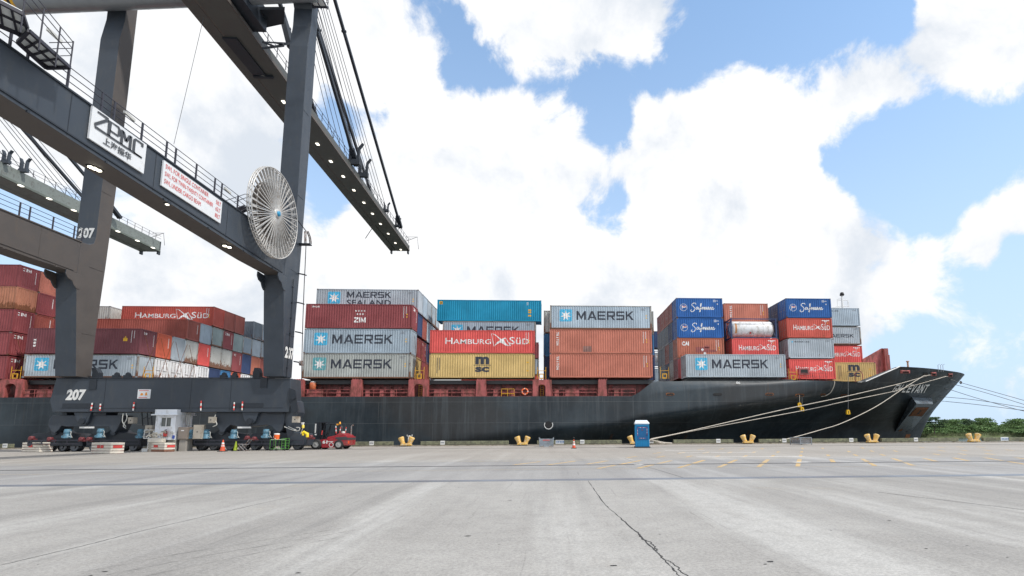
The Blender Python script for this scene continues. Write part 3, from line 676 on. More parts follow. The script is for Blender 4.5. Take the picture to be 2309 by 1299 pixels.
def spline(pts, n=5):
    P = [pts[0]]+list(pts)+[pts[-1]]; out = []
    for i in range(1, len(P)-2):
        for k in range(n):
            t = k/n; q = []
            for c in (0, 1):
                a, b, c2, d = P[i-1][c], P[i][c], P[i+1][c], P[i+2][c]
                q.append(.5*(2*b+(c2-a)*t+(2*a-5*b+4*c2-d)*t*t+(3*b-a-3*c2+d)*t**3))
            out.append(tuple(q))
    return out+[tuple(pts[-1])]
def star7(cx, cy, R, r=.42):
    P = [(cx, cy)]+[(cx+(R if k % 2 == 0 else R*r)*math.sin(math.pi*k/7), cy+(R if k % 2 == 0 else R*r)*math.cos(math.pi*k/7)) for k in range(14)]
    return P, [(0, 1+k, 1+(k+1) % 14) for k in range(14)]
def rrect(x0, y0, x1, y1, r):
    P = []
    for cx, cy, a in ((x1-r, y1-r, 0), (x0+r, y1-r, 90), (x0+r, y0+r, 180), (x1-r, y0+r, 270)): P += [(cx+r*math.cos(R_(a+b)), cy+r*math.sin(R_(a+b))) for b in (0, 45, 90)]
    return P, [tuple(range(len(P)))]
def poly(P): return list(P), [tuple(range(len(P)))]
def ring(cx, cy, R, r, n=20):
    return [(cx+q*math.cos(6.2832*k/n), cy+q*math.sin(6.2832*k/n)) for q in (R, r) for k in range(n)], [(k, (k+1) % n, n+(k+1) % n, n+k) for k in range(n)]
def _q(x0, x1, y0, y1): return [(x0, y0), (x1, y0), (x1, y1), (x0, y1)]
BLK = {'M': [_q(0, .2, 0, 1), _q(.8, 1, 0, 1), [(.2, 1), (.2, .60), (.5, 0), (.5, .40)], [(.8, 1), (.5, .40), (.5, 0), (.8, .60)]],
 'A': [[(0, 0), (.21, 0), (.5, .76), (.39, 1)], [(1, 0), (.61, 1), (.5, .76), (.79, 0)], [(.39, 1), (.5, .76), (.61, 1)], [(.286, .2), (.714, .2), (.653, .36), (.347, .36)]],
 'E': [_q(0, .2, 0, 1), _q(.2, 1, 0, .19), _q(.2, .93, .41, .59), _q(.2, 1, .81, 1)],
 'R': [_q(0, .2, 0, 1), _q(.2, .8, .81, 1), [(.8, 1), (.8, .81), (1, .81), (1, .93), (.93, 1)], _q(.8, 1, .55, .81), [(.8, .55), (.8, .36), (.93, .36), (1, .43), (1, .55)], _q(.2, .8, .36, .55), [(.48, .36), (.75, 0), (1, 0), (.74, .36)]],
 'S': [_q(.2, 1, .81, 1), [(.2, 1), (.07, 1), (0, .93), (0, .81), (.2, .81)], _q(0, .2, .6, .81), [(0, .6), (0, .48), (.07, .41), (.2, .41), (.2, .6)], _q(.2, .8, .41, .6), [(.8, .6), (.8, .41), (1, .41), (1, .53), (.93, .6)], _q(.8, 1, .19, .41), [(.8, .19), (.8, 0), (.93, 0), (1, .07), (1, .19)], _q(0, .8, 0, .19)],
 'K': [_q(0, .2, 0, 1), [(.2, .36), (.98, 1), (.70, 1), (.2, .60)], [(.33, .463), (.72, 0), (1, 0), (.50, .607)]],
 'G': [_q(.2, 1, .81, 1), [(.2, 1), (.07, 1), (0, .93), (0, .81), (.2, .81)], _q(0, .2, .19, .81), [(0, .19), (0, .07), (.07, 0), (.2, 0), (.2, .19)], _q(.2, .8, 0, .19), _q(.8, 1, 0, .5), _q(.52, .8, .34, .5)],
 'H': [_q(0, .2, 0, 1), _q(.8, 1, 0, 1), _q(.2, .8, .4, .6)], 'L': [_q(0, .2, 0, 1), _q(.2, .9, 0, .19)], 'T': [_q(0, 1, .81, 1), _q(.4, .6, 0, .81)],
 'V': [[(0, 1), (.39, 0), (.5, .28), (.24, 1)], [(1, 1), (.76, 1), (.5, .28), (.61, 0)], [(.39, 0), (.61, 0), (.5, .28)]], 'N': [_q(0, .2, 0, 1), _q(.8, 1, 0, 1), [(.2, 1), (.2, .64), (.8, 0), (.8, .36)]], ' ': [],
 'Z': [_q(0, 1, 0, .22), _q(0, 1, .78, 1), [(0, .22), (.32, .22), (1, .78), (.68, .78)]], 'I': [_q(0, 1, 0, 1)]}
def block(word, gap=.16):
    # heavy extended capitals, partitioned into convex pieces
    V, Fc, x = [], [], 0.
    for ch in word:
        w = {'I': .24, 'M': 1.12, 'A': 1.1, ' ': .35}.get(ch, .95)
        for p in BLK[ch]: o = len(V); V += [(x+a*w, b) for a, b in p]; Fc.append(tuple(range(o, o+len(p))))
        x += w+gap*(.5 if ch in 'A' else 1)
    X = max(v[0] for v in V); return [(a/X, b) for a, b in V], Fc
SCRIPT = [spline(p) for p in (
 [(.235, .86), (.20, 1), (.11, .98), (.055, .80), (.12, .60), (.18, .40), (.14, .12), (.05, .0), (-.01, .12), (.03, .24)],
 [(.335, .50), (.27, .54), (.23, .36), (.27, .28), (.33, .50), (.335, .32), (.37, .28), (.43, .50), (.47, .90), (.455, .98), (.43, .80), (.425, .40), (.40, .02), (.375, .05), (.42, .28), (.47, .42)],
 [(.47, .42), (.485, .52), (.487, .28), (.52, .52), (.54, .50), (.54, .28), (.575, .52), (.597, .48), (.597, .30), (.62, .28), (.70, .52)],
 [(.70, .50), (.65, .53), (.625, .36), (.66, .28), (.70, .50), (.705, .32), (.73, .28), (.755, .55), (.785, .51), (.775, .34), (.795, .28), (.825, .50)],
 [(.825, .50), (.825, .28), (.86, .52), (.88, .49), (.878, .30), (.895, .28), (.925, .40), (.965, .47), (.95, .54), (.92, .44), (.94, .28), (.985, .30), (1.02, .42)])]

# ------------------------------------------------------------------ containers
CW = 2.438
def corr_prof(L, a=.19, out=.022, inn=.056):
    """breakpoints (x, depth) of a corrugated panel of length L"""
    n = max(2, round((L-2*a)/.278)); p = (L-2*a)/n; P = [(a, out)]
    for i in range(n):
        x = a+i*p; P += [(x+.26*p, out), (x+.5*p, inn), (x+.76*p, inn), (x+p, out)]
    return P
_cm = {}
def cmesh(L, H):
    k = (round(L, 2), round(H, 2))
    if k in _cm: return _cm[k]
    d = {}
    P = corr_prof(L); m = MB(); z0, z1 = .16, H-.07
    v = [(x, y, z) for x, y in P for z in (z0, z1)]; m.add(v, [(2*i, 2*i+2, 2*i+3, 2*i+1) for i in range(len(P)-1)])
    d['side'] = m.mesh('side_wall', False); d['prof'] = P
    E = corr_prof(CW, .15, .03, .07)
    m = MB(); v = [(L-y, x, z) for x, y in E for z in (z0+.04, z1-.03)]; m.add(v, [(2*i, 2*i+2, 2*i+3, 2*i+1) for i in range(len(E)-1)]); d['endR'] = m.mesh('end_wall', False)
    m = MB(); v = [(y, x, z) for x, y in E for z in (z0+.04, z1-.03)]; m.add(v, [(2*i, 2*i+1, 2*i+3, 2*i+2) for i in range(len(E)-1)]); d['endL'] = m.mesh('end_wall', False)
    m = MB(); c = .16
    for x in (0, L-c):
        for y in (0, CW-c): m.box(x, x+c, y, y+c, .13, H-.12)
    for y in (.012, CW-.072): m.box(c+.001, L-c-.001, y, y+.06, .02, .165); m.box(c+.001, L-c-.001, y, y+.06, H-.085, H-.006)
    for x in (.012, L-.132): m.box(x, x+.12, c+.001, CW-c-.001, .02, .21); m.box(x, x+.12, c+.001, CW-c-.001, H-.12, H-.006)
    q = .178
    for x in (-.004, L-q+.004):
        for y in (-.004, CW-q+.004):
            for z in (0, H-.118): m.box(x, x+q, y, y+q*.92, z, z+.118, 1)
    for x in (-.006, L-.03):
        for y in (.03, CW-.11):
            for z in (.03, H-.09): m.box(x, x+.036, y, y+.08, z, z+.06, 2)
    for x in (.05, L-.13):
        for z in (.03, H-.09): m.box(x, x+.08, -.006, .03, z, z+.06, 2)
    d['frame'] = m.mesh('frame')
    m = MB(); m.box(.1, L-.1, .08, CW-.08, H-.06, H-.03); m.box(.14, L-.14, CW-.06, CW-.04, .1, H-.06); m.box(.1, L-.1, .07, CW-.07, .1, .14)
    d['roof'] = m.mesh('roof')
    for s in ('R', 'L'):
        X = lambda a: (L-a if s == 'R' else a)
        for i in (0, 1):
            m = MB(); y0, y1 = (.165, 1.215) if i == 0 else (1.225, CW-.165)
            def bx(a, b, *r, mi=0):
                xa, xb = sorted((X(a), X(b))); m.box(xa, xb, *r, m=mi)
            bx(.05, .09, y0, y1, .215, H-.125)
            for kk in range(5):
                zz = .3+(H-.5)*kk/5; bx(.035, .0505, y0+.08, y1-.08, zz+.05, zz+(H-.5)/5-.05)
            for yy in (y0+.28, y1-.26):
                m.tube([(X(.02), yy, .1), (X(.02), yy, H-.05)], .02, 5, 1)
                for zz in (.35, 1.1, H*.55, H-.4): bx(.005, .034, yy-.05, yy+.05, zz, zz+.06, mi=1)
                bx(0, .02, yy, yy+.42 if yy < (y0+y1)/2 else yy+.04, 1.12, 1.17, mi=1)
            d['door'+s+str(i)] = m.mesh('door')
    _cm[k] = d; return d
mGalv = pbr('galvanised', (.34, .35, .36), .5, .5, .15, dirt=(.2, .09, .04), dirt_amt=.9, dirt_scale=3)
mHole = pbr('casting_hole', (.012, .012, .012), .8)
PAL = {'grey': ((.40, .455, .50), .38, 'pale grey'), 'bluegrey': ((.35, .425, .49), .18, 'blue grey'), 'warmgrey': ((.40, .42, .40), .34, 'dull grey'), 'rustgrey': ((.50, .50, .47), 1.05, 'rust-stained pale grey'),
 'maroon': ((.255, .055, .06), .25, 'maroon'), 'darkmaroon': ((.165, .045, .055), .15, 'dark maroon'), 'brown': ((.30, .075, .055), .35, 'red-brown'), 'orangebrown': ((.44, .14, .085), .55, 'orange-brown'),
 'triton': ((.50, .17, .115), .35, 'brick red'), 'red': ((.70, .10, .088), .2, 'bright red'), 'redd': ((.50, .085, .06), .45, 'red'), 'orangered': ((.60, .12, .06), .3, 'orange-red'), 'salmon': ((.46, .19, .11), 1.0, 'weathered orange'),
 'yellow': ((.58, .41, .16), .3, 'mustard yellow'), 'teal': ((.0, .28, .47), .3, 'turquoise blue'), 'navy': ((.03, .055, .14), .4, 'navy'), 'blue': ((.012, .095, .32), .25, 'royal blue'), 'midblue': ((.04, .17, .36), .5, 'mid blue'),
 'white': ((.90, .91, .91), .7, 'white'), 'greygreen': ((.30, .37, .37), .45, 'grey-green'), 'slate': ((.16, .19, .22), .6, 'dark slate')}
mBox = {k: boxpaint('box_'+k, v[0], v[1]) for k, v in PAL.items()}
mBox['rustframe'] = boxpaint('grey_frame_rusty', (.34, .34, .32), 1.5)
mCast = boxpaint('casting_steel', (.20, .17, .15), 1.1)
mInk = pbr('dark_lettering', (.035, .042, .06), .6); mLW = pbr('white_lettering', (.80, .80, .79), .55, dirt=(.5, .42, .36), dirt_amt=.5, dirt_scale=2)
mSky = pbr('light_blue_square', (.06, .42, .66), .5, dirt=(.4, .5, .55), dirt_amt=.45, dirt_scale=2); mSkyF = pbr('faded_teal_square', (.10, .36, .40), .6, dirt=(.35, .42, .42), dirt_amt=.6, dirt_scale=2)
mYs = pbr('yellow_sticker', (.75, .42, .02), .6); mBrand = pbr('red_flag', (.55, .05, .05), .6); mPatch = pbr('grey_repaint', (.30, .085, .075), .6); mGrp = pbr('grey_marking', (.16, .17, .19), .6)
def conform(p, prof, name, mat, parent, lift=.006, x0=0., z0=0.):
    """lay flat lettering onto the corrugations: cut it at every fold, then push it back to the panel"""
    bm = bmesh.new(); vs = [bm.verts.new((a+x0, 0, b+z0)) for a, b in p[0]]
    for f in p[1]:
        try: bm.faces.new([vs[i] for i in f])
        except ValueError: pass
    xs = [v.co.x for v in bm.verts]; lo, hi = min(xs), max(xs)
    for x, _ in prof:
        if lo < x < hi: bmesh.ops.bisect_plane(bm, geom=bm.verts[:]+bm.edges[:]+bm.faces[:], plane_co=(x, 0, 0), plane_no=(1, 0, 0), dist=1e-5)
    for v in bm.verts: v.co.y = pl(prof, v.co.x)-lift
    for f in bm.faces:
        f.normal_update()
        if f.normal.y > 0: f.normal_flip()
    me = bpy.data.meshes.new(name); bm.to_mesh(me); bm.free()
    o = bpy.data.objects.new(name, me); COL.objects.link(o); me.materials.append(mat); o.parent = parent; return o
def onend(p, name, mat, parent, L, y0, z0, side):
    """marks on the end wall (seen from outside)"""
    E = corr_prof(CW, .15, .03, .07); m = MB()
    vs = [((L-pl(E, min(CW, max(0, y0+a)))+.008), y0+a, z0+b) for a, b in p[0]] if side == 'R' else [(.0-.004, y0-a, z0+b) for a, b in p[0]]
    m.add(vs, p[1]); return m.build(name, mat, None).__setattr__('parent', parent)
def deco_star(e, L, H, prof, faded=False, sea=False, xs=1.13, big=True):
    k = 1.48; zc = .58*H+(.06 if sea else 0)
    conform(rrect(xs, zc-k/2, xs+k, zc+k/2, .12), prof, 'logo', mSkyF if faded else mSky, e)
    conform(star7(xs+k/2, zc-.02, .66), prof, 'logo_star', mLW, e, .010)
    T = block('MAERSK')
    if sea:
        conform(fit(T, xs+2.25, H-1.08, 5.3, .76), prof, 'lettering', mInk, e); conform(fit(text_mesh('SEALAND', .02, space=1.1), xs+2.25, H-2.05, 5.3, .72), prof, 'lettering', mInk, e)
    else: conform(fit(T, xs+2.02, zc-.53, 6.9, 1.06), prof, 'lettering', mInk, e)
    marks(e, L, H, prof, mGrp)
def marks(e, L, H, prof, mat, yellow=True, vert=False, right=True):
    """the small rows of registration marks near the end, too small to read, and warning stickers"""
    x = L-1.25; b = []
    if not vert:
        for r, w in ((.30, .62), (.40, .34), (.50, .5)):
            q = 0
            while q < w: b.append(rrect(x+q, H-r-.055, x+q+.07, H-r, .01)); q += .10
    else:
        for c, n in ((0, 14), (.28, 9)):
            for i in range(n): b.append(rrect(x+.2+c, H-.32-i*.10, x+.27+c, H-.25-i*.10, .01))
    conform(cat(*b), prof, 'marking', mat, e)
    if yellow:
        conform(cat(*[poly([(x+.62-.09, H-z), (x+.62+.09, H-z), (x+.62, H-z+.18)]) for z in (1.25, 1.55)]), prof, 'sticker', mYs, e)
def bird(x, z, s):
    """seabird over a pennant"""
    P = [(-1.05, .88), (-.6, .78), (-.10, .38), (.10, .22), (.55, .40), (.62, .34), (.40, .16), (.62, -.25), (.95, -.55), (1.05, -.60), (.60, -.52), (.25, -.28), (-.05, -.18), (-.55, -.50), (-.72, -.66), (-.38, -.14), (.02, .10), (-.30, .42), (-.70, .74)]
    lines = [[(-1.02, .86), (-.72, -.62)], [(.58, .38), (1.18, -.58), (.9, -.5)]]
    a = cat(poly(P), stroke(lines, .055)); return [(x+s*p[0], z+s*p[1]) for p in a[0]], a[1]
def deco_hs(e, L, H, prof, x0=.145, w=.80, hz=.53, hh=.27, full=True):
    T1 = text_mesh('Hamburg', .006, True); T2 = text_mesh('Süd', .006, True); X = L*x0; Wd = L*w; z = H*hz-H*hh*.5; h = H*hh
    conform(fit(T1, X, z, Wd*.545, h), prof, 'lettering', mLW, e); conform(fit(T2, X+Wd*.765, z, Wd*.235, h*1.18), prof, 'lettering', mLW, e)
    conform(bird(X+Wd*.655, z+h*.52, Wd*.105), prof, 'logo', mLW, e)
    if L > 8: marks(e, L, H, prof, mLW, True, True)
    else:
        conform(cat(poly([(L-1.35, H-.35), (L-.35, H-.35), (L-.35, H-.25), (L-1.35, H-.25)]), rrect(L-1.05, H-.48, L-.65, H-.40, .01), rrect(L-.92, H-.68, L-.82, H-.58, .02)), prof, 'marking', mLW, e)
        conform(rrect(L-.62, H-.68, L-.52, H-.58, .02), prof, 'sticker', mYs, e)
def deco_saf(e, L, H, prof):
    s = stroke([[(a*L*.5, b*H*.44) for a, b in p] for p in SCRIPT], .082); conform(([(a+L*.31, b+H*.30) for a, b in s[0]], s[1]), prof, 'lettering', mLW, e)
    cx, cz = L*.155, H*.52; conform(ring(cx, cz, .48, .44), prof, 'logo_ring', mLW, e)
    conform(cat(poly([(cx-.24, cz+.26), (cx+.05, cz+.18), (cx+.32, cz+.20), (cx+.36, cz), (cx+.08, cz-.06), (cx-.14, cz-.02), (cx-.17, cz-.30), (cx-.22, cz-.30)])), prof, 'logo_flag', mLW, e, .009)
    conform(cat(*[stroke([p], .06) for p in ([(cx-.18, cz+.2), (cx+.3, cz+.02)], [(cx-.1, cz+.02), (cx+.3, cz+.17)])]), prof, 'logo_cross', mBrand, e, .012)
    b = []
    for r, w in ((.22, .3), (.33, .62), (.44, .26)):
        q = 0
        while q < w: b.append(rrect(L-1.2+q, H-r-.07, L-1.12+q, H-r, .01)); q += .11
    b.append(rrect(L-.72, H-.86, L-.60, H-.70, .04)); conform(cat(*b), prof, 'marking', mLW, e)
def deco_msc(e, L, H, prof, k=1.):
    cx = L*.5; w = .80*k
    conform(cat(fit(text_mesh('m', .05), cx-w, H*.56, 2*w, H*.32), fit(text_mesh('sc', .045), cx-w, H*.24, 2*w, H*.22), rrect(cx-w*1.28, H*.515, cx+w*1.28, H*.535, .01)), prof, 'logo', mInk, e)
    b = []
    for c, n, t in ((.85, 16, 1), (1.12, 13, 0)): b += [rrect(c, H*.80-i*.115, c+.09, H*.80-i*.115+.085, .01) for i in range(n)]
    conform(cat(*b), prof, 'marking', mInk, e)
    conform(cat(*[rrect(L-.95, H*z, L-.68, H*z+.14, .04) for z in (.27, .62)]), prof, 'sticker', mYs, e)
def deco_zim(e, L, H, prof):
    cx = L*.507; s = []
    for z, xs in ((.72, (-.48, -.16, .16, .48)), (.585, (-.32, 0, .32))):
        s += [star7(cx+x, H*z, .13, .45) for x in xs]
    conform(cat(*s), prof, 'logo_star', mLW, e); conform(fit(block('ZIM'), cx-.66, H*.24, 1.32, H*.21), prof, 'lettering', mLW, e)
    conform(fit(text_mesh('ZIM LINE', .03), .62, H-.42, .9, .18), prof, 'marking', mLW, e); marks(e, L, H, prof, mLW, True, True)
def deco_triton(e, L, H, prof, x=.78):
    T = []
    for i, ch in enumerate('TRITON'):
        g = text_mesh(ch, .045); w = .34 if ch != 'I' else .12
        T.append(([(x+.2-w/2+(1-b)*.0+a*w, H-.36-i*.27+b*.22) for a, b in [(q[0], q[1]) for q in g[0]]], g[1]))
    # letters are turned a quarter and stacked
    T = []
    for i, ch in enumerate('TRITON'):
        g = text_mesh(ch, .03); T.append(([(x+b*.30, H-.34-i*.27-a*(.22 if ch != 'I' else .07)-(0 if ch != 'I' else .07)) for a, b in g[0]], g[1]))
    conform(cat(*T), prof, 'lettering', mLW, e); marks(e, L, H, prof, mLW, True, True)
def deco_cai(e, L, H, prof):
    conform(fit(text_mesh('CAI', .05), L*.10, H*.62, L*.15, H*.21), prof, 'lettering', mLW, e)
    conform(cat(rrect(L*.39, H*.28, L*.68, H*.55, .02), rrect(L*.58, H*.50, L*.69, H*.62, .02), rrect(L*.685, H*.30, L*.83, H*.42, .02)), prof, 'repaint_patch', mPatch, e, .005)
    conform(cat(*[poly([(x, z+.2), (x+.2, z), (x, z-.2), (x-.2, z)]) for x, z in ((L*.535, H*.42), (L*.585, H*.24))]), prof, 'placard', mLW, e, .010); marks(e, L, H, prof, mLW, True, True)
def deco_line(e, L, H, prof):
    conform(fit(text_mesh('MAERSK LINE', .012), L*.145, H*.80, L*.33, .19), prof, 'lettering', mInk, e); conform(star7(L*.095, H*.835, .16), prof, 'logo_star', mSky, e)
    b = [rrect(L-1.1+q*.12, H-r, L-1.03+q*.12, H-r+.07, .01) for r in (.3, .42) for q in range(5)]; conform(cat(*b), prof, 'marking', mGrp, e)
def deco_mk20(e, L, H, prof):
    conform(fit(block('MAERSK'), L*.12, H*.40, L*.70, .52), prof, 'lettering', mInk, e)
    b = [rrect(L-.9+q*.12, H-r, L-.83+q*.12, H-r+.07, .01) for r in (.3, .42) for q in range(4)]; conform(cat(*b), prof, 'marking', mGrp, e)
def deco_vert(e, L, H, prof):
    T = []
    for i, ch in enumerate('tex'):
        g = text_mesh(ch, .05); T.append(([(.75+b*.34, .75+i*.34+a*.26) for a, b in g[0]], g[1]))
    T = [([(1.10-(b-.75)*.9-.1, c) for b, c in v], f) for v, f in T]
    conform(cat(*T), prof, 'lettering', mLW, e); marks(e, L, H, prof, mLW, False, True)
    conform(cat(rrect(L-1.9, H*.50, L-1.45, H*.62, .03), poly([(L-1.8, H*.63), (L-1.55, H*.63), (L-1.67, H*.71)])), prof, 'sticker', mYs, e)
def deco_45(e, L, H, prof):
    conform(rrect(.28, H-.62, .68, H-.22, .03), prof, 'sticker', mYs, e); conform(fit(text_mesh('45', .05), .34, H-.55, .28, .26), prof, 'marking', mInk, e, .010)
    b = [rrect(L-1.95+q*.13, H-r, L-1.87+q*.13, H-r+.09, .01) for r in (.35, .5, .65) for q in range(2)]; conform(cat(*b), prof, 'marking', mLW, e)
    conform(cat(*[rrect(L-1.75, H-z, L-1.35, H-z+.22, .03) for z in (1.45, 1.75, 2.2)]), prof, 'sticker', mYs, e)
def end_zim(e, L, H, t='ZIM'):
    onend(fit(block(t) if t == 'ZIM' else text_mesh(t, .05), 0, 0, 1.0 if t == 'ZIM' else .6, .36), 'lettering', mLW, e, L, .45, H-.62, 'R')
    onend(cat(*[rrect(0, -i*.1, .06, -i*.1+.07, .01) for i in range(14)]), 'marking', mLW, e, L, 2.0, H-.5, 'R')
def end_marks(e, L, H):
    onend(cat(*[rrect(0, -i*.1, .07, -i*.1+.07, .01) for i in range(12)]), 'marking', mLW, e, L, 1.95, H-.5, 'R')
DECO = dict(star=deco_star, starf=lambda *a: deco_star(*a, faded=True), sea=lambda *a: deco_star(*a, sea=True, xs=1.35), hs=deco_hs, saf=deco_saf, msc=deco_msc, zim=deco_zim, triton=deco_triton, cai=deco_cai,
            line=deco_line, mk20=deco_mk20, vert=deco_vert, t45=deco_45)
DTXT = dict(star=' with star logo', starf=' with faded star logo', sea=' with star logo', hs=' with white seabird logo', saf=' with white script lettering', msc=' with dark stacked letters', zim=' with seven white stars', triton=' with vertical white letters',
            cai=' with repainted patch', line=' with small dark lettering', mk20=' with dark lettering', vert=' with vertical white letters', t45=' with overhanging ends')
TIER = {1: 'bottom tier', 2: 'second tier', 3: 'third tier', 4: 'fourth tier', 5: 'fifth tier'}
ROWN = ['quayside row', 'second row in', 'third row in', 'fourth row in', 'fifth row in', 'sixth row in', 'seventh row in', 'eighth row in', 'ninth row in', 'tenth row in', 'eleventh row in', 'twelfth row in']
BAYN = dict(A='far left block', B='block between crane legs', C='block beside cable reel leg', D='block under turquoise box', E='block left of blue boxes', F='block with the tank', G='foremost block')
crng = random.Random(21); nbox = 0
def box(bay, x0, Y, z, L, H, colr, tier, row, deco=None, end='R', doors=False, extra=None, label=None, name='shipping_container', lstar=None):
    """one container: Empty at its corner, walls, doors, frame, castings and lettering as parts"""
    global nbox
    Y += crng.uniform(-.02, .02); x0 += crng.uniform(-.02, .02)
    c = PAL[colr][2]
    lab = label or f"{c} container{DTXT.get(deco, '')}, {TIER[tier]}, {ROWN[row]}, {BAYN[bay]}"
    e = empty('shipping_container', (x0, Y, z), lab, 'shipping container', 'containers stacked on the ship')
    d = cmesh(L, H); mt = mBox[colr]
    def part(nm, me, mats):
        o = bpy.data.objects.new(nm, me); COL.objects.link(o); o.parent = e
        while len(me.materials) < len(mats): me.materials.append(mats[len(me.materials)])
        for i, mm in enumerate(mats): o.material_slots[i].link = 'OBJECT'; o.material_slots[i].material = mm
        return o
    part('side_wall', d['side'], [mt]); part('frame', d['frame'], [mBox['rustframe'] if 'grey' in colr and crng.random() < .7 else mt, mCast if crng.random() < .6 else mt, mHole]); part('roof', d['roof'], [mt])
    oth = 'L' if end == 'R' else 'R'; part('end_wall', d['end'+oth], [mt])
    if doors:
        for i in (0, 1): part('door', d['door'+end+str(i)], [mt, mGalv])
    else: part('end_wall', d['end'+end], [mt])
    if deco: DECO[deco](e, L, H, d['prof'])
    if extra: extra(e, L, H)
    nbox += 1; return e
L40, L20, L45 = 12.192, 6.058, 13.72
Yr = lambda k: 62.+2.5*k
# far left block: five tiers of dark red boxes, right-hand ends in view
zA = [7.5, 10.20, 12.85, 15.46, 18.02]; hA = 2.58
colA = [['maroon', 'maroon', 'brown'], ['maroon', 'brown', 'brown'], ['maroon', 'brown', 'maroon'], ['salmon', 'maroon', 'brown'], ['maroon', 'triton', 'brown']]
for t in range(5):
    for k in range(3):
        box('A', -60.28-L40, Yr(k), zA[t], L40, hA, colA[t][k], t+1, k, None, 'R', False, (end_zim if k == 0 and t != 3 else None) or (end_marks if k else None))
for i, (rk, z) in enumerate(((5, 16.15),)): box('A', -60.1-L40, Yr(rk), z, L40, 2.58, 'rustgrey', 4, rk)
# block between the crane legs
xb = -58.55; zB = [7.66, 10.36, 13.33, 16.05]; hB = [2.58, 2.9, 2.6, 2.72]
B1 = ['grey', 'white', 'white', 'white', 'white', 'navy', 'midblue', 'orangered', 'white', 'grey', 'brown']
B2 = ['darkmaroon', 'orangered', 'grey', 'rustgrey', 'red', 'rustgrey', 'rustgrey', 'maroon', 'navy', 'orangebrown', 'brown', 'grey']
B3 = {3: 'brown', 4: 'bluegrey', 5: 'greygreen', 6: 'maroon', 7: 'greygreen', 8: 'bluegrey', 9: 'grey', 10: 'grey', 11: 'brown'}
B4 = {5: 'redd', 6: 'brown', 7: 'brown', 9: 'slate', 10: 'bluegrey', 11: 'grey'}
for k, c in enumerate(B1): box('B', xb, Yr(k), zB[0], L40, hB[0], c, 1, k, 'star' if k == 0 else None, 'R', c == 'white')
for k, c in enumerate(B2): box('B', xb, Yr(k), zB[1], L40, hB[1], c, 2, k, 'vert' if k == 0 else None, 'R', False, (lambda e, L, H: end_zim(e, L, H, 'tex')) if k == 0 else (end_marks if c in ('orangered', 'red') else ((lambda e, L, H: end_zim(e, L, H, 'K')) if k == 7 else None)))
for k, c in B3.items(): box('B', xb, Yr(k), zB[2], L40, hB[2], c, 3, k, None, 'R', False, end_zim if k == 6 else (end_marks if k == 3 else None))
for k, c in B4.items(): box('B', xb, Yr(k), zB[3], L40, hB[3], c, 4, k, 'hs' if k == 5 else None, 'R', False, None)
# block right of the cable-reel leg
xc = -28.32; zC = [7.58, 10.48, 13.42, 16.30]
for t, row in enumerate((['warmgrey', 'yellow', 'maroon', 'brown', 'grey'], ['bluegrey', 'maroon', 'maroon', 'navy', 'grey'], ['maroon', 'navy', 'brown', 'grey', 'grey', 'maroon', 'darkmaroon'])):
    for k, c in enumerate(row):
        box('C', xc, Yr(k), zC[t]-(.25 if t and k else 0), L40, 2.87 if not k or not t else 2.60, c, t+1, k, ('starf', 'star', 'zim')[t] if k == 0 else None, 'R', False, (lambda e, L, H: end_zim(e, L, H, 'TX')) if (t, k) == (1, 2) else (end_zim if (t, k) == (2, 0) else None))
for k, c in enumerate(['grey', 'bluegrey', 'grey', 'grey', 'grey']): box('C', xc, Yr(k+1), 16.03, L40, 2.74, c, 4, k+1, 'sea' if k == 0 else None, 'R')
# block under the turquoise 45-foot box
xd = -14.02; box('D', xd, 62, 7.62, L40, 2.86, 'yellow', 1, 0, 'msc'); box('D', xd, 62, 10.52, L40, 2.74, 'red', 2, 0, 'hs')
box('D', xd-.1, 69.5, 13.03, L40, 2.84, 'bluegrey', 3, 3, 'star'); box('D', xd-.1-.764, 69.5, 15.92, L45, 2.86, 'teal', 4, 3, 't45')
for t, (c, z) in enumerate((('red', 7.62), ('grey', 10.3), ('maroon', 13.0))): box('D', xd, 84.5, z, L40, 2.6, c, t+1, 9)
# block left of the blue boxes
xe = -.02; box('E', xe, 62, 7.66, L40, 2.86, 'triton', 1, 0, 'triton'); box('E', xe, 62, 10.56, L40, 2.86, 'triton', 2, 0, 'triton', label='brick red container with grey scuff patch, second tier, quayside row, block left of blue boxes'); box('E', xe, 62, 13.47, L40, 2.86, 'bluegrey', 3, 0, 'star')
for t, (c, z) in enumerate((('navy', 7.6), ('midblue', 10.5), ('warmgrey', 13.42))): box('E', xe-.764, 64.55, z, L45, 2.84, c, t+1, 1)
# block behind the starred bottom box: twenty-foot stacks, door ends to the left
xf = 16.22; box('F', xf, 62, 7.70, L40, 2.78, 'grey', 1, 0, 'star', 'L', True, label='rust-streaked grey container with star logo, alone in front of the stacks, door end leftward')
zF = [7.95, 10.56, 13.18, 15.82]; YF = [66, 68.5, 71, 73.5, 76]
F = [['maroon', 'rustgrey', 'navy', 'slate', 'slate'], ['orangebrown', 'slate', 'brown', 'slate', 'slate'], ['blue', 'navy', 'slate', 'slate', 'slate'], ['blue', 'brown', 'brown', 'brown', 'maroon']]
for t in range(4):
    for k in range(5):
        box('F', xf, YF[k], zF[t], L20, 2.58, F[t][k], t+1, k+1, {(1, 0): 'cai', (2, 0): 'saf', (3, 0): 'saf'}.get((t, k)), 'L', True)
box('F', 23.32, 66, 7.95, L20, 2.58, 'maroon', 1, 1, None, 'L', True, label='maroon container mostly hidden behind the starred bottom box, under the seabird box')
box('F', 23.32, 66, 10.56, L20, 2.58, 'red', 2, 1, 'hs', 'L', True, label='bright red container with white seabird logo directly under the white tank')
box('F', 23.36, 68.7, 15.85, L20, 2.56, 'triton', 4, 2, 'triton', 'L', True, label='brick red container with vertical white letters above and behind the white tank')
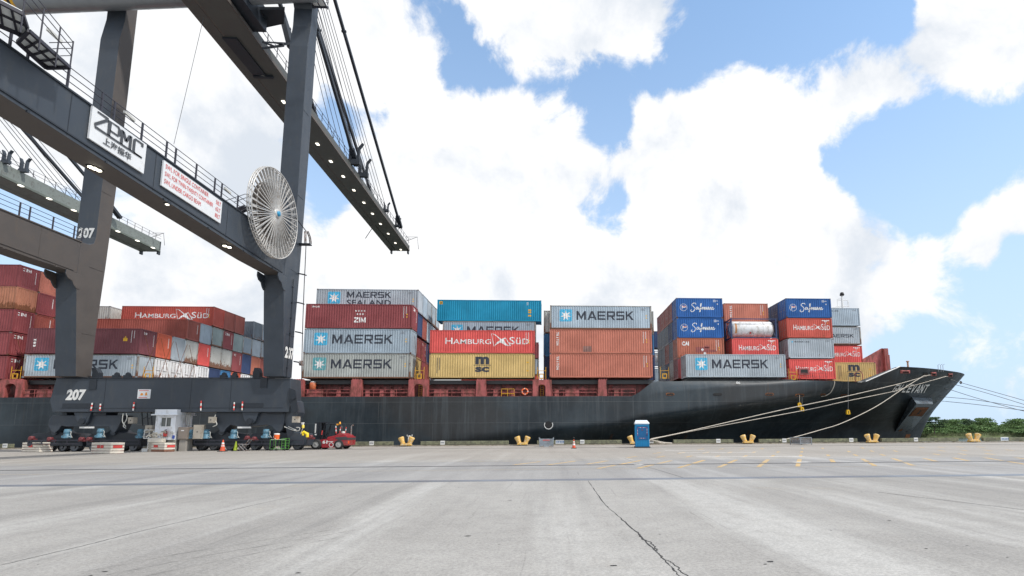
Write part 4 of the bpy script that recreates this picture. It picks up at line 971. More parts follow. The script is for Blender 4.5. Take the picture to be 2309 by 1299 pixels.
for t, z in enumerate(zF[:3]): box('F', 23.36, 68.7, z, L20, 2.58, 'brown', t+1, 2, None, 'L', True, label=f'red-brown container behind the white tank, {TIER[t+1]}, supporting the brick red box')
box('F', 17.25, 86.5, 15.1, L40, 2.8, 'navy', 4, 9, None, 'L', True, label='navy container seen deep in the gap left of the twenty-foot stacks, above a tank')
box('F', 17.25, 86.5, 8.9, L40, 2.7, 'bluegrey', 1, 9, 'star', 'L', True, label='blue grey container seen deep in the gap left of the twenty-foot stacks, below a tank')
# foremost block
xg = 30.68; zG = [7.86, 10.56, 13.25, 15.90]
G = [['red', 'maroon'], ['grey', 'slate'], ['redd', 'navy'], ['blue', 'navy', 'navy']]
for t in range(4):
    for k, c in enumerate(G[t]): box('G', xg, YF[k], zG[t], L20, 2.58, c, t+1, k+1, {(0, 0): 'hs', (1, 0): 'line', (2, 0): 'hs', (3, 0): 'saf'}.get((t, k)), 'L', True)
for t, (c, dd, z) in enumerate((('maroon', None, 8.25), ('red', 'hs', 11.02), ('grey', 'mk20', 13.86), ('bluegrey', 'line', 16.70))):
    box('G', 46.02-L20, 75, z, L20, 2.66, c, t+1, 5, dd, 'L', True)
box('G', 43.83-L20, 68.6, 7.80, L20, 2.58, 'yellow', 1, 2, 'msc', 'L', True, label='mustard yellow container with dark stacked letters, farthest forward on the ship')
def tank(x0, Y, z, lab, H=2.59):
    e = empty('tank_container', (x0, Y, z), lab, 'tank container', 'containers stacked on the ship'); L = L20; m = MB(); c = .15
    for x in (0, L-c):
        for y in (0, CW-c): m.box(x, x+c, y, y+c, 0, H)
        for zz in (.03, H-.15): m.box(x+.01, x+c-.01, c, CW-c, zz, zz+.12)
        for s in (0, 1): m.beam((x+c/2, c+.05, .15 if s else H-.15), (x+c/2, CW-c-.05, H-.15 if s else .15), .06)
    for y in (.01, CW-.13):
        for zz in (.02, H-.13): m.box(c, L-c, y, y+.12, zz, zz+.11)
    m.build('frame', mBox['navy'], None).parent = e
    m = MB(); R = 1.09; cy, cz = CW/2, H/2
    m.lathe([(0, .16), (.5, .18), (.85, .27), (1.02, .40), (R, .58), (R, L-.58), (1.02, L-.40), (.85, L-.27), (.5, L-.18), (0, L-.16)], (0, cy, cz), 'x', 40)
    for x in (1.5, 2.9, 4.4): m.lathe([(R+.018, x-.04), (R+.018, x+.04)], (0, cy, cz), 'x', 40)
    m.build('tank', pbr('tank_white', (.80, .80, .80), .32, var=.05, dirt=(.45, .42, .38), dirt_amt=.75, streak=.7), None).parent = e
    m = MB(); n = 8
    def cyl(a0, a1, x0_, x1_, mi): 
        A = [R_(a0+(a1-a0)*i/n) for i in range(n+1)]; v = [(x, cy-(R+.012)*math.cos(a), cz+(R+.012)*math.sin(a)) for x in (x0_, x1_) for a in A]; m.add(v, [(i, i+1, n+2+i, n+1+i) for i in range(n)], mi)
    cyl(-35, 38, .62, .88, 0); cyl(-40, -25, 2.55, 2.75, 1); m.build('marking', [pbr('orange_strip', (.50, .22, .08), .6, var=.3), mBrand], None).parent = e
    m = MB()
    for x in (1.45, 2.95, 4.4): m.box(x, x+.05, cy-R-.02, cy-R+.05, .15, .75)
    m.build('bracket', mGalv, None).parent = e
tank(23.25, 66, 13.18, 'white cylindrical tank in a dark frame, above the seabird box')
tank(17.25, 86.5, 12.0, 'white tank seen deep in the gap left of the twenty-foot stacks')
tank(23.25, 68.7, 13.18, 'white tank hidden behind the front tank') if False else None
# grey scuffed repair patch on the second brick-red box
e_ = [o for o in COL.objects if o.get('label', '').startswith('brick red container with grey scuff')][0]
conform(rrect(3.95, .12, 4.95, .85, .02), cmesh(L40, 2.86)['prof'], 'repaint_patch', pbr('scuff_grey', (.24, .13, .11), .7, var=.3), e_, .008)
# lashing rods by the open bay and at the stack ends
# ------------------------------------------------------------------ ship-to-shore crane
mCr = pbr('crane_blue_grey', (.040, .051, .067), .45, var=.12, dirt=(.052, .06, .07), dirt_amt=.6, streak=.8)
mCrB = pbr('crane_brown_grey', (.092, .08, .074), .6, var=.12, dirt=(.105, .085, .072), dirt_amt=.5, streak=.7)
mCrD = pbr('crane_dark', (.018, .024, .033), .5, var=.2)
mSil = pbr('tube_silver', (.25, .27, .29), .38, .35, .08)
mRail = pbr('handrail_steel', (.035, .035, .05), .5)
mGrey = pbr('grating_grey', (.78, .82, .83), .6)
mRope = pbr('wire_rope', (.10, .105, .115), .5)
mSign = pbr('sign_white', (.72, .74, .76), .5, var=.04, dirt=(.5, .48, .45), dirt_amt=.35)
mSRed = pbr('sign_red', (.66, .07, .06), .6); mZp = pbr('sign_dark_grey', (.055, .06, .068), .5)
mBeige = pbr('cabinet_beige', (.42, .38, .32), .6, var=.1, dirt=(.25, .2, .15), dirt_amt=.6)
mMot = pbr('motor_blue', (.085, .21, .30), .5, var=.15, dirt=(.06, .08, .09), dirt_amt=.7, dirt_scale=4)
mBrk = pbr('brake_red', (.16, .035, .04), .5); mConduit = pbr('conduit_white', (.55, .55, .52), .6)
mSilverS = pbr('reel_steel', (.56, .55, .53), .4, .3, .12, dirt=(.3, .24, .19), dirt_amt=.6, dirt_scale=3)
def lamp(name, col, k):
    m = bpy.data.materials.new(name); m.use_nodes = True; b = m.node_tree.nodes['Principled BSDF']; b.inputs['Base Color'].default_value = (.8, .8, .8, 1)
    b.inputs['Emission Color'].default_value = col4(col); b.inputs['Emission Strength'].default_value = k; return m
mLampW = lamp('lit_flood', (1, .93, .78), 1.5); mLampB = lamp('lit_flood_bright', (1, .93, .72), 4.)
crane = empty('quay_crane', (-30.5, 46.4, 0), 'dark blue-grey dockside container crane numbered 207 with a large cable reel', 'crane', 'quay cranes')
XR, XL = -22.0, -38.3
def leg_poly(): return [(44.94, 6.06), (43.98, 13.7), (43.92, 14.4), (43.95, 17.0), (44.75, 17.06), (45.16, 17.3), (45.28, 17.9), (45.28, 36.2), (45.62, 38.4), (45.62, 40.2), (44.6, 41.8), (44.6, 47), (46.9, 47), (46.83, 41.3), (46.82, 27), (46.55, 15.6), (46.33, 9.6), (46.37, 6.06)]
def brown_side(o, under=False):       # gives right-facing and downward faces the brown-grey; with under, downward only
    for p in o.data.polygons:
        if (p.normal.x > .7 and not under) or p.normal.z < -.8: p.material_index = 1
for X in (XR, XL):
    m = MB(); m.prism(leg_poly(), X-1.62, X, 'x'); 
    m.prism([(43.93, 14.35), (42.95, 14.4), (42.92, 14.05), (43.15, 13.75), (43.55, 13.62), (43.75, 13.3), (44.0, 13.1), (44.3, 13.1), (44.35, 14.3)], X-.05, X+.035, 'x'); m.prism([(43.93, 14.35), (42.95, 14.4), (42.92, 14.05), (43.15, 13.75), (43.55, 13.62), (43.75, 13.3), (44.0, 13.1), (44.3, 13.1), (44.35, 14.3)], X-1.66, X-1.56, 'x')
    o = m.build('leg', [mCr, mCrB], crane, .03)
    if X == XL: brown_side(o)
    if False:
        p = MB(); p.add([(X-1.6, 43.97, 13.62), (X-.03, 43.97, 13.62), (X-.03, 44.925, 6.08), (X-1.6, 44.925, 6.08)], [(0, 1, 2, 3)]); p.add([(X-1.6, 45.265, 17.95), (X-.03, 45.265, 17.95), (X-.03, 45.265, 36.2), (X-1.6, 45.265, 36.2)], [(0, 1, 2, 3)])
        p.build('leg_front_plate', mCr, crane)
    # bolted seam flanges, a vertical conduit with clips
    if X == XR:
        m = MB(); P = [onX(x, y, X+.05) for x, y in ((662, 630), (658, 700), (653, 770), (646, 850))]; m.tube(P, .025, 5)
        for a, b in zip(P, P[1:]):
            for f in (.25, .75): q = a.lerp(b, f); m.box(X+.003, X+.09, q.y-.08, q.y+.08, q.z-.04, q.z+.04)
        m.build('leg_conduit', mCrD, o)
    m = MB()
    for z in (9.6, 15.2, 22, 30): m.box(X+.002, X+.02, 45.0 if z < 20 else 45.32, 46.3, z, z+.05)
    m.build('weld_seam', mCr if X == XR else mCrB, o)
    m = MB(); m.box(X-1.62, X, 15.0, 16.7, 0, 46); m.build('leg', mCr, crane)
    m = MB(); m.prism([(16.7, 17.12), (44.4, 17.0), (44.4, 14.38), (40, 14.35), (16.7, 15.12)], X-1.5, X-.02, 'x')
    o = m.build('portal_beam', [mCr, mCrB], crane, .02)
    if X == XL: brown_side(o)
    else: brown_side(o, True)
    m = MB(); m.beam((X+.01, 16.8, 17.13), (X+.01, 44.0, 17.02), .07, .09); m.beam((X+.0, 16.8, 15.30), (X+.0, 43.6, 14.52), .06, .07)
    for y in range(18, 44, 4): m.box(X-.02, X+.05, y, y+.12, pl([(16.7, 15.12), (40, 14.35), (44, 14.38)], y)-.05, pl([(16.7, 15.12), (40, 14.35), (44, 14.38)], y)+.05)
    for y in (20.3, 23.9, 29.2, 35.9, 40.6): m.box(X-.019, X-.009, y, y+.035, pl([(16.7, 15.2), (40, 14.5), (44, 14.5)], y), 17.0)
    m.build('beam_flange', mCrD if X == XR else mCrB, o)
    m = MB(); zt = lambda y: 17.12-.12*(y-16.7)/27.7
    for h in (.42, .76, 1.1): m.tube([(X-.08, 17, zt(17)+h), (X-.08, 44.3, zt(44.3)+h)], .022, 5)
    y = 17.4; k = 0
    while y < 44.2:
        m.box(X-.13, X-.05, y-.035, y+.035, zt(y), zt(y)+1.1); y += (1.85, 1.85, .75)[k % 3]; k += 1
    m.build('railing', mRail, crane)
m = MB(); P = [onY(x, y, 45.5) for x, y in ((127, 853), (655, 853), (656, 905), (650, 929.5), (118, 929.5), (112, 905))]
m.prism([(p.x, p.z) for p in P], 45.5, 47.4); sill = m.build('sill_beam', mCr, crane, .04)
m = MB(); zt = P[0].z
for x, y in ((215, 870), (600, 866)): q = onY(x, y, 45.5); m.box(q.x-.45, q.x+.1, 45.44, 45.499, q.z-.3, q.z+.5)
m.box(P[0].x, P[1].x, 45.42, 45.52, zt+.002, zt+.06); m.box(P[4].x+.6, P[2].x-.6, 45.485, 45.499, P[4].z+.28, P[4].z+.32)
for x in (236, 430, 520): q = onY(x, 890, 45.5); m.box(q.x-.015, q.x+.015, 45.49, 45.499, P[4].z+.05, zt-.05)
for x in (176, 560): q = onY(x, 915, 45.5); m.box(q.x-1.2, q.x+1.2, 45.48, 45.4995, P[4].z+.33, P[4].z+.7)
for x in (262, 287, 504, 528): q = onY(x, 846, 45.9); m.lathe([(.20, -.06), (.20, .06)], (q.x, 46, q.z+.05), 'y', 14); m.box(q.x-.25, q.x+.2, 45.8, 46.2, zt, q.z)
m.build('sheave_block', mCrD, crane)
for cx in (235, 562):
    m = MB(); s = 1 if cx == 562 else 1
    q0, q1, q2 = onY(cx-24 if cx < 300 else cx+10, 853, 46), onY(cx-10 if cx < 300 else cx+26, 853, 46), onY(cx-18 if cx < 300 else cx+20, 830, 46)
    m.prism([(q0.x, zt), (q1.x, zt), (q1.x-.02, zt+.5), (q2.x+.1, q2.z), (q2.x-.2, q2.z), (q0.x, zt+.5)], 45.8, 46.3); m.build('gusset', mCrD, crane)
m = MB(); m.box(-41, -21.9, 15.0, 16.7, 3.2, 6.05); m.build('sill_beam', mCr, crane)
# numbers
def put_yz(p, X, y0, z0, h, w, name, mat, par, face=1): m = MB(); m.add([(X, y0+a*w, z0+b*h) for a, b in p[0]], p[1]); return m.build(name, mat, par)
def put_xz(p, Y, x0, z0, w, h, name, mat, par): m = MB(); m.add([(x0+a*w, Y, z0+b*h) for a, b in p[0]], p[1]); return m.build(name, mat, par)
N207 = text_mesh('207', .05, shear=.12); N207s = text_mesh('207', .045)
a, b = onY(147, 903, 45.48), onY(195, 878, 45.48); put_xz(N207, 45.48, a.x, a.z, b.x-a.x, b.z-a.z, 'number', mDeckL, sill)
a, b = onY(175, 537, 45.25), onY(214, 514, 45.25); put_xz(N207s, 45.25, a.x, a.z, b.x-a.x, b.z-a.z, 'number', mDeckL, crane)
a, b = onX(642, 807, XR+.03), onX(663, 789, XR+.03); put_yz(N207s, XR+.03, a.y, a.z, b.z-a.z+.1, b.y-a.y, 'number', mDeckL, crane)
# signs on the portal beam
def panel(y0, y1, z0, z1, sl): m = MB(); m.add([(XR+.10, y0, z0), (XR+.10, y1, z0+sl), (XR+.10, y1, z1+sl), (XR+.10, y0, z1), (XR+.01, y0, z0), (XR+.01, y1, z0+sl), (XR+.01, y1, z1+sl), (XR+.01, y0, z1)], [(0, 1, 2, 3), (0, 4, 5, 1), (1, 5, 6, 2), (2, 6, 7, 3), (3, 7, 4, 0)]); return m.build('sign_panel', mSign, crane)
s1 = panel(24.88, 28.32, 15.40, 17.06, -.05)
def yz(lines, w, name, mat, par, y0, z0, sy, sz): p = stroke(lines, w); return put_yz(p, XR+.13, y0, z0, sz, sy, name, mat, par)
ZP = [[(.07, .93), (.40, .93), (.40, .86), (.03, .44), (.03, .30), (.97, .30), (.97, .20)], [(.40, .30), (.40, .93), (.60, .93), (.63, .86), (.63, .62), (.60, .56), (.42, .56)], [(.66, .32), (.66, .93), (.735, .56), (.81, .93), (.81, .32)], [(.99, .80), (.99, .93), (.87, .93), (.84, .86), (.84, .44), (.87, .37), (.99, .37)]]
ZP = [[(.05, .93), (.235, .93), (.235, .88), (.04, .52), (.04, .43), (.93, .43)], [(.28, .43), (.28, .90), (.44, .90), (.465, .85), (.465, .67), (.44, .62), (.29, .62)], [(.52, .43), (.52, .90)], [(.54, .88), (.605, .62)], [(.605, .62), (.67, .88)], [(.69, .90), (.69, .43)], [(.93, .80), (.93, .90), (.79, .90), (.765, .85), (.765, .50), (.79, .43), (.95, .43)]]
yz(ZP, .052, 'lettering', mZp, s1, 24.98, 15.42, 3.25, 1.62)
put_yz(text_mesh('上海振华', .022), XR+.13, 25.62, 15.55, .40, 1.75, 'lettering', mZp, s1)
s2 = panel(29.65, 35.07, 15.34, 16.84, -.06)
for i, (tx, w) in enumerate((('SWL FOR SINGLE CONTAINER', .705), ('SWL FOR TWIN-TWENTY CONTAINER', .80), ('SWL UNDER CARGO BEAM', .585))):
    put_yz(text_mesh(tx, .0), XR+.12, 29.80, 16.44-i*.44-.0, .27, 5.42*w, 'lettering', mSRed, s2)
for i, tx in enumerate(('50LT', '65LT', '80LT')): put_yz(text_mesh(tx, .0), XR+.12, 34.42, 16.36-i*.44, .28, .5, 'lettering', mSRed, s2)
m = MB(); q0, q1 = onY(309, 899, 45.46), onY(340, 878, 45.46); m.box(q0.x, q1.x, 45.46, 45.499, q0.z, q1.z); s3 = m.build('sign_panel', mSign, crane)
w = q1.x-q0.x; h = q1.z-q0.z; b = []
for z, k in ((.84, 9), (.08, 8)): b += [rrect(.12+i*.085, z, .12+i*.085+.06, z+.08, .005) for i in range(k)]
put_xz(cat(*b), 45.45, q0.x, q0.z, w, h, 'marking', mSRed, s3)
mOr = pbr('sign_orange', (.8, .30, .02), .5); put_xz(cat(poly([(.2, .42), (.26, .36), (.36, .34), (.45, .42), (.44, .52), (.36, .62), (.28, .58)]), poly([(.60, .34), (.76, .34), (.76, .56), (.72, .58), (.74, .68), (.62, .68), (.64, .58), (.60, .56)])), 45.45, q0.x, q0.z, w, h, 'pictogram', mOr, s3)
# red-and-white striped poles hanging on the sill
for x0, y0, x1, y1, st in ((208, 908.5, 205, 926, 1), (226.5, 910.5, 225, 926, 1), (302.5, 907, 300, 926, 0), (453.5, 904, 452.5, 926, 0), (528.5, 907, 527, 925, 1), (547, 905.5, 545.5, 925, 0)):
    m = MB(); a, b = onY(x0, y0, 45.4), onY(x1, y1, 45.4); n = 4
    for k in range(n): m.tube([a.lerp(b, k/n), a.lerp(b, (k+1)/n)], .055, 6, (k+st) % 2)
    m.build('striped_pole', [mSRed, mWhite], crane)
# cable reel
RC = onX(618, 482, -21.35); RC.x = -21.35; RR = 3.42
reel = MB()
for dx, r in ((0, RR), (.16, RR), (-.16, RR-.02)):
    reel.tube([(RC.x+dx, RC.y+r*math.cos(6.28319*k/64), RC.z+r*math.sin(6.28319*k/64)) for k in range(65)], .045, 6, caps=False)
reel.tube([(RC.x+.1, RC.y+2.62*math.cos(6.28319*k/64), RC.z+2.62*math.sin(6.28319*k/64)) for k in range(65)], .022, 5, caps=False)
rim = reel.build('cable_reel', mSilverS, crane)
m = MB(); NS = 80
for k in range(NS):
    a = 6.28319*k/NS; c, s = math.cos(a), math.sin(a); dx = .15 if k % 2 else -.12
    m.beam((RC.x+.22, RC.y+.34*c, RC.z+.34*s), (RC.x+dx, RC.y+RR*c, RC.z+RR*s), .05, .07, 0, (1, 0, 0))
m.build('spokes', mSilverS, rim)
m = MB()
for k in range(0, NS, 2):
    a = 6.28319*(k+.5)/NS; c, s = math.cos(a), math.sin(a); m.beam((RC.x+.05, RC.y+2.62*c, RC.z+2.62*s), (RC.x+.05, RC.y+RR*c, RC.z+RR*s), .09, .05, 0, (1, 0, 0))
m.build('rim_braces', mSilverS, rim)
m = MB(); m.lathe([(.62, RC.x-.05), (.40, RC.x+.22), (.36, RC.x+.30), (.20, RC.x+.33)], (0, RC.y, RC.z), 'x', 24, 0); m.lathe([(.21, RC.x+.331), (.20, RC.x+.42), (0, RC.x+.44)], (0, RC.y, RC.z), 'x', 18, 1)
m.build('hub', [mSilverS, pbr('hub_blue', (.02, .28, .5), .4)], rim)
m = MB(); m.lathe([(2.35, RC.x-.42), (2.35, RC.x-.30)], (0, RC.y, RC.z), 'x', 40); m.lathe([(.5, RC.x-.8), (.5, RC.x-.06)], (0, RC.y, RC.z), 'x', 16); m.build('drum', pbr('drum_brown', (.085, .07, .06), .7, var=.3), rim)
m = MB(); A = [onX(x, y, -21.2) for x, y in ((666, 490), (690, 521))]; G_ = [onX(x, y, -21.3) for x, y in ((691, 530), (688, 600), (686, 640), (683, 720), (681, 800), (680, 858))]
m.tube(A+G_[:1], .035, 6); m.tube([(p.x, p.y, p.z) for p in G_], .035, 6); m.build('power_cable', mBlack, rim)
m = MB(); a = onX(677, 549, -21.9); c = onX(701, 551, -21.2); m.box(-22.0, -21.1, a.y, c.y, a.z-.06, a.z+.04)
b = [onX(x, y, -21.3) for x, y in ((687, 548), (687, 522), (692, 522), (697, 535), (699, 550))]; m.tube(b, .05, 6, 1); m.tube([p+Vector((.12, 0, 0)) for p in b], .05, 6, 1); m.tube([b[0], b[2]], .03, 5, 1)
for x0, x1, y in ((674, 691, 617), (670, 686, 682), (666, 683, 748), (662, 681, 815)):
    p, q = onX(x0, y, -21.98), onX(x1, y+4, -21.3); m.beam(p, p.lerp(q, .7)+Vector((0, 0, .02)), .1, .1); m.beam(p.lerp(q, .7), q, .09, .09)
q = onX(679, 819, -21.3); m.lathe([(.22, -.1), (.22, .1)], (q.x, q.y, q.z), 'x', 16, 1)
m.build('cable_guide', [mCrD, mGalv], crane)
# silver tube across the tops of the legs
a, b = Vector((-47.9, 44.6, 38.8)), Vector((-21.3, 44.4, 41.1)); m = MB(); m.tube([a, b], .95, 28)
for k in range(1, 9): c = a.lerp(b, k/9); d = (b-a).normalized()*.02; m.tube([c-d, c+d], .958, 28)
tube = m.build('cross_tube', mSil, crane)
m = MB(); d = (b-a).normalized()
for k in range(7): m.tube([a+d*(-.02+.24*k), a+d*(-.02+.24*(k+1))], .962, 28, k % 2)
m.build('hazard_band', [mYel, mBlack], tube)
# boom
def boom(par, xa, xb, wl, Y0, Y1, z0, h, mats):
    """xa, xb: centre at Y0 and Y1"""
    def cx(y): return xa+(xb-xa)*(y-Y0)/(Y1-Y0)
    m = MB(); w = wl/2
    def slab(u0, u1, za, zb, ya, yb, mi=0): m.add([(cx(y)+u*w, y, z) for z in (za, zb) for y in (ya, yb) for u in (u0, u1)], [(0, 2, 3, 1), (4, 5, 7, 6), (0, 1, 5, 4), (2, 6, 7, 3), (0, 4, 6, 2), (1, 3, 7, 5)], mi)
    slab(-.96, .96, z0+.10, z0+h, Y0, Y1); slab(-1, -.46, z0, z0+.098, Y0, Y1); slab(-.36, 1, z0, z0+.098, Y0, Y1)
    o = m.build('boom', mats[0], par)
    m = MB(); slab2 = slab
    def sl(u0, u1, za, zb, ya, yb): m.add([(cx(y)+u*w, y, z) for z in (za, zb) for y in (ya, yb) for u in (u0, u1)], [(0, 2, 3, 1), (4, 5, 7, 6), (0, 1, 5, 4), (2, 6, 7, 3), (0, 4, 6, 2), (1, 3, 7, 5)])
    sl(.97, 1.06, z0+.02, z0+.34, Y0, Y1); sl(-1.06, -.97, z0+.02, z0+.34, Y0, Y1); sl(-.455, -.365, z0+.02, z0+.09, Y0+8, Y1-14); m.build('trolley_rail', mats[1], o)
    m = MB()
    for s in (-1, 1):
        for hh in (.55, 1.1): m.tube([(cx(Y0+24)+s*w, Y0+24, z0+h+hh), (cx(Y1)+s*w, Y1, z0+h+hh)], .03, 4)
        y = Y0+24
        while y < Y1: m.box(cx(y)+s*w-.03, cx(y)+s*w+.03, y-.03, y+.03, z0+h, z0+h+1.1); y += 1.9
    m.build('railing', mRail, o)
    m = MB()
    for s in (-1, 1): m.box(cx(Y1)+s*w*.9-.12, cx(Y1)+s*w*.9+.12, Y1-.4, Y1+.3, z0-.6, z0+.3)
    m.box(cx(Y1)-w, cx(Y1)+w, Y1, Y1+.15, z0+.1, z0+h); m.build('boom_buffer', mCrD, o)
    m = MB(); t = (cx(Y1)+w, Y1-2.5, z0+h); m.tube([t, (t[0]+2.2, t[1], t[2]+.9), (t[0]+2.5, t[1]+.2, t[2]-1.6)], .05, 4); m.tube([(t[0], t[1], t[2]+.9), (t[0]+2.3, t[1], t[2]+.9)], .04, 4); m.tube([(t[0], t[1], t[2]+.9), (t[0]+1.1, t[1], t[2]+.4), (t[0]+2.2, t[1], t[2]+.9)], .03, 4)
    m.tube([(cx(Y1-12)-w, Y1-12, z0+.3), (cx(Y1-12)-w-1.2, Y1-12, z0-1.8)], .06, 4); m.build('boom_mast', mRail, o)
    return o, cx
mBoomU = pbr('boom_paint', (.085, .088, .082), .5, var=.12); mFlange = pbr('boom_flange_rusty', (.11, .095, .085), .6, var=.25)
bo, cx1 = boom(crane, -29.45, -31.05, 3.75, 22, 107.7, 38.47, 1.25, (mBoomU, mFlange))
for x, y in ((541, 102), (594, 171), (640, 230), (716, 325), (746, 364), (774, 398), (798, 429), (820.5, 457), (840, 482), (858, 505), (875.5, 527), (891.6, 548), (903.6, 563)):
    q = onZ(x, y, 38.45); m = MB(); m.box(q.x-.17, q.x+.17, q.y-.26, q.y+.26, 38.40, 38.468); m.build('boom_lamp', mLampW, bo)
m = MB(); m.box(-30.9, -29.6, 47.4, 52.6, 38.30, 38.468); m.box(-30.95, -29.0, 52.7, 53.0, 38.2, 38.468); m.build('catwalk_slot', mCrD, bo)
def stays(par, X, dz, Y0, mats, off=0):
    out = []
    for s in (-1, 1):
        x1, x2 = X+s*1.6, X+s*1.75-.5
        for (ya, za, yb, zb) in ((Y0, 65.5, 97, 40.6), (Y0, 57.2, 73.8, 40.9)):
            a, b = Vector((x1+.6, ya, za+dz)), Vector((x2+.3, yb, zb+dz)); m = MB(); k = .42 if zb < 40.8 else .5; c = a.lerp(b, k)
            m.beam(a, c, .34, .42); m.beam(c, b, .34, .42); d = (b-a).normalized(); m.beam(c-d*.9, c+d*.9, .22, .75); m.tube([c-d*.5+Vector((.3, 0, 0)), c-d*.5-Vector((.3, 0, 0))], .16, 8)
            m.beam(b+Vector((0, 1.2, -.8)), b-d*1.2, .7, .5); m.build('forestay', mats[0], par)
    for i in range(12):
        u = (i % 6-2.5)*.42; ya, yb = (Y0+.3, 76+i*1.4) if i < 6 else (Y0+.8, 84+i*.9)
        m = MB(); m.tube([(X+u+.4, ya, 66+dz-(i % 3)*.5), (X+u*.8-.2, yb, 39.9+dz)], .045, 4); m.build('hoist_rope', mats[1], par)
stays(bo, -29.9, 0, 46.2, (mCrD, mRope))
def fork(par, X, Y, z, k, mat):
    m = MB(); m.prism([(-1.1*k, 0), (1.1*k, 0), (1.1*k, .8*k), (-.6*k, .8*k)], -.0, .5, 'y'); m.prism([(-.55*k, .8*k), (-.1*k, .8*k), (-.15*k, 2.6*k), (-.55*k, 3.4*k), (-.75*k, 3.3*k), (-.5*k, 2.4*k)], 0, .4, 'y'); m.prism([(.6*k, .8*k), (1.0*k, .8*k), (1.05*k, 2.5*k), (1.55*k, 3.3*k), (1.35*k, 3.4*k), (.75*k, 2.6*k)], 0, .4, 'y')
    o = m.build('boom_rest', mat, None); o.location = (X, Y, z); o.parent = par; o.matrix_parent_inverse = Matrix.Translation(-par.matrix_basis.translation)
bo_l = Vector((0, 0, 0))
for x, y, k in ((794, 358, .95), (815, 388, .85), (868, 480, .5), (894, 505, .5)):
    q = onX(x, y, cx1(75 if x < 850 else 95)+2.0); m_ = fork(crane, q.x, q.y, 39.6, k, mCrD)
m = MB(); P = [onZ(x, y, 40.2) for x, y in ((555, 22), (642, 22), (640, 54), (598, 63), (573, 45))]; m.prism([(p.x, p.y) for p in P], 40.2, 40.5, 'z')
q = onZ(560, 40, 39.3); m.box(q.x-1.2, q.x+.9, q.y-2.5, q.y+1.4, 39.0, 41.2); m.build('machinery_platform', mCrD, crane)
m = MB()
for (x0, y0), (x1, y1) in (((592, 95), (655, 98)), ((592, 108), (655, 99)), ((592, 95), (620, 105)), ((620, 96), (640, 102)), ((592, 110), (640, 104)), ((640, 45), (656, 108))): m.beam(onX(x0, y0, -26.5), onX(x1, y1, -25.5), .12 if x0 < 630 else .5)
m.build('boom_brace', mCrD, crane)
# outer landing at the head of the right leg
m = MB(); A = [onX(x, y, XR+.05) for x, y in ((711, 0), (722, 38))]; z = A[1].z; y1 = 46.9
for y0, ya in ((40.5, 42.1), (42.25, 43.9), (44.05, 45.9)):
    m.box(XR+.05, XR+1.25, y0, ya, z-.02, z+.03, 1)
    for yy in (y0, ya-.08): m.box(XR, XR+1.3, yy, yy+.12, z-.16, z-.021)
for x in (XR+.1, XR+.65, XR+1.25): m.box(x-.04, x+.04, 40.5, 46.0, z-.22, z-.161)
for hh in (.5, 1.1): m.tube([(XR+1.28, 40.5, z+hh), (XR+1.28, 46.0, z+hh), (XR+.1, 46.0, z+hh)], .03, 5)
for y in (41, 42.6, 44.2, 45.9): m.tube([(XR+1.28, y, z), (XR+1.28, y, z+1.1)], .03, 5)
m.build('landing', [mRail, mGrey], crane)
# stepped walkway on top of the portal beam, upper left
m = MB()
def plate(p4, zt): 
    q = [onZ(x, y, zt) for x, y in p4]; m.prism([(p.x, p.y) for p in q], zt, zt+.06, 'z', 1)
    for a, b in zip(q, q[1:]+q[:1]): m.beam((a.x, a.y, zt-.07), (b.x, b.y, zt-.07), .10, .14)
    for f in (.25, .5, .75): a, b = q[0].lerp(q[1], f), q[3].lerp(q[2], f); m.beam((a.x, a.y, zt-.05), (b.x, b.y, zt-.05), .06, .08)
    a, b = q[0].lerp(q[3], .5), q[1].lerp(q[2], .5); m.beam((a.x, a.y, zt-.05), (b.x, b.y, zt-.05), .06, .08); return q
q1 = plate(((-60, 30), (70, 85), (52, 28), (-60, -30)), 17.75); q2 = plate(((40, 92), (104, 150), (158, 149), (66, 66)), 17.55); q3 = plate(((-60, 12), (30, 34), (10, 8), (-60, -40)), 18.6)
for h in (.45, .8, 1.1):
    a, b = q1[2], q2[2]; m.tube([(q1[3].x, q1[3].y, 17.8+h), (q1[2].x, q1[2].y, 17.8+h), (b.x, b.y, 17.6+h), (q2[1].x, q2[1].y, 17.6+h)], .02, 5)
for p in (q1[3].lerp(q1[2], .4), q1[2], q1[2].lerp(q2[2], .35), q1[2].lerp(q2[2], .7), q2[2]): m.tube([(p.x, p.y, 16.9), (p.x, p.y, 18.75)], .03, 5)
m.build('walkway', [mRail, mGrey], crane)
m = MB()
for x, y in ((123, 80), (292, 262), (513, 430)):
    q = onX(x, y, XR-.15); m.beam(q+Vector((0, -.35, .04)), q+Vector((0, .35, -.04)), .10, .14)
m.build('strip_light', mConduit, crane)
for x, y, w, br in ((204, 377, .08, 1), (213, 380.5, .10, 1), (223, 385, .08, 1), (377, 461.5, .07, 0), (507, 555, .09, 1), (517, 558, .09, 1)):
    zz = pl([(16.7, 15.05), (40, 14.28), (44, 14.3)], onZ(x, y, 14.7).y); q = onZ(x, y, zz); m = MB(); m.box(q.x-w, q.x+w, q.y-w, q.y+w, zz-.03, zz+.03); m.box(q.x-w-.06, q.x+w+.06, q.y-w-.06, q.y+w+.06, zz+.031, zz+.2, 1)
    m.build('flood_lamp', [mLampB if br else mLampW, mCrD], crane)
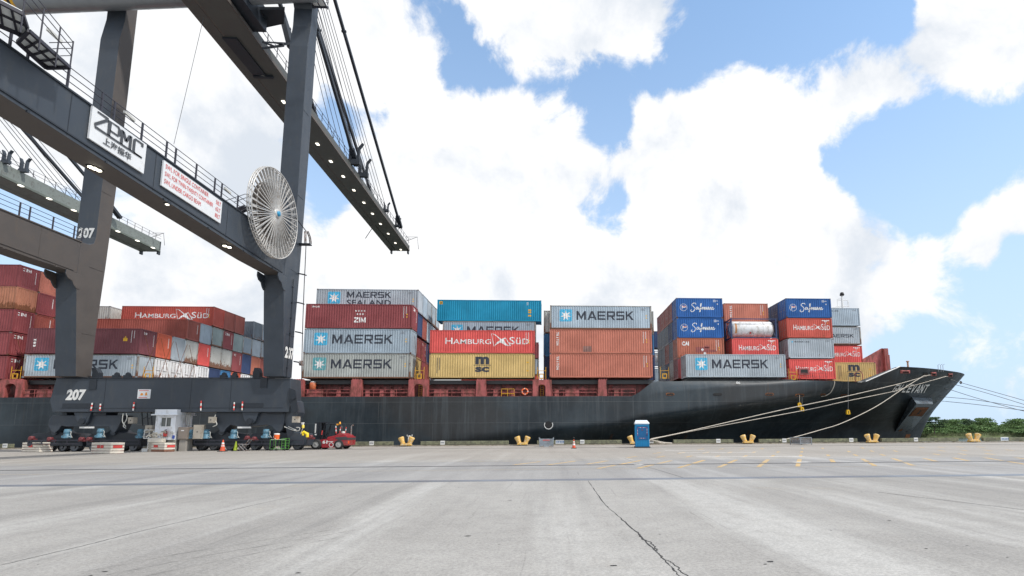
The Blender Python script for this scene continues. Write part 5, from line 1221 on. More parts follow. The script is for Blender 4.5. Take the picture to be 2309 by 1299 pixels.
# stair up to the reel
m = MB(); A = [onX(x, y, -22.9) for x, y in ((527, 478), (556, 442))]
for s in (0, .8): m.beam((-22.9-s, A[0].y, 17.05), (-22.9-s, A[1].y+1.2, A[1].z-.3), .08, .2); m.tube([(-22.9-s, A[0].y, 18.1), (-22.9-s, A[1].y+1.2, A[1].z+.7), (-22.9-s, A[1].y+2.6, A[1].z+.7)], .025, 5)
for k in range(8): f = k/8; m.box(-23.7, -22.9, A[0].y+(A[1].y+1.2-A[0].y)*f-.1, A[0].y+(A[1].y+1.2-A[0].y)*f+.15, 17.05+(A[1].z-.3-17.05)*f, 17.09+(A[1].z-.3-17.05)*f)
m.build('stair', mRail, crane)
m = MB(); m.tube([onY(459, 40, 44), onY(392, 325, 44)], .018, 4); m.build('hoist_rope', mRope, crane)
# undercarriage: equalisers, bogies, wheels, motors
def pxp(P, Y): return [(p.x, p.z) for p in (onY(x, y, Y) for x, y in P)]
def lump(P, ya, yb, name, mat, par=crane, bev=0): m = MB(); m.prism(pxp(P, ya), ya, yb); return m.build(name, mat, par, bev)
eqL = [(110, 948), (118, 936.5), (274, 936.5), (272, 952), (263, 970), (257, 977), (250, 972), (246, 962), (230, 962), (150, 962), (138, 960), (131, 970), (123, 977), (115, 973), (109, 960)]
eqR = [(488, 930), (642, 930), (641, 952), (636, 968), (630, 975), (622, 972), (612, 961), (600, 958), (545, 964), (520, 958), (510, 966), (504, 975), (497, 975), (490, 962), (486, 950)]
for eq in (eqL, eqR):
    o = lump(eq, 45.9, 47.2, 'equaliser_beam', mCr, crane, .03)
for P in ([(166, 930), (206, 930), (196, 952), (190, 959), (181, 959), (174, 950)], [(545, 928), (584, 928), (575, 950), (568, 957), (559, 957), (551, 948)]):
    o = lump(P, 45.62, 45.88, 'pivot_bracket', mCr, crane, .02); c = onY(sum(p[0] for p in P)/6, 950, 45.6); m = MB(); m.lathe([(.24, -.06), (.24, .06)], (c.x, 45.55, c.z), 'y', 16); m.build('pivot_pin', mCrD, o)
for P in ([(140, 930), (150, 930), (150, 936), (140, 936)], [(215, 930), (240, 930), (238, 937), (217, 937)], [(600, 930), (640, 930), (638, 934), (602, 934)]): lump(P, 45.8, 47.0, 'stop_block', mCrD)
for i, (cx, w) in enumerate(((123, 62), (256, 62), (500, 66), (622, 66))):
    P = [(cx-w, 1006), (cx-w, 988), (cx-w+14, 978), (cx-16, 976), (cx-8, 970), (cx+8, 970), (cx+16, 976), (cx+w-14, 978), (cx+w, 988), (cx+w, 1006)]
    bg = lump(P, 46.2, 47.6, 'bogie', mCrD, crane, .02); a = onY(cx, 975, 46.1); m = MB(); m.lathe([(.22, -.05), (.22, .05)], (a.x, 46.1, a.z), 'y', 16); m.build('bogie_pin', mCr, bg)
    for dx in (-.72, -.28, .28, .72):
        c = onY(cx+w*dx, 1001, 46.7); m = MB(); m.lathe([(.30, -.30), (.36, -.28), (.36, -.12), (.33, -.1), (.33, .1), (.36, .12), (.36, .3)], (c.x, 47.0, .36), 'y', 22); m.lathe([(.14, -.36), (.14, -.30)], (c.x, 47.0, .36), 'y', 12); m.build('wheel', mSteel, bg)
    m = MB(); q = [onY(cx-w+4, y, 45.75) for y in (993, 1001)]; q2 = [onY(cx+w-4, y, 45.75) for y in (993, 1001)]
    for a, b in zip(q, q2): m.beam(a, b, .07, .07)
    for f in (.0, .25, .5, .75, 1.): m.beam(q[0].lerp(q2[0], f), q[1].lerp(q2[1], f), .06, .06)
    m.build('bogie_guard', mRail, bg)
for x, yb in ((147, 988), (222, 987), (313, 988), (430, 989), (462, 989), (524, 989), (597, 988)):
    c = onY(x, yb, 45.6); b = onY(x, yb-20.5, 45.6).z; H = b-c.z; m = MB(); r = .235
    m.lathe([(r*1.15, 0), (r*1.15, .12*H), (r, .14*H), (r, .45*H), (r*.95, .47*H), (r*.95, .52*H), (r*1.02, .54*H), (r*1.02, .82*H), (r*.9, .84*H), (r*.9, .98*H), (r*.5, H)], (c.x, 45.75, c.z), 'z', 16)
    m.lathe([(.10, -.15), (.10, .1)], (c.x-.2, 45.7, c.z+.12), 'y', 14); mo = m.build('travel_motor', mMot, crane)
    m = MB(); m.tube([(c.x+.2, 45.7, c.z+.8*H), (c.x+.36, 45.65, c.z+.7*H), (c.x+.38, 45.6, c.z+.35*H), (c.x+.5, 45.6, c.z+.15*H)], .02, 6); m.tube([(c.x+.25, 45.6, c.z+.2*H), (c.x+.6, 45.55, c.z+.05)], .018, 6); m.build('conduit', mConduit, mo)
for x, y in ((70, 988), (112, 990), (183, 990), (200, 990), (557, 987), (573, 989), (700, 985)):
    c = onY(x, y, 45.7); m = MB(); m.lathe([(.10, -.2), (.16, -.18), (.16, .1), (.09, .12)], (c.x, 45.8, c.z), 'y', 14); m.box(c.x-.28, c.x+.28, 45.75, 45.95, c.z-.2, c.z-.05); m.build('rail_brake', mBrk, crane)
for x0, y0, x1, y1, mt in ((288, 941, 301, 955, mBeige), (469, 940, 482, 954, mBeige), (326, 959, 343, 976, mBeige), (434, 958, 456, 990, mBeige), (658, 939, 672, 953, mBeige)):
    a, b = onY(x0, y1, 45.3), onY(x1, y0, 45.3); m = MB(); m.box(a.x, b.x, 45.3, 45.75, a.z, b.z); m.box(a.x+.04, b.x-.04, 45.285, 45.302, a.z+.05, b.z-.05); m.box((a.x+b.x)/2-.04, (a.x+b.x)/2+.04, 45.27, 45.287, (a.z+b.z)/2-.04, (a.z+b.z)/2+.04, 1); m.build('electrical_cabinet', [mt, mCrD], crane)
for x0, x1 in ((180, 212), (536, 566)): a, b = onY(x0, 966, 45.85), onY(x1, 962, 45.85); m = MB(); m.box(a.x, b.x, 45.8, 45.898, a.z, b.z); m.build('lamp_bar', mWhite, crane)
m = MB()
for P in (((278, 932), (276, 950), (284, 962)), ((285, 932), (286, 945), (278, 960), (284, 966)), ((486, 935), (484, 945), (489, 957), (480, 962)), ((641, 962), (655, 968), (672, 972), (676, 965), (668, 964)), ((650, 962), (668, 970))): m.tube([onY(x, y, 45.6) for x, y in spline(P)], .035, 5)
for x in (320, 332, 341, 420, 424, 428): m.tube([onY(x, 930, 46.2), onY(x+2, 960, 46.2)], .04, 5, 0 if x > 400 else 1)
for x in (322, 334): m.beam(onY(x, 945, 46.2), onY(x+10, 940, 46.2), .05, .05, 1)
m.build('conduit', [mConduit, mCrD], crane)
m = MB(); m.prism(pxp([(640, 930), (655, 900), (668, 905), (672, 930), (664, 950), (660, 975), (690, 978), (694, 990), (690, 1004), (652, 1004), (646, 975)], 46), 46.0, 47.3); m.build('end_bogie_post', mCr, crane, .02)
m = MB(); m.prism(pxp([(652, 875), (666, 880), (668, 900), (672, 925), (662, 935), (655, 915), (650, 900)], 45.4), 45.4, 45.498); c = onY(661, 897, 45.35); m.lathe([(.16, -.06), (.16, .06)], (c.x, 45.35, c.z), 'y', 14); m.build('storm_anchor_arm', mCrD, crane)
m = MB(); m.prism(pxp([(655, 908), (664, 902), (690, 935), (668, 960)], 46.4), 46.4, 46.5) if False else None
m = MB(); q = lambda x, y: onY(x, y, 45.2)
m.tube([q(681, 977), q(686, 974), q(690, 977)], .11, 6); m.tube([q(683, 976), q(683.5, 982)], .09, 6); m.tube([q(689, 977), q(693, 978), q(693, 986)], .13, 6)
m.build('storm_clamp', pbr('clamp_yellow', (.85, .62, .02), .45), crane)
m = MB(); c = q(683.5, 962); m.lathe([(.10, -.12), (.10, .1), (.05, .16)], c, 'z', 10); m.lathe([(.09, 0), (.14, .2)], (c.x-.05, c.y, c.z+.15), 'z', 10, 1); m.tube([(c.x, c.y, c.z-.1), (c.x-.3, c.y+.3, c.z-.6)], .03, 5, 1); m.build('warning_beacon', [pbr('beacon_yellow', (.8, .6, .08), .3), mWhite], crane)
# ------------------------------------------------------------------ the next crane along the quay
crane2 = empty('quay_crane', (-82, 46.4, 0), 'pale grey-green crane boom reaching out beyond the far legs, at the left edge', 'crane', 'quay cranes')
mC2 = pbr('crane_two_paint', (.20, .225, .21), .5, var=.1, dirt=(.12, .12, .11), dirt_amt=.6); mC2u = pbr('crane_two_soffit', (.13, .15, .13), .5, var=.15)
bo2, cx2 = boom(crane2, -80.2, -82.3, 3.8, 22, 110.2, 38.47, 2.2, (mC2, mC2u))
for x, y in ((47, 418.5), (111, 448), (166.5, 474), (266, 521.5), (310, 542.5), (345, 558.5)):
    q = onZ(x, y, 38.45); m = MB(); m.box(q.x-.2, q.x+.2, q.y-.3, q.y+.3, 38.36, 38.468); m.build('boom_lamp', mLampW, bo2)
stays(bo2, -80.8, 1, 46.2, (mCrD, mRope))
for x, y, k in ((10, 347, .6), (50, 366, .65)): q = onX(x, y, cx2(80)+2.0); fork(crane2, q.x, q.y, 40.6, k, mCr)
for X in (-74.2, -90.4):
    m = MB(); m.box(X-1.62, X, 44.6, 46.8, 0, 66); m.box(X-1.62, X, 15, 16.7, 0, 46); m.build('leg', mC2, crane2)
    m = MB(); m.box(X-1.5, X-.05, 16.7, 44.6, 14.6, 17.1); m.build('portal_beam', mC2, crane2)
m = MB(); m.box(-91, -73.5, 45.4, 46.2, 40.2, 42); m.box(-91, -73.5, 45.4, 46.2, 64, 66); m.build('cross_beam', mC2, crane2)
m = MB(); m.box(-40.4, -21.9, 45.75, 46.6, 63.5, 66.2); m.prism([(44.6, 47), (46.9, 47), (46.6, 66.2), (45.8, 66.2)], -23.6, -22.2, 'x'); m.prism([(44.6, 47), (46.9, 47), (46.6, 66.2), (45.8, 66.2)], -39.9, -38.5, 'x'); m.build('apex_frame', mCr, crane)
# ------------------------------------------------------------------ mooring lines, bollards, timber kerb
mRopeW = pbr('mooring_rope', (.55, .50, .43), .8, var=.15, bump=.3, bump_scale=12)
mRopeD = pbr('mooring_rope_dark', (.20, .20, .20), .8)
mBol = pbr('bollard_yellow', (.74, .45, .10), .5, var=.12, dirt=(.66, .6, .5), dirt_amt=.75, dirt_scale=2.5)
mTim = pbr('timber_kerb', (.20, .205, .13), .85, var=.25, dirt=(.10, .10, .075), dirt_amt=.9, dirt_scale=1.5)
mPlac = pbr('placard_white', (.74, .74, .72), .5)
def bollard(px, py, lab, s=1.):
    b = onZ(px, py); b.y = 54.75; b.x = onY(px, py, 54.75).x; e = empty('bollard', (b.x, b.y, .0), lab, 'bollard', 'bollards along the quay edge')
    m = MB(); m.prism([(-.55, .1), (.55, .1), (.5, .22), (.35, .32), (-.35, .32), (-.5, .22)], -.28, .28, 'y'); o = m.build('base', mBol, None, .02); o.parent = e
    for sx in (-1, 1):
        m = MB(); d = Vector((sx*.36, 0, .93)).normalized(); c = Vector((sx*.30, 0, .22)); m.tube([c, c+d*.3, c+d*.62, c+d*.70, c+d*.75], [.21, .22, .29, .29, .22], 16); o = m.build('horn', mBol, None); o.parent = e
    return b
for x, y, l in ((916, 1005.5, 'double-horned yellow bollard with a white post behind it, right of forklift'), (1178, 1004, 'double-horned yellow bollard between forklift and grey metal bin'), (1432, 1001.5, 'yellow bollard half hidden behind the blue portable toilet'),
                (1687, 1000, 'double-horned yellow bollard left of the grey mesh cage'), (1967, 998.5, 'double-horned yellow bollard under the ship bow'), (2196, 997, 'double-horned yellow bollard right of the bow, against the green wood')): bollard(x, y, l)
q = onY(922, 1003, 55.1); m = MB(); m.prism([(-.14, 0), (.14, 0), (.14, .8), (.05, 1.0), (-.05, 1.0), (-.14, .8)], -.06, .06, 'y')
for s in (-1, 1): m.beam((s*.13, 0, .93), (s*.26, 0, .93), .06); m.beam((s*.26, 0, .9), (s*.24, 0, 1.08), .05)
o = m.build('fender_post', mPlac, None, .01); o.location = (q.x, 55.25, .1); tag(o, 'white post with two prongs standing behind a yellow bollard', 'post')
for i, (x0, x1, w, pl_) in enumerate(((-40, 30, 'at the far left edge, behind the crane wheels', (12,)), (330, 470, 'behind the crane wheels, below the white cabin', ()), (740, 887, 'between forklift and first bollard', (838,)), (949, 1147, 'left of the second bollard', (998,)), (1211, 1402, 'behind the grey metal bin and small cone', (1262, 1313)),
                               (1462, 1484, 'just right of the blue portable toilet', (1469,)), (1518, 1653, 'below the two long white mooring ropes', (1620,)), (1711, 1932, 'behind the grey mesh cage', (1769, 1920)), (1987, 2160, 'under the ship stem', (2066,)), (2216, 2400, 'at the far right edge', (2266,)))):
    a, b = onY(x0, 1000, 55.1), onY(x1, 1000, 55.1); e = empty('timber_kerb', (a.x, 55.1, .1), 'weathered green timber kerb on the quay edge '+w, 'kerb', 'timber kerbs along the quay edge'); L = b.x-a.x
    m = MB(); rr = random.Random(i); m.box(0, L, -.16, .16, .04, .40); 
    o = m.build('timber', mTim, None, .025); o.parent = e; m = MB(); x = .4
    while x < L-.2: m.box(x, x+.25, -.12, .12, 0, .04); x += 1.9
    o = m.build('bearer', mTim, None); o.parent = e
    for p in pl_:
        q = onY(p, 1000, 54.93); big = p in (1262, 2266); w_ = .44 if not big else .85
        m = MB(); m.box(q.x-a.x-w_/2, q.x-a.x+w_/2, -.19, -.165, .05, .44); o = m.build('placard', mPlac if not big else pbr('placard_worn', (.55, .58, .6), .6, var=.3), None); o.parent = e
        t = cat(*[rrect(k*.25+.04, .3, k*.25+.20, .75, .02) for k in range(4 if not big else 5)]); m = MB(); m.add([(q.x-a.x-w_*.42+u*w_*.8, -.195, .08+v*.32) for u, v in t[0]], t[1]); m2 = pbr('placard_mark', (.16, .17, .19) if not big else (.05, .13, .3), .6); o2 = m.build('marking', m2, None); o2.parent = o; o.name = 'placard'
def rope(pts, r, mat, lab, grp='mooring lines of the ship'): m = MB(); m.tube(pts, r, 7); return tag(m.build('mooring_line', mat), lab, 'mooring line', grp)
def sag(a, b, s, n=24): return [a.lerp(b, i/n)-Vector((0, 0, s*4*(i/n)*(1-i/n))) for i in range(n+1)]
B0 = onY(1466, 991, 54.7)
def fromhull(x, y): return hull_at(x, y, .1)
def quad(P, n=10): return spline(P, n)
def rope_px(P, a, b):
    """rope through seen points, its depth running evenly from a to b"""
    S_ = spline(P, 8); out = []
    D = [0.]
    for p, q in zip(S_, S_[1:]): D.append(D[-1]+math.hypot(q[0]-p[0], q[1]-p[1]))
    for d, (x, y) in zip(D, S_): f = d/D[-1]; h = hull_at(x, y, .1); out.append(onY(x, y, min(1/((1-f)/a.y+f/b.y), h.y-.12 if h else 999)))
    out[0] = a; out[-1] = b; return out
h1, h2, h3 = fromhull(2098, 845), fromhull(2136, 848), fromhull(2087, 846)
rope(rope_px([(1466, 990), (1545, 974), (1760, 925), (1900, 895.5), (2011, 869.6), (2060, 856.5), (2098, 845)], B0, h1), .045, mRopeW, 'upper of the two long white ropes from the bow to behind the portable toilet')
rope(rope_px([(1466, 991.5), (1545, 975), (1810, 926), (1900, 906.5), (2011, 883.5), (2037, 875.5), (2085, 862.5), (2136, 848)], onY(1466, 991.5, 54.6), h2), .045, mRopeW, 'lower of the two long white ropes, reaching farther along the bow')
rope(rope_px([(1758, 993.5), (1795, 985), (1850, 969.5), (1900, 953.6), (1974, 917.6), (2037, 876), (2087, 845)], onY(1758, 993.5, 54.9), h3), .045, mRopeW, 'curved white rope sagging from the bow to the kerb left of the grey cage')
m = MB(); m.tube([onY(1466, 992, 54.8), onY(1480, 995, 54.5), onY(1500, 998.5, 54.3), onY(1516, 999.5, 54.2)], .06, 6); m.tube([onY(1490, 998, 54.2), onY(1478, 998.3, 54.0), onY(1500, 999.7, 53.9)], .05, 6); tag(m.build('rope_tail', mRopeW), 'loose rope tail lying on the kerb right of the portable toilet', 'rope', 'mooring lines of the ship')
for P, l in ((((2152, 858), (2167, 863), (2309, 903), (2420, 936)), 'topmost thin line from the bow to the right, with a rat guard'), (((2148, 866), (2220, 885), (2309, 912), (2420, 948)), 'second thin line from the top running right from the bow'), (((2140, 878), (2200, 897), (2260, 914), (2309, 927), (2420, 950)), 'steepest thin line crossing two others right of the bow'),
             (((2128, 895), (2200, 902), (2309, 919), (2420, 938)), 'second lowest thin line running right from the bow'), (((2120, 904), (2200, 912), (2309, 925.5), (2420, 940)), 'lowest thin line running right from the bow')):
    a = onY(P[0][0]-10, P[0][1], CL+.6); b = onY(P[-1][0], P[-1][1], 62); rope(rope_px([(P[0][0]-10, P[0][1]-2)]+list(P), a, b), .036, mRopeD, l)
q = onY(2166.5, 862.5, CL); m = MB(); m.lathe([(.24, -.02), (.24, .02), (.08, .1)], q, 'x', 16); tag(m.build('rat_guard', mRopeD), 'round metal rat guard on the topmost line right of the bow', 'rat guard')
for x, y0, y1, hh, l in ((1803, 891, 908, 10, 'yellow float hanging on a short rope from a hull port'), (1808.5, 895, 918, 9, 'lower yellow float hanging right beside another float'), (1912.5, 846, 924, 10, 'yellow float hanging alone on a long thin line near the bow')):
    p = hull_at(x, (y0 if y0 > 865 else 866), .12); e = empty('hanging_float', p, l, 'float', 'yellow floats hanging on the hull'); Yf = p.y-.25
    a, b = onY(x, y0, Yf), onY(x, y1, Yf); c = onY(x, y1+hh*1.05, Yf); m = MB(); m.tube([a-p, b-p], .03, 5); o = m.build('line', mRopeW if y0 == 891 else mRopeD, None); o.parent = e
    m = MB(); w = .20; H = b.z-c.z; m.prism([(-w, 0), (w, 0), (w*1.1, H*.3), (w*.9, H*.8), (w*.4, H), (-w*.4, H), (-w*.9, H*.8), (-w*1.1, H*.3)], -.12, .12, 'y'); m.box(-.04, .04, -.13, -.121, H*.1, H*.75, 1); o = m.build('float', [pbr('float_yellow', (.80, .46, .01), .5), mBlack], None, .03); o.parent = e; o.location = (c.x-p.x, c.y-p.y, c.z-p.z)
m = MB(); P = [onY(x, y, hull_at(x, max(y, 866), .12).y) for x, y in spline([(1882, 860), (1880, 872), (1872, 886), (1862, 892), (1852, 894)])]; m.tube(P, .05, 6); tag(m.build('hanging_hose', mRopeW), 'pale hose hanging in a curve from the deck to a hull port', 'hose')
q = onY(1183.5, 883, 61.72); m = MB(); m.lathe([(.0, 0)], (0, 0, 0)) if False else None
R0, r0 = .33, .085; nv, nu = 10, 28; vs = [((R0+r0*math.cos(6.2832*j/nv))*math.cos(6.2832*i/nu), r0*math.sin(6.2832*j/nv), (R0+r0*math.cos(6.2832*j/nv))*math.sin(6.2832*i/nu)) for i in range(nu) for j in range(nv)]
m.add(vs, [(i*nv+j, i*nv+(j+1) % nv, ((i+1) % nu)*nv+(j+1) % nv, ((i+1) % nu)*nv+j) for i in range(nu) for j in range(nv)], 0, True)
for k, f in enumerate(m.f): m.mi[k] = 1 if (k//nv) % 7 == 0 else 0
o = m.build('lifebuoy', [pbr('lifebuoy_orange', (.80, .16, .05), .5), mWhite], None); o.location = q; tag(o, 'orange lifebuoy with white bands hung on the ship rail', 'lifebuoy')
q = onY(705, 866, 62.3); m = MB(); m.lathe([(.28, 0), (.33, .05), (.36, .75), (.30, .8)], (0, 0, 0), 'z', 16); m.lathe([(.10, .8), (.3, .84), (.28, .92), (0, .95)], (0, 0, 0), 'z', 14, 1); o = m.build('deck_drum', [pbr('drum_orange', (.62, .16, .06), .5, dirt=(.3, .1, .05), dirt_amt=.7), mWhite], None); o.location = (q.x, 62.4, 6.3); tag(o, 'orange drum with a white cover on the ship deck beside the crane', 'drum')
m = MB(); m.box(-.5, .5, -.35, .35, -1.22, 0); o2 = m.build('drum_stand', mRed, None); o2.parent = o

# name of the ship, laid on the plating
T = block('GH LEVANT', .22)
A, Bq, Cq, Dq = (2009, 883.5), (2086, 886), (2096, 866.5), (2022, 866.5)
bm = bmesh.new(); vs = [bm.verts.new((u, v, 0)) for u, v in T[0]]
for f in T[1]:
    try: bm.faces.new([vs[i] for i in f])
    except ValueError: pass
for k in range(1, 40): bmesh.ops.bisect_plane(bm, geom=bm.verts[:]+bm.edges[:]+bm.faces[:], plane_co=(k/40, 0, 0), plane_no=(1, 0, 0), dist=1e-6)
for k in range(1, 6): bmesh.ops.bisect_plane(bm, geom=bm.verts[:]+bm.edges[:]+bm.faces[:], plane_co=(0, k/6, 0), plane_no=(0, 1, 0), dist=1e-6)
for w_ in bm.verts:
    u, v = w_.co.x, w_.co.y
    x = (A[0]*(1-u)+Bq[0]*u)*(1-v)+(Dq[0]*(1-u)+Cq[0]*u)*v; y = (A[1]*(1-u)+Bq[1]*u)*(1-v)+(Dq[1]*(1-u)+Cq[1]*u)*v; w_.co = hull_at(x, y, .06)
me = bpy.data.meshes.new('ship_name'); bm.to_mesh(me); bm.free(); me.materials.append(pbr('ship_name_white', (.88, .88, .86), .5, var=.05))
o = bpy.data.objects.new('ship_name', me); COL.objects.link(o); o.parent = ship; o.matrix_parent_inverse = ship.matrix_basis.inverted()
T = text_mesh('06', .04); a, b = onY(1660, 863.5, HY-.05), onY(1669, 858, HY-.05); m = MB(); m.add([(a.x+u*(b.x-a.x), HY-.03, a.z-.12+v*(b.z-a.z)) for u, v in T[0]], T[1]); m.build('bay_number', mDeckL, ship)
m = MB(); q0, q1 = onY(1800, 846, 65.6), onY(1822, 831, 65.6); m.box(q0.x, q1.x, 65.3, 65.6, q0.z, q1.z); m.box(q0.x+.2, q1.x-.2, 65.28, 65.301, q0.z+.18, q1.z-.15, 1); m.build('deck_locker', [mRed, mBlack], ship)
m = MB(); P0, P1 = hit_edge(1785, 856), hit_edge(1880, 858); zb = 7.05
for z in (.5, 1.0, 1.5): m.tube([(P0.x, 65, zb+z), (P1.x+1, 65.2, zb+z)], .025, 5)
for k in range(8): x = P0.x+(P1.x+1-P0.x)*k/7; m.tube([(x, 65+.2*k/7, zb), (x, 65+.2*k/7, zb+1.5)], .03, 5)
for x in (P0.x+1.2, P0.x+1.7): m.tube([(x, 65.1, zb), (x, 65.1, zb+2.1)], .03, 5)
m.tube([(39.6, 66.5, 7.0), (39.6, 66.5, 8.7), (40.3, 66.5, 9.0), (40.6, 66.5, 8.6), (40.6, 66.5, 7)], .05, 6)
m.build('railing', mRed, ship)

# ------------------------------------------------------------------ things standing on the quay
mPlk = pbr('white_planks', (.74, .69, .60), .8, var=.1, dirt=(.42, .36, .28), dirt_amt=.35, dirt_scale=1.6); mPlkR = pbr('rusty_planks', (.22, .11, .07), .85, var=.3)
def crate(x0, xm, x1, yt, yb, lab, rusty=False, tags=((.5,), (.5,))):
    """plank-sided ballast box, its corner turned towards us"""
    k = onZ(xm, yb); Yc = 43.9 if rusty else (45.8 if k.y > 44 else k.y); C0 = onY(xm, yb, Yc); C0.z = 0; A0 = onY(x0, yb, Yc+.9); B0_ = onY(x1, yb, Yc+.55); H = onY(xm, yt, Yc).z
    e = empty('plank_crate', (C0.x, C0.y, 0), lab, 'crate', 'plank crates beside the crane'); a = Vector((A0.x-C0.x, .9, 0)); b = Vector((B0_.x-C0.x, .55, 0)); n = 4
    m = MB(); h = H/n
    for i in range(n):
        g = .035*H; z0, z1 = i*h+(.0 if i else .02), (i+1)*h-g; mi = 1 if rusty and i == 0 else 0; o = Vector((0, 0, 0)); v = []
        for s in (o, a, a+b, b): v += [(s.x, s.y, z0), (s.x, s.y, z1)]
        m.add(v, [(0, 2, 3, 1), (2, 4, 5, 3), (4, 6, 7, 5), (6, 0, 1, 7), (1, 3, 5, 7), (0, 6, 4, 2)], mi)
    o = m.build('planks', [mPlk, mPlkR], None, .02); o.parent = e
    m = MB(); f = .97; v = []
    for s in (Vector((0, .03, 0)), a*f, (a+b)*f, b*f): v += [(s.x, s.y, .01), (s.x, s.y, H-.03)]
    m.add(v, [(0, 2, 3, 1), (2, 4, 5, 3), (4, 6, 7, 5), (6, 0, 1, 7), (1, 3, 5, 7)]); o = m.build('core', mRedD, None); o.parent = e
    for d, us in ((a, tags[0]), (b, tags[1])):
        nn = Vector((d.y, -d.x, 0)).normalized(); nn = nn if nn.y < 0 else -nn; up = d.normalized()
        for u in us:
            c = d*u+nn*.03; w = .26 if len(us) == 1 else .17; m = MB(); p = [c-up*w, c+up*w]; m.add([(p[0].x, p[0].y, H*.48), (p[1].x, p[1].y, H*.48), (p[1].x, p[1].y, H*.72), (p[0].x, p[0].y, H*.72)], [(0, 1, 2, 3)]); o = m.build('red_label', mSRed, None); o.parent = e
crate(48, 88, 119, 997, 1020, 'white plank crate with red labels, leftmost of the three', tags=((.5,), ()))
crate(204, 248, 279, 997, 1023.5, 'white plank crate with red labels, nearest and middle of the three', tags=((.42, .60), (.5,)))
crate(332, 370, 394, 998, 1018, 'white plank crate with a brown rusty foot, below the white cabin', True, tags=((.5,), (.6,)))
# white cabin on its concrete foot
e = empty('cabin', onY(380, 1010, 46), 'small white cabin with a window under the crane sill', 'cabin'); e.location.z = 0; a = onY(347, 990, 45.2); b = onY(398, 930, 45.2); zb, zt_ = onY(370, 992, 45.2).z, onY(370, 935, 45.2).z; ex, ey = e.location.x, e.location.y
def loc(m, nm, mat, bev=0): o = m.build(nm, mat, None, bev); o.parent = e; return o
def W(m, x0, x1, y0, y1, z0, z1, mi=0): return m.box(x0-ex, x1-ex, y0-ey, y1-ey, z0, z1, mi)
wx0, wx1, wz0, wz1 = onY(363, 0, 45.2).x, onY(385, 0, 45.2).x, onY(370, 961.5, 45.2).z, onY(370, 942, 45.2).z
wx0, wx1 = onY(363, 955, 45.2).x, onY(385, 955, 45.2).x
m = MB(); W(m, a.x, wx0, 45.2, 45.3, zb, zt_); W(m, wx1, b.x, 45.2, 45.3, zb, zt_); W(m, wx0, wx1, 45.2, 45.3, zb, wz0); W(m, wx0, wx1, 45.2, 45.3, wz1, zt_); W(m, b.x-.1, b.x, 45.301, 47.2, zb, zt_); W(m, a.x, a.x+.1, 45.301, 47.2, zb, zt_); W(m, a.x+.101, b.x-.101, 47.1, 47.2, zb, zt_)
mCab = pbr('cabin_white', (.84, .87, .92), .45, var=.04, dirt=(.45, .45, .43), dirt_amt=.5, streak=.8); loc(m, 'wall', mCab)
m = MB(); W(m, a.x-.05, b.x+.12, 45.1, 47.3, zt_+.001, zt_+.42); W(m, a.x-.16, b.x+.22, 45.0, 47.4, zt_-.02, zt_+.0005); m.tube([(a.x-.22-ex, 44.98-ey, zt_-.02), (b.x+.28-ex, 44.98-ey, zt_-.02)], .055, 7); loc(m, 'roof', mCab)
m = MB(); W(m, wx0-.06, wx1+.06, 45.17, 45.199, wz0-.06, wz0); W(m, wx0-.12, wx1+.16, 45.15, 45.199, wz1, wz1+.07); W(m, (wx0+wx1)/2-.03, (wx0+wx1)/2+.03, 45.21, 45.25, wz0, wz1); fr = loc(m, 'window', mWhite); m = MB(); W(m, wx0, wx1, 45.27, 45.285, wz0, wz1); o = m.build('pane', pbr('cabin_glass', (.13, .14, .13), .1), None); o.parent = fr
m = MB(); W(m, a.x-.1, a.x+.7, 45.3, 46.9, 0, zb-.002); W(m, b.x-.6, b.x+.05, 45.3, 46.9, 0, zb-.002); loc(m, 'footing', pbr('pale_concrete', (.34, .33, .30), .85, dirt=(.3, .26, .2), dirt_amt=.8))
q = onY(391, 985.5, 45.18); m = MB(); m.box(q.x-ex-.09, q.x-ex+.09, 45.17-ey, 45.199-ey, q.z-.14, q.z+.14); loc(m, 'blue_notice', pbr('notice_blue', (.05, .10, .42), .5))
q = onY(386.5, 977, 45.1); m = MB(); m.tube([(q.x-ex+.15*math.cos(t), 45.12-ey, q.z+.12*math.sin(t)) for t in (3.4, 2.6, 1.8, 1.2, .4, -.3)], .035, 6); m.box(q.x-ex-.06, q.x-ex+.06, 45.1-ey, 45.2-ey, q.z-.05, q.z+.03); loc(m, 'cable_hook', mConduit)
q = onY(372, 984, 45.05); m = MB(); m.lathe([(.11, 0), (.13, .04), (.13, .38), (.06, .46)], (0, 0, 0), 'z', 12); m.tube([(.05, -.05, .48), (.16, -.1, .42), (.17, -.1, .2)], .025, 5, 1); m.beam((-.06, -.02, .50), (.12, -.02, .55), .03, .04, 1); o = m.build('fire_extinguisher', [mSRed, mBlack], None); o.location = (q.x, 45.04, q.z); tag(o, 'red fire extinguisher on the front of the white cabin', 'fire extinguisher')
m = MB(); m.box(-.22, .22, 0, .08, -.04, .0); o2 = m.build('bracket', mGalv, None); o2.parent = o
m = MB(); q = onY(355, 985, 44.8); rr = random.Random(4)
for k in range(16): c = Vector((rr.uniform(-.6, .6), rr.uniform(-.2, .2), rr.uniform(0, .5))); m.tube([c, c+Vector((rr.uniform(-.3, .3), 0, rr.uniform(-.15, .25))), c+Vector((rr.uniform(-.4, .4), rr.uniform(-.1, .1), rr.uniform(-.2, .1)))], .05, 6, k % 2)
m.box(-.55, .55, -.2, .25, -.42, -.12, 1); m.box(-.45, .5, -.15, .25, -q.z, -.421, 0); o = m.build('hose_bundle', [pbr('hose_buff', (.42, .38, .32), .8), mPlk], None); o.location = (q.x, 44.75, q.z); tag(o, 'tangle of buff hoses heaped on a plinth in front of the white cabin', 'hoses')
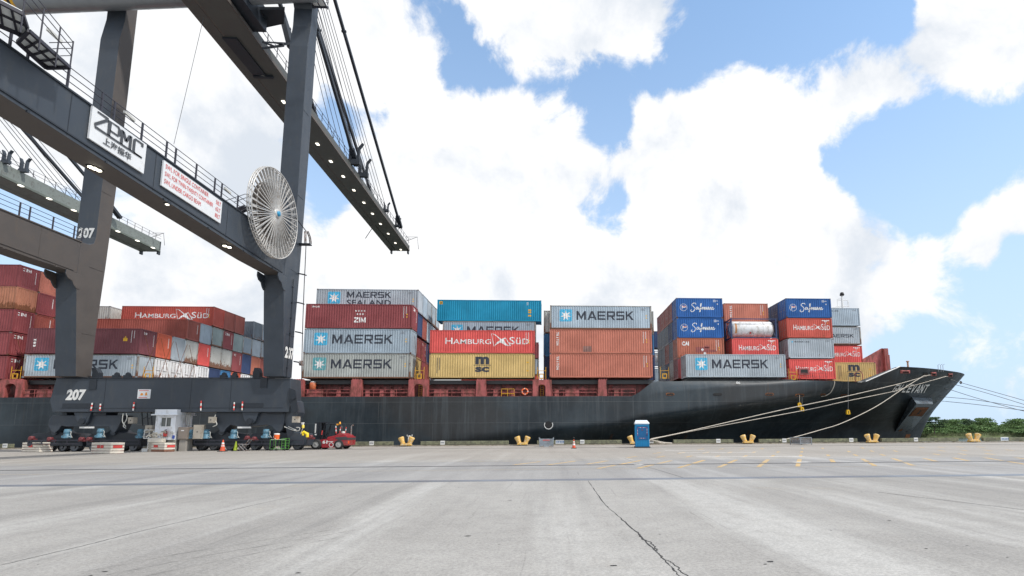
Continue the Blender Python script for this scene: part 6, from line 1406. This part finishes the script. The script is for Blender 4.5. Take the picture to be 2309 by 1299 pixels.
# beige cabinet right of the cabin, utility frame left of it
a, b = onY(400, 991, 45.3), onY(423, 963, 45.3); m = MB(); m.box(a.x, b.x, 45.3, 46.4, a.z, b.z); m.box(a.x+.05, b.x-.05, 45.28, 45.302, a.z+.05, b.z-.05); m.box((a.x+b.x)/2-.12, (a.x+b.x)/2+.12, 45.26, 45.281, b.z-.32, b.z-.25, 1); o = m.build('power_cabinet', [pbr('cabinet_taupe', (.25, .21, .18), .55, dirt=(.15, .12, .1), dirt_amt=.6), mWhite], None, .01); tag(o, 'taupe metal power cabinet immediately right of the white cabin', 'cabinet')
m = MB(); m.box(a.x+.1, b.x-.1, 45.4, 46.3, 0, a.z-.002); o2 = m.build('plinth', pbr('plinth_grey', (.33, .31, .28), .9), None); o2.parent = o
e2 = onY(335, 1010, 45.3); m = MB()
for s in (-.38, .38): m.tube([(s, 0, 1.05), (s*.9, 0, 1.75)], .04, 6)
m.tube([(0, 0, .25), (0.02, 0, 1.75)], .04, 6); m.tube([(-.38, 0, 1.05), (.38, 0, 1.05)], .04, 6); m.tube([(-.38, 0, 1.72), (.38, 0, 1.72)], .04, 6); m.box(-.3, .4, -.2, .2, 0, .25)
o = m.build('cable_stand', mPlac, None); o.location = (e2.x, 45.2, 0); tag(o, 'white tubular cable stand left of the white cabin', 'stand')
def cone(px, yt, yb, Y, lab, c1, stripes, top=False):
    b = onY(px, yb, Y); H = onY(px, yt, Y).z; e = empty('traffic_cone', (b.x, Y, 0), lab, 'traffic cone', 'traffic cones on the quay'); w = H*.21
    m = MB(); m.prism([(-w*1.45, -w*1.1), (-w*1.1, -w*1.45), (w*1.1, -w*1.45), (w*1.45, -w*1.1), (w*1.45, w*1.1), (w*1.1, w*1.45), (-w*1.1, w*1.45), (-w*1.45, w*1.1)], .001, .05, 'z'); o = m.build('base', mBlack if top else c1, None, .008); o.parent = e
    m = MB(); m.lathe([(w, .05), (w*.92, .12*H), (w*.22, H*.97), (w*.17, H)], (0, 0, 0), 'z', 20); o = m.build('cone', c1, None); o.parent = e
    for z0, z1 in stripes:
        r = lambda z: w*.92+(w*.22-w*.92)*(z-.12)/.85+.006
        m = MB(); m.lathe([(r(z0), z0*H), (r(z1), z1*H)], (0, 0, 0), 'z', 20); o = m.build('reflective_band', mDeckL, None); o.parent = e
    if top == 2: m = MB(); m.tube([(0, 0, H), (0, 0, H*1.1)], .03, 6); m.lathe([(.05, H*1.1), (.09, H*1.2), (0, H*1.3)], (0, 0, 0), 'z', 8); o = m.build('topper', mBlack, None); o.parent = e
mOrC = pbr('cone_orange', (.72, .09, .03), .5, var=.12, dirt=(.4, .12, .08), dirt_amt=.6)
cone(501.5, 992, 1017, 44.0, 'tall orange-red traffic cone in front of the crane wheels', mOrC, ((.62, .78), (.45, .52)), True)
cone(531, 995, 1013.5, 45.0, 'lime green traffic cone beside the tall orange one', pbr('cone_lime', (.32, .42, .02), .5), (), True)
cone(1294, 991, 1011.5, 45.2, 'small orange traffic cone with white bands, left of the portable toilet', mOrC, ((.36, .56), (.66, .80)), 2)
# folding chair
q = onY(546, 1014, 44.9); m = MB()
for s in (0, .45):
    m.tube([(-.42, s, 0), (.35, s, .62), (.55, s, .95)], .025, 5); m.tube([(.25, s, 0), (-.3, s, .55)], .025, 5); m.tube([(-.3, s, .55), (.3, s, .5)], .025, 5)
for p, q_ in (((-.3, .55), (.3, .5)), ((-.42, 0.02), (.25, 0.02))):
    for f in (0, .5, 1): x, z = p[0]+(q_[0]-p[0])*f, p[1]+(q_[1]-p[1])*f; m.tube([(x, 0, z), (x, .45, z)], .025, 5)
for z in (.7, .8, .9): m.tube([(.35+(z-.62)*.6, 0, z), (.35+(z-.62)*.6, .45, z)], .02, 5)
o = m.build('folding_chair', mGalv, None); o.location = (q.x, 44.8, 0); tag(o, 'grey metal folding chair frame right of the lime cone', 'chair')
# green cart and the orange cooler on it
q = onY(626, 1011, 45.0); e = empty('hand_cart', (q.x, 45.0, 0), 'bright green tubular cart with wheels in front of the crane', 'cart'); mGr = pbr('cart_green', (.10, .34, .05), .45)
m = MB(); Lx, D = 1.2, .55
for y in (0, D):
    for x in (-.62, -.18, .30, .62): m.tube([(x, y, .12), (x, y, .88)], .016, 6)
    m.tube([(-.62, y, .88), (.3, y, .88)], .016, 6); m.tube([(-.62, y, .14), (.62, y, .14)], .016, 6); m.tube([(.3, y, .98), (.62, y, .98)], .016, 6); m.tube([(.62, y, .88), (.62, y, .98)], .016, 6); m.tube([(.3, y, .88), (.3, y, .98)], .016, 6)
    for z in (.4, .6, .8): m.tube([(.3, y, z), (.62, y, z)], .013, 6)
o = m.build('frame', mGr, None); o.parent = e
m = MB(); m.box(-.6, .3, .02, D-.02, .90, .915); o = m.build('shelf', mGrey, None); o.parent = e
for x in (-.55, .55, -.1):
    m = MB(); m.lathe([(.02, -.03), (.10, -.03), (.10, .03), (.02, .03)], (x, .02, .10), 'y', 14); o = m.build('wheel', mBlack, None); o.parent = e
m = MB(); m.lathe([(.17, 0), (.19, .02), (.21, .36), (.20, .38)], (0, 0, 0), 'z', 20); m.lathe([(.22, .381), (.22, .45), (.19, .48), (0, .49)], (0, 0, 0), 'z', 20, 1); m.tube([(-.23, 0, .3), (-.27, 0, .2), (-.23, 0, .12)], .02, 5, 1); m.box(-.03, .03, -.26, -.19, .05, .1, 1)
o = m.build('drink_cooler', [pbr('cooler_orange', (.85, .14, .02), .45), mDeckL], None); o.location = (q.x-.25, 45.25, .916); tag(o, 'orange drink cooler with a white lid on the green cart', 'cooler')
m = MB(); m.tube([(0, 0, 0), (0, 0, 1.35)], .02, 6); m.lathe([(.12, 0), (.12, .03), (.02, .05)], (0, 0, 0), 'z', 12); o = m.build('steel_rod', mGalv, None); p = onY(619, 1000, 45.6); o.location = (p.x, 45.65, 0); tag(o, 'thin upright steel rod behind the orange cooler', 'rod')
# forklift truck, mast to the left
e = empty('forklift', onY(745, 1011, 47.6), 'dark red heavy forklift truck with open cab, parked right of the crane', 'forklift'); e.location.z = 0; fx = e.location.x; YF_ = 47.6
mFR = pbr('forklift_red', (.30, .018, .028), .32, var=.12, dirt=(.25, .1, .08), dirt_amt=.55); mTy = pbr('tyre', (.022, .022, .023), .8, var=.3); mRimG = pbr('wheel_rim', (.34, .34, .33), .5)
def q2(x, y): p = onY(x, y, YF_); return (p.x-fx, p.z-.02)
def fl(nm, mat, P, y0, y1, bev=.02): m = MB(); m.prism([q2(*p) for p in P], y0, y1); o = m.build(nm, mat, None, bev); o.parent = e; return o
body = fl('body', mFR, [(720, 992), (724, 1000), (725, 1009), (756, 1009), (755, 1000), (759, 994), (766, 991), (772, 995), (775, 1004), (783, 1004), (784.5, 990), (784, 984), (756, 984), (751, 988), (738, 991), (729, 990)], 0, 1.9)
fl('engine_cover', mFR, [(734, 991), (737, 985), (752, 982), (760, 978), (765, 976), (772, 977), (780, 981), (783.5, 986), (784, 990), (756, 990), (745, 991.5)], .12, 1.78, .05)
fl('counterweight', pbr('counterweight_grey', (.05, .05, .055), .5), [(757, 985.5), (780, 984), (784.8, 987), (784.8, 991.5), (768, 992), (760, 990.5), (756, 989)], -.012, 1.912, .01)
fl('tail_light', mOrC, [(782.5, 994), (784.9, 994), (784.9, 1000), (782.5, 1000)], .05, .3, 0)
m = MB(); t = cat(fit(text_mesh('61', .04), 0, 0, .38, .28), fit(text_mesh('STEAM', .03, shear=.2), .52, .10, .78, .17)) if False else fit(text_mesh('61', .05), 0, 0, .42, .28); p0 = q2(727, 1000); m.add([(p0[0]+a, -.015, p0[1]+b) for a, b in t[0]], t[1]); o = m.build('number', mDeckL, None); o.parent = body
p0 = q2(747, 1002.5); t = ring(p0[0], p0[1], .20, .15); m = MB(); m.add([(a, -.016, b) for a, b in t[0]], t[1]); o = m.build('logo_ring', mDeckL, None); o.parent = body
p0 = q2(736, 996.5); t = cat(*[rrect(p0[0]+k*.10, p0[1], p0[0]+k*.10+.07, p0[1]+.08, .01) for k in range(6)]); m = MB(); m.add([(a, -.016, b) for a, b in t[0]], t[1]); o = m.build('marking', mDeckL, None); o.parent = body
def wheel(x, y, r, yw, w, nm='wheel'):
    c = q2(x, y); m = MB(); m.lathe([(r*.62, -w/2), (r*.92, -w/2), (r, -w*.32), (r, w*.32), (r*.92, w/2), (r*.62, w/2), (r*.58, 0), (r*.62, -w/2)], (c[0], yw, r), 'y', 26, caps=False); o = m.build(nm, mTy, None); o.parent = e
    m = MB(); m.lathe([(r*.60, -w*.42), (r*.52, -w*.2), (r*.25, -w*.2), (r*.2, -w*.45), (0, -w*.45)], (c[0], yw, r), 'y', 20); o2 = m.build('rim', mRimG, None); o2.parent = o
for yw in (.12, 1.75): wheel(763.5, 1002, .40, yw, .36)
for yw in (-.08, .30, 1.6, 1.95): wheel(714, 1001.5, .43, yw, .32)
m = MB()
for y in (.45, 1.35):
    a, b = q2(706, 1006), q2(706, 952.5); m.box(a[0]-.02, a[0]+.18, y, y+.14, a[1], b[1]); m.box(a[0]+.24, a[0]+.40, y+.02, y+.12, a[1]+.1, b[1]-.02)
a = q2(706, 952.5); m.box(a[0]-.02, a[0]+.85, .45, 1.5, a[1]-.01, a[1]+.05); c = q2(704, 986); m.box(c[0]-.06, c[0]+.5, .2, 1.75, c[1]-.25, c[1]); m.build('mast', mCrD, None).parent = e
m = MB(); p0, p1 = q2(704.5, 976), q2(708.5, 955); m.box(p0[0], p1[0], .42, .445, p0[1], p1[1]); p0, p1 = q2(704.8, 981), q2(708.8, 978); m.box(p0[0], p1[0], .42, .445, p0[1], p1[1]); m.build('mast_stripe', mDeckL, None).parent = e
m = MB()
for y in (.35, 1.55):
    P = [q2(722, 988), q2(730, 956), q2(754, 954.5), q2(755.5, 978)]; m.tube([(p[0], y, p[1]) for p in P], .045, 6)
for x in (730, 738, 746, 754): p = q2(x, 955); m.tube([(p[0], .35, p[1]), (p[0], 1.55, p[1])], .035, 6)
p = q2(742, 962); m.tube([q for q in ((p[0]-.5, .5, p[1]-.9), (p[0]-.15, .5, p[1]), (p[0], .5, p[1]+.1))], .025, 5); m.build('overhead_guard', mCrD, None).parent = e
m = MB()
for y in (.3, 1.6):
    for k in range(4): a, b = q2(754+k*.2, 960+k*4.2), q2(754+(k+1)*.2, 960+(k+1)*4.2); m.tube([(a[0], y, a[1]), (b[0], y, b[1])], .05, 6, k % 2)
    a, b = q2(764, 962), q2(762, 975)
    for k in range(3): f = k/3; m.tube([(a[0]+(b[0]-a[0])*f, y+.1, a[1]+(b[1]-a[1])*f), (a[0]+(b[0]-a[0])*(f+1/3), y+.1, a[1]+(b[1]-a[1])*(f+1/3))], .04, 6, (k+1) % 2)
m.build('striped_pole', [mDeckL, mSRed], None).parent = e
m = MB(); a, b = q2(722, 980), q2(723.5, 970); m.tube([(a[0], .3, a[1]), (b[0], .3, b[1])], .04, 6, 0); a = q2(737, 986); m.box(a[0]-.1, a[0]+.5, .6, 1.3, a[1]-.1, a[1]+.12, 1); m.box(a[0]+.4, a[0]+.55, .6, 1.3, a[1]+.1, a[1]+.65, 1); c = q2(729, 975); m.lathe([(.17, -.02), (.19, 0), (.17, .02)], (c[0], .95, c[1]), 'z', 16, 1); m.tube([(c[0], .95, c[1]), (c[0]-.25, .95, c[1]-.6)], .03, 6, 1); m.build('seat', [mSRed, mBlack], None).parent = e
m = MB(); p = q2(762.5, 953); m.lathe([(.08, -.1), (.08, .06), (.03, .1)], (p[0], .4, p[1]), 'z', 10); m.tube([(p[0], .4, p[1]-.1), (p[0]+.03, .4, p[1]-1.0)], .03, 5, 1); m.box(p[0]-.35, p[0]-.1, .38, .5, p[1]-.2, p[1]-.08); m.build('beacon', [pbr('beacon_amber', (.8, .35, .02), .3), mCrD], None).parent = e
m = MB(); P = [q2(777, 980), q2(778, 961), q2(780, 958.5), q2(783, 958)]; m.tube([(p[0], 1.5, p[1]) for p in P], .06, 8); m.build('exhaust', mGalv, None).parent = e
m = MB(); p = q2(765, 974.5); m.lathe([(.16, -.06), (.16, .06), (0, .1)], (p[0], .9, p[1]), 'z', 12); m.build('air_intake', mConduit, None).parent = e
m = MB()
for y in (.55, 1.3): p = q2(700, 1008); m.box(p[0]-1.1, p[0]+.2, y, y+.14, .05, .11)
m.build('fork', mCrD, None).parent = e
# portable toilet
P0 = onY(1449, 1009, 45.3); e = empty('portable_toilet', (P0.x, 45.3, 0), 'bright blue portable toilet with a white roof on the quay', 'portable toilet', rz=R_(-5)); mPT = pbr('toilet_blue', (.0, .20, .44), .4, var=.06); mPTd = pbr('toilet_blue_dark', (.0, .10, .27), .45)
w, d, h = .57, 1.15, 2.0
m = MB(); m.box(-w, w, .03, d, .10, h); m.box(-w-.02, -w+.07, -.0, .08, .10, h); m.box(w-.07, w+.02, -.0, .08, .10, h); m.box(-w+.071, w-.071, 0, .06, h-.16, h)
for k in range(7): m.box(-w+.12+k*.15, -w+.18+k*.15, .012, .031, .14, .62)
for k in range(5): m.box(-w-.02, -w, .15+k*.2, .25+k*.2, .2, h-.2)
m.build('body', mPT, None, .01).parent = e
m = MB(); m.box(-w+.09, w-.09, .006, .029, .66, h-.2); m.box(-.06, .06, -.005, .0055, 1.45, 1.58, 1); m.box(w-.2, w-.14, -.02, .0055, 1.05, 1.16, 1)
for x0, x1, z0, z1 in ((-.36, .36, h-.30, h-.27), (-.42, -.39, 1.05, h-.36), (.39, .42, 1.15, h-.30), (-.26, .26, .80, .83)):
    n = 5
    for k in range(n):
        a = k/n; m.box(x0+(x1-x0)*(a if x1-x0 > .1 else 0), x0+(x1-x0)*(a+.8/n if x1-x0 > .1 else 1), -.004, .0055, z0+(z1-z0)*(a if z1-z0 > .1 else 0), z0+(z1-z0)*(a+.8/n if z1-z0 > .1 else 1), 2+k % 2)
m.build('door', [mPTd, pbr('vent_dark', (.10, .06, .12), .6), mSRed, mDeckL], None).parent = e
m = MB(); v = [(-w-.05, -.03, h), (w+.05, -.03, h), (w+.05, d+.04, h), (-w-.05, d+.04, h), (-w-.05, -.03, h+.10), (w+.05, -.03, h+.10), (w*.86, d*.7, h+.36), (-w*.86, d*.7, h+.36), (w+.05, d+.04, h+.1), (-w-.05, d+.04, h+.1)]
m.add(v, [(0, 1, 5, 4), (4, 5, 6, 7), (5, 1, 2, 8), (5, 8, 6), (8, 9, 7, 6), (9, 4, 7), (9, 3, 0, 4), (2, 3, 9, 8), (0, 3, 2, 1)]); m.build('roof', pbr('toilet_roof', (.66, .72, .78), .45), None, .02).parent = e
m = MB(); m.box(-w-.08, w+.08, -.08, d+.05, .0, .10); m.build('skid', mCrD, None).parent = e
# grey bins
mBin = pbr('bin_grey', (.27, .31, .35), .5, .1, .15, dirt=(.15, .13, .12), dirt_amt=.7, dirt_scale=2)
a, b = onY(1216, 1006, 50.3), onY(1248, 987.5, 50.3); e = empty('metal_bin', ((a.x+b.x)/2, 50.3, 0), 'low grey sheet-metal bin with corner lugs, between bollard and small cone', 'bin'); w = (b.x-a.x)/2; h = b.z
m = MB(); m.box(-w, w, 0, .04, .12, h-.08); m.box(-w, w, 1.0, 1.04, .12, h-.08); m.box(-w, -w+.04, .041, .999, .12, h-.08); m.box(w-.04, w, .041, .999, .12, h-.08); m.box(-w, w, 0, 1.04, .08, .119)
for z in (.3, .48): m.box(-w, w, -.02, -.001, z, z+.03)
m.build('body', mBin, None).parent = e
m = MB()
for s in (-1, 1):
    for y in (-.01, .97): m.box(s*(w-.04)-.05, s*(w-.04)+.05, y-.02, y+.08, 0, h-.02); m.prism([(s*w-.06*s, h-.15), (s*w+.05*s, h-.15), (s*w+.05*s, h+.06), (s*w-.02*s, h+.04)], y, y+.05, 'y')
m.box(-.22, .22, -.03, -.0215, 0, .22); m.build('corner_post', mBin, None).parent = e
t = cat(*[rrect(k*.13, 0, k*.13+.09, .1, .01) for k in range(5)]); m = MB(); m.add([(x-.32, -.024, .56+z) for x, z in t[0]], t[1]); m.build('marking', mSRed, None).parent = e
a, b = onY(1797, 1003, 50.5), onY(1837, 986.5, 50.5); e = empty('mesh_cage', ((a.x+b.x)/2, 50.5, 0), 'grey wire-mesh cage pallet on the quay below the ship bow', 'cage', rz=R_(18)); w = (b.x-a.x)/2*.78; h = b.z
m = MB()
for x in (-w, w):
    for y in (0, 1.3): m.box(x-.03, x+.03, y-.03, y+.03, 0, h)
for z in (.12, h-.03):
    for y in (0, 1.3): m.box(-w+.031, w-.031, y-.025, y+.025, z, z+.05)
    for x in (-w, w): m.box(x-.025, x+.025, .031, 1.269, z, z+.05)
m.build('frame', mBin, None).parent = e
m = MB()
for k in range(1, 16): x = -w+2*w*k/16; [m.box(x-.008, x+.008, y-.008, y+.008, .17, h-.03) for y in (0, 1.3)]
for k in range(1, 12): y = 1.3*k/12; [m.box(x-.008, x+.008, y-.008, y+.008, .17, h-.03) for x in (-w, w)]
for k in range(1, 6): z = .17+(h-.2)*k/6; [m.box(-w, w, y-.008, y+.008, z, z+.016) for y in (0, 1.3)]; [m.box(x-.008, x+.008, 0, 1.3, z, z+.016) for x in (-w, w)]
m.build('mesh_panel', mGalv, None).parent = e
m = MB(); m.box(-w+.03, w-.03, .03, 1.27, .10, .15); m.box(-w+.1, w-.1, .1, 1.2, .151, h*.72); m.build('contents', pbr('cage_load', (.30, .34, .38), .7, var=.3), None).parent = e
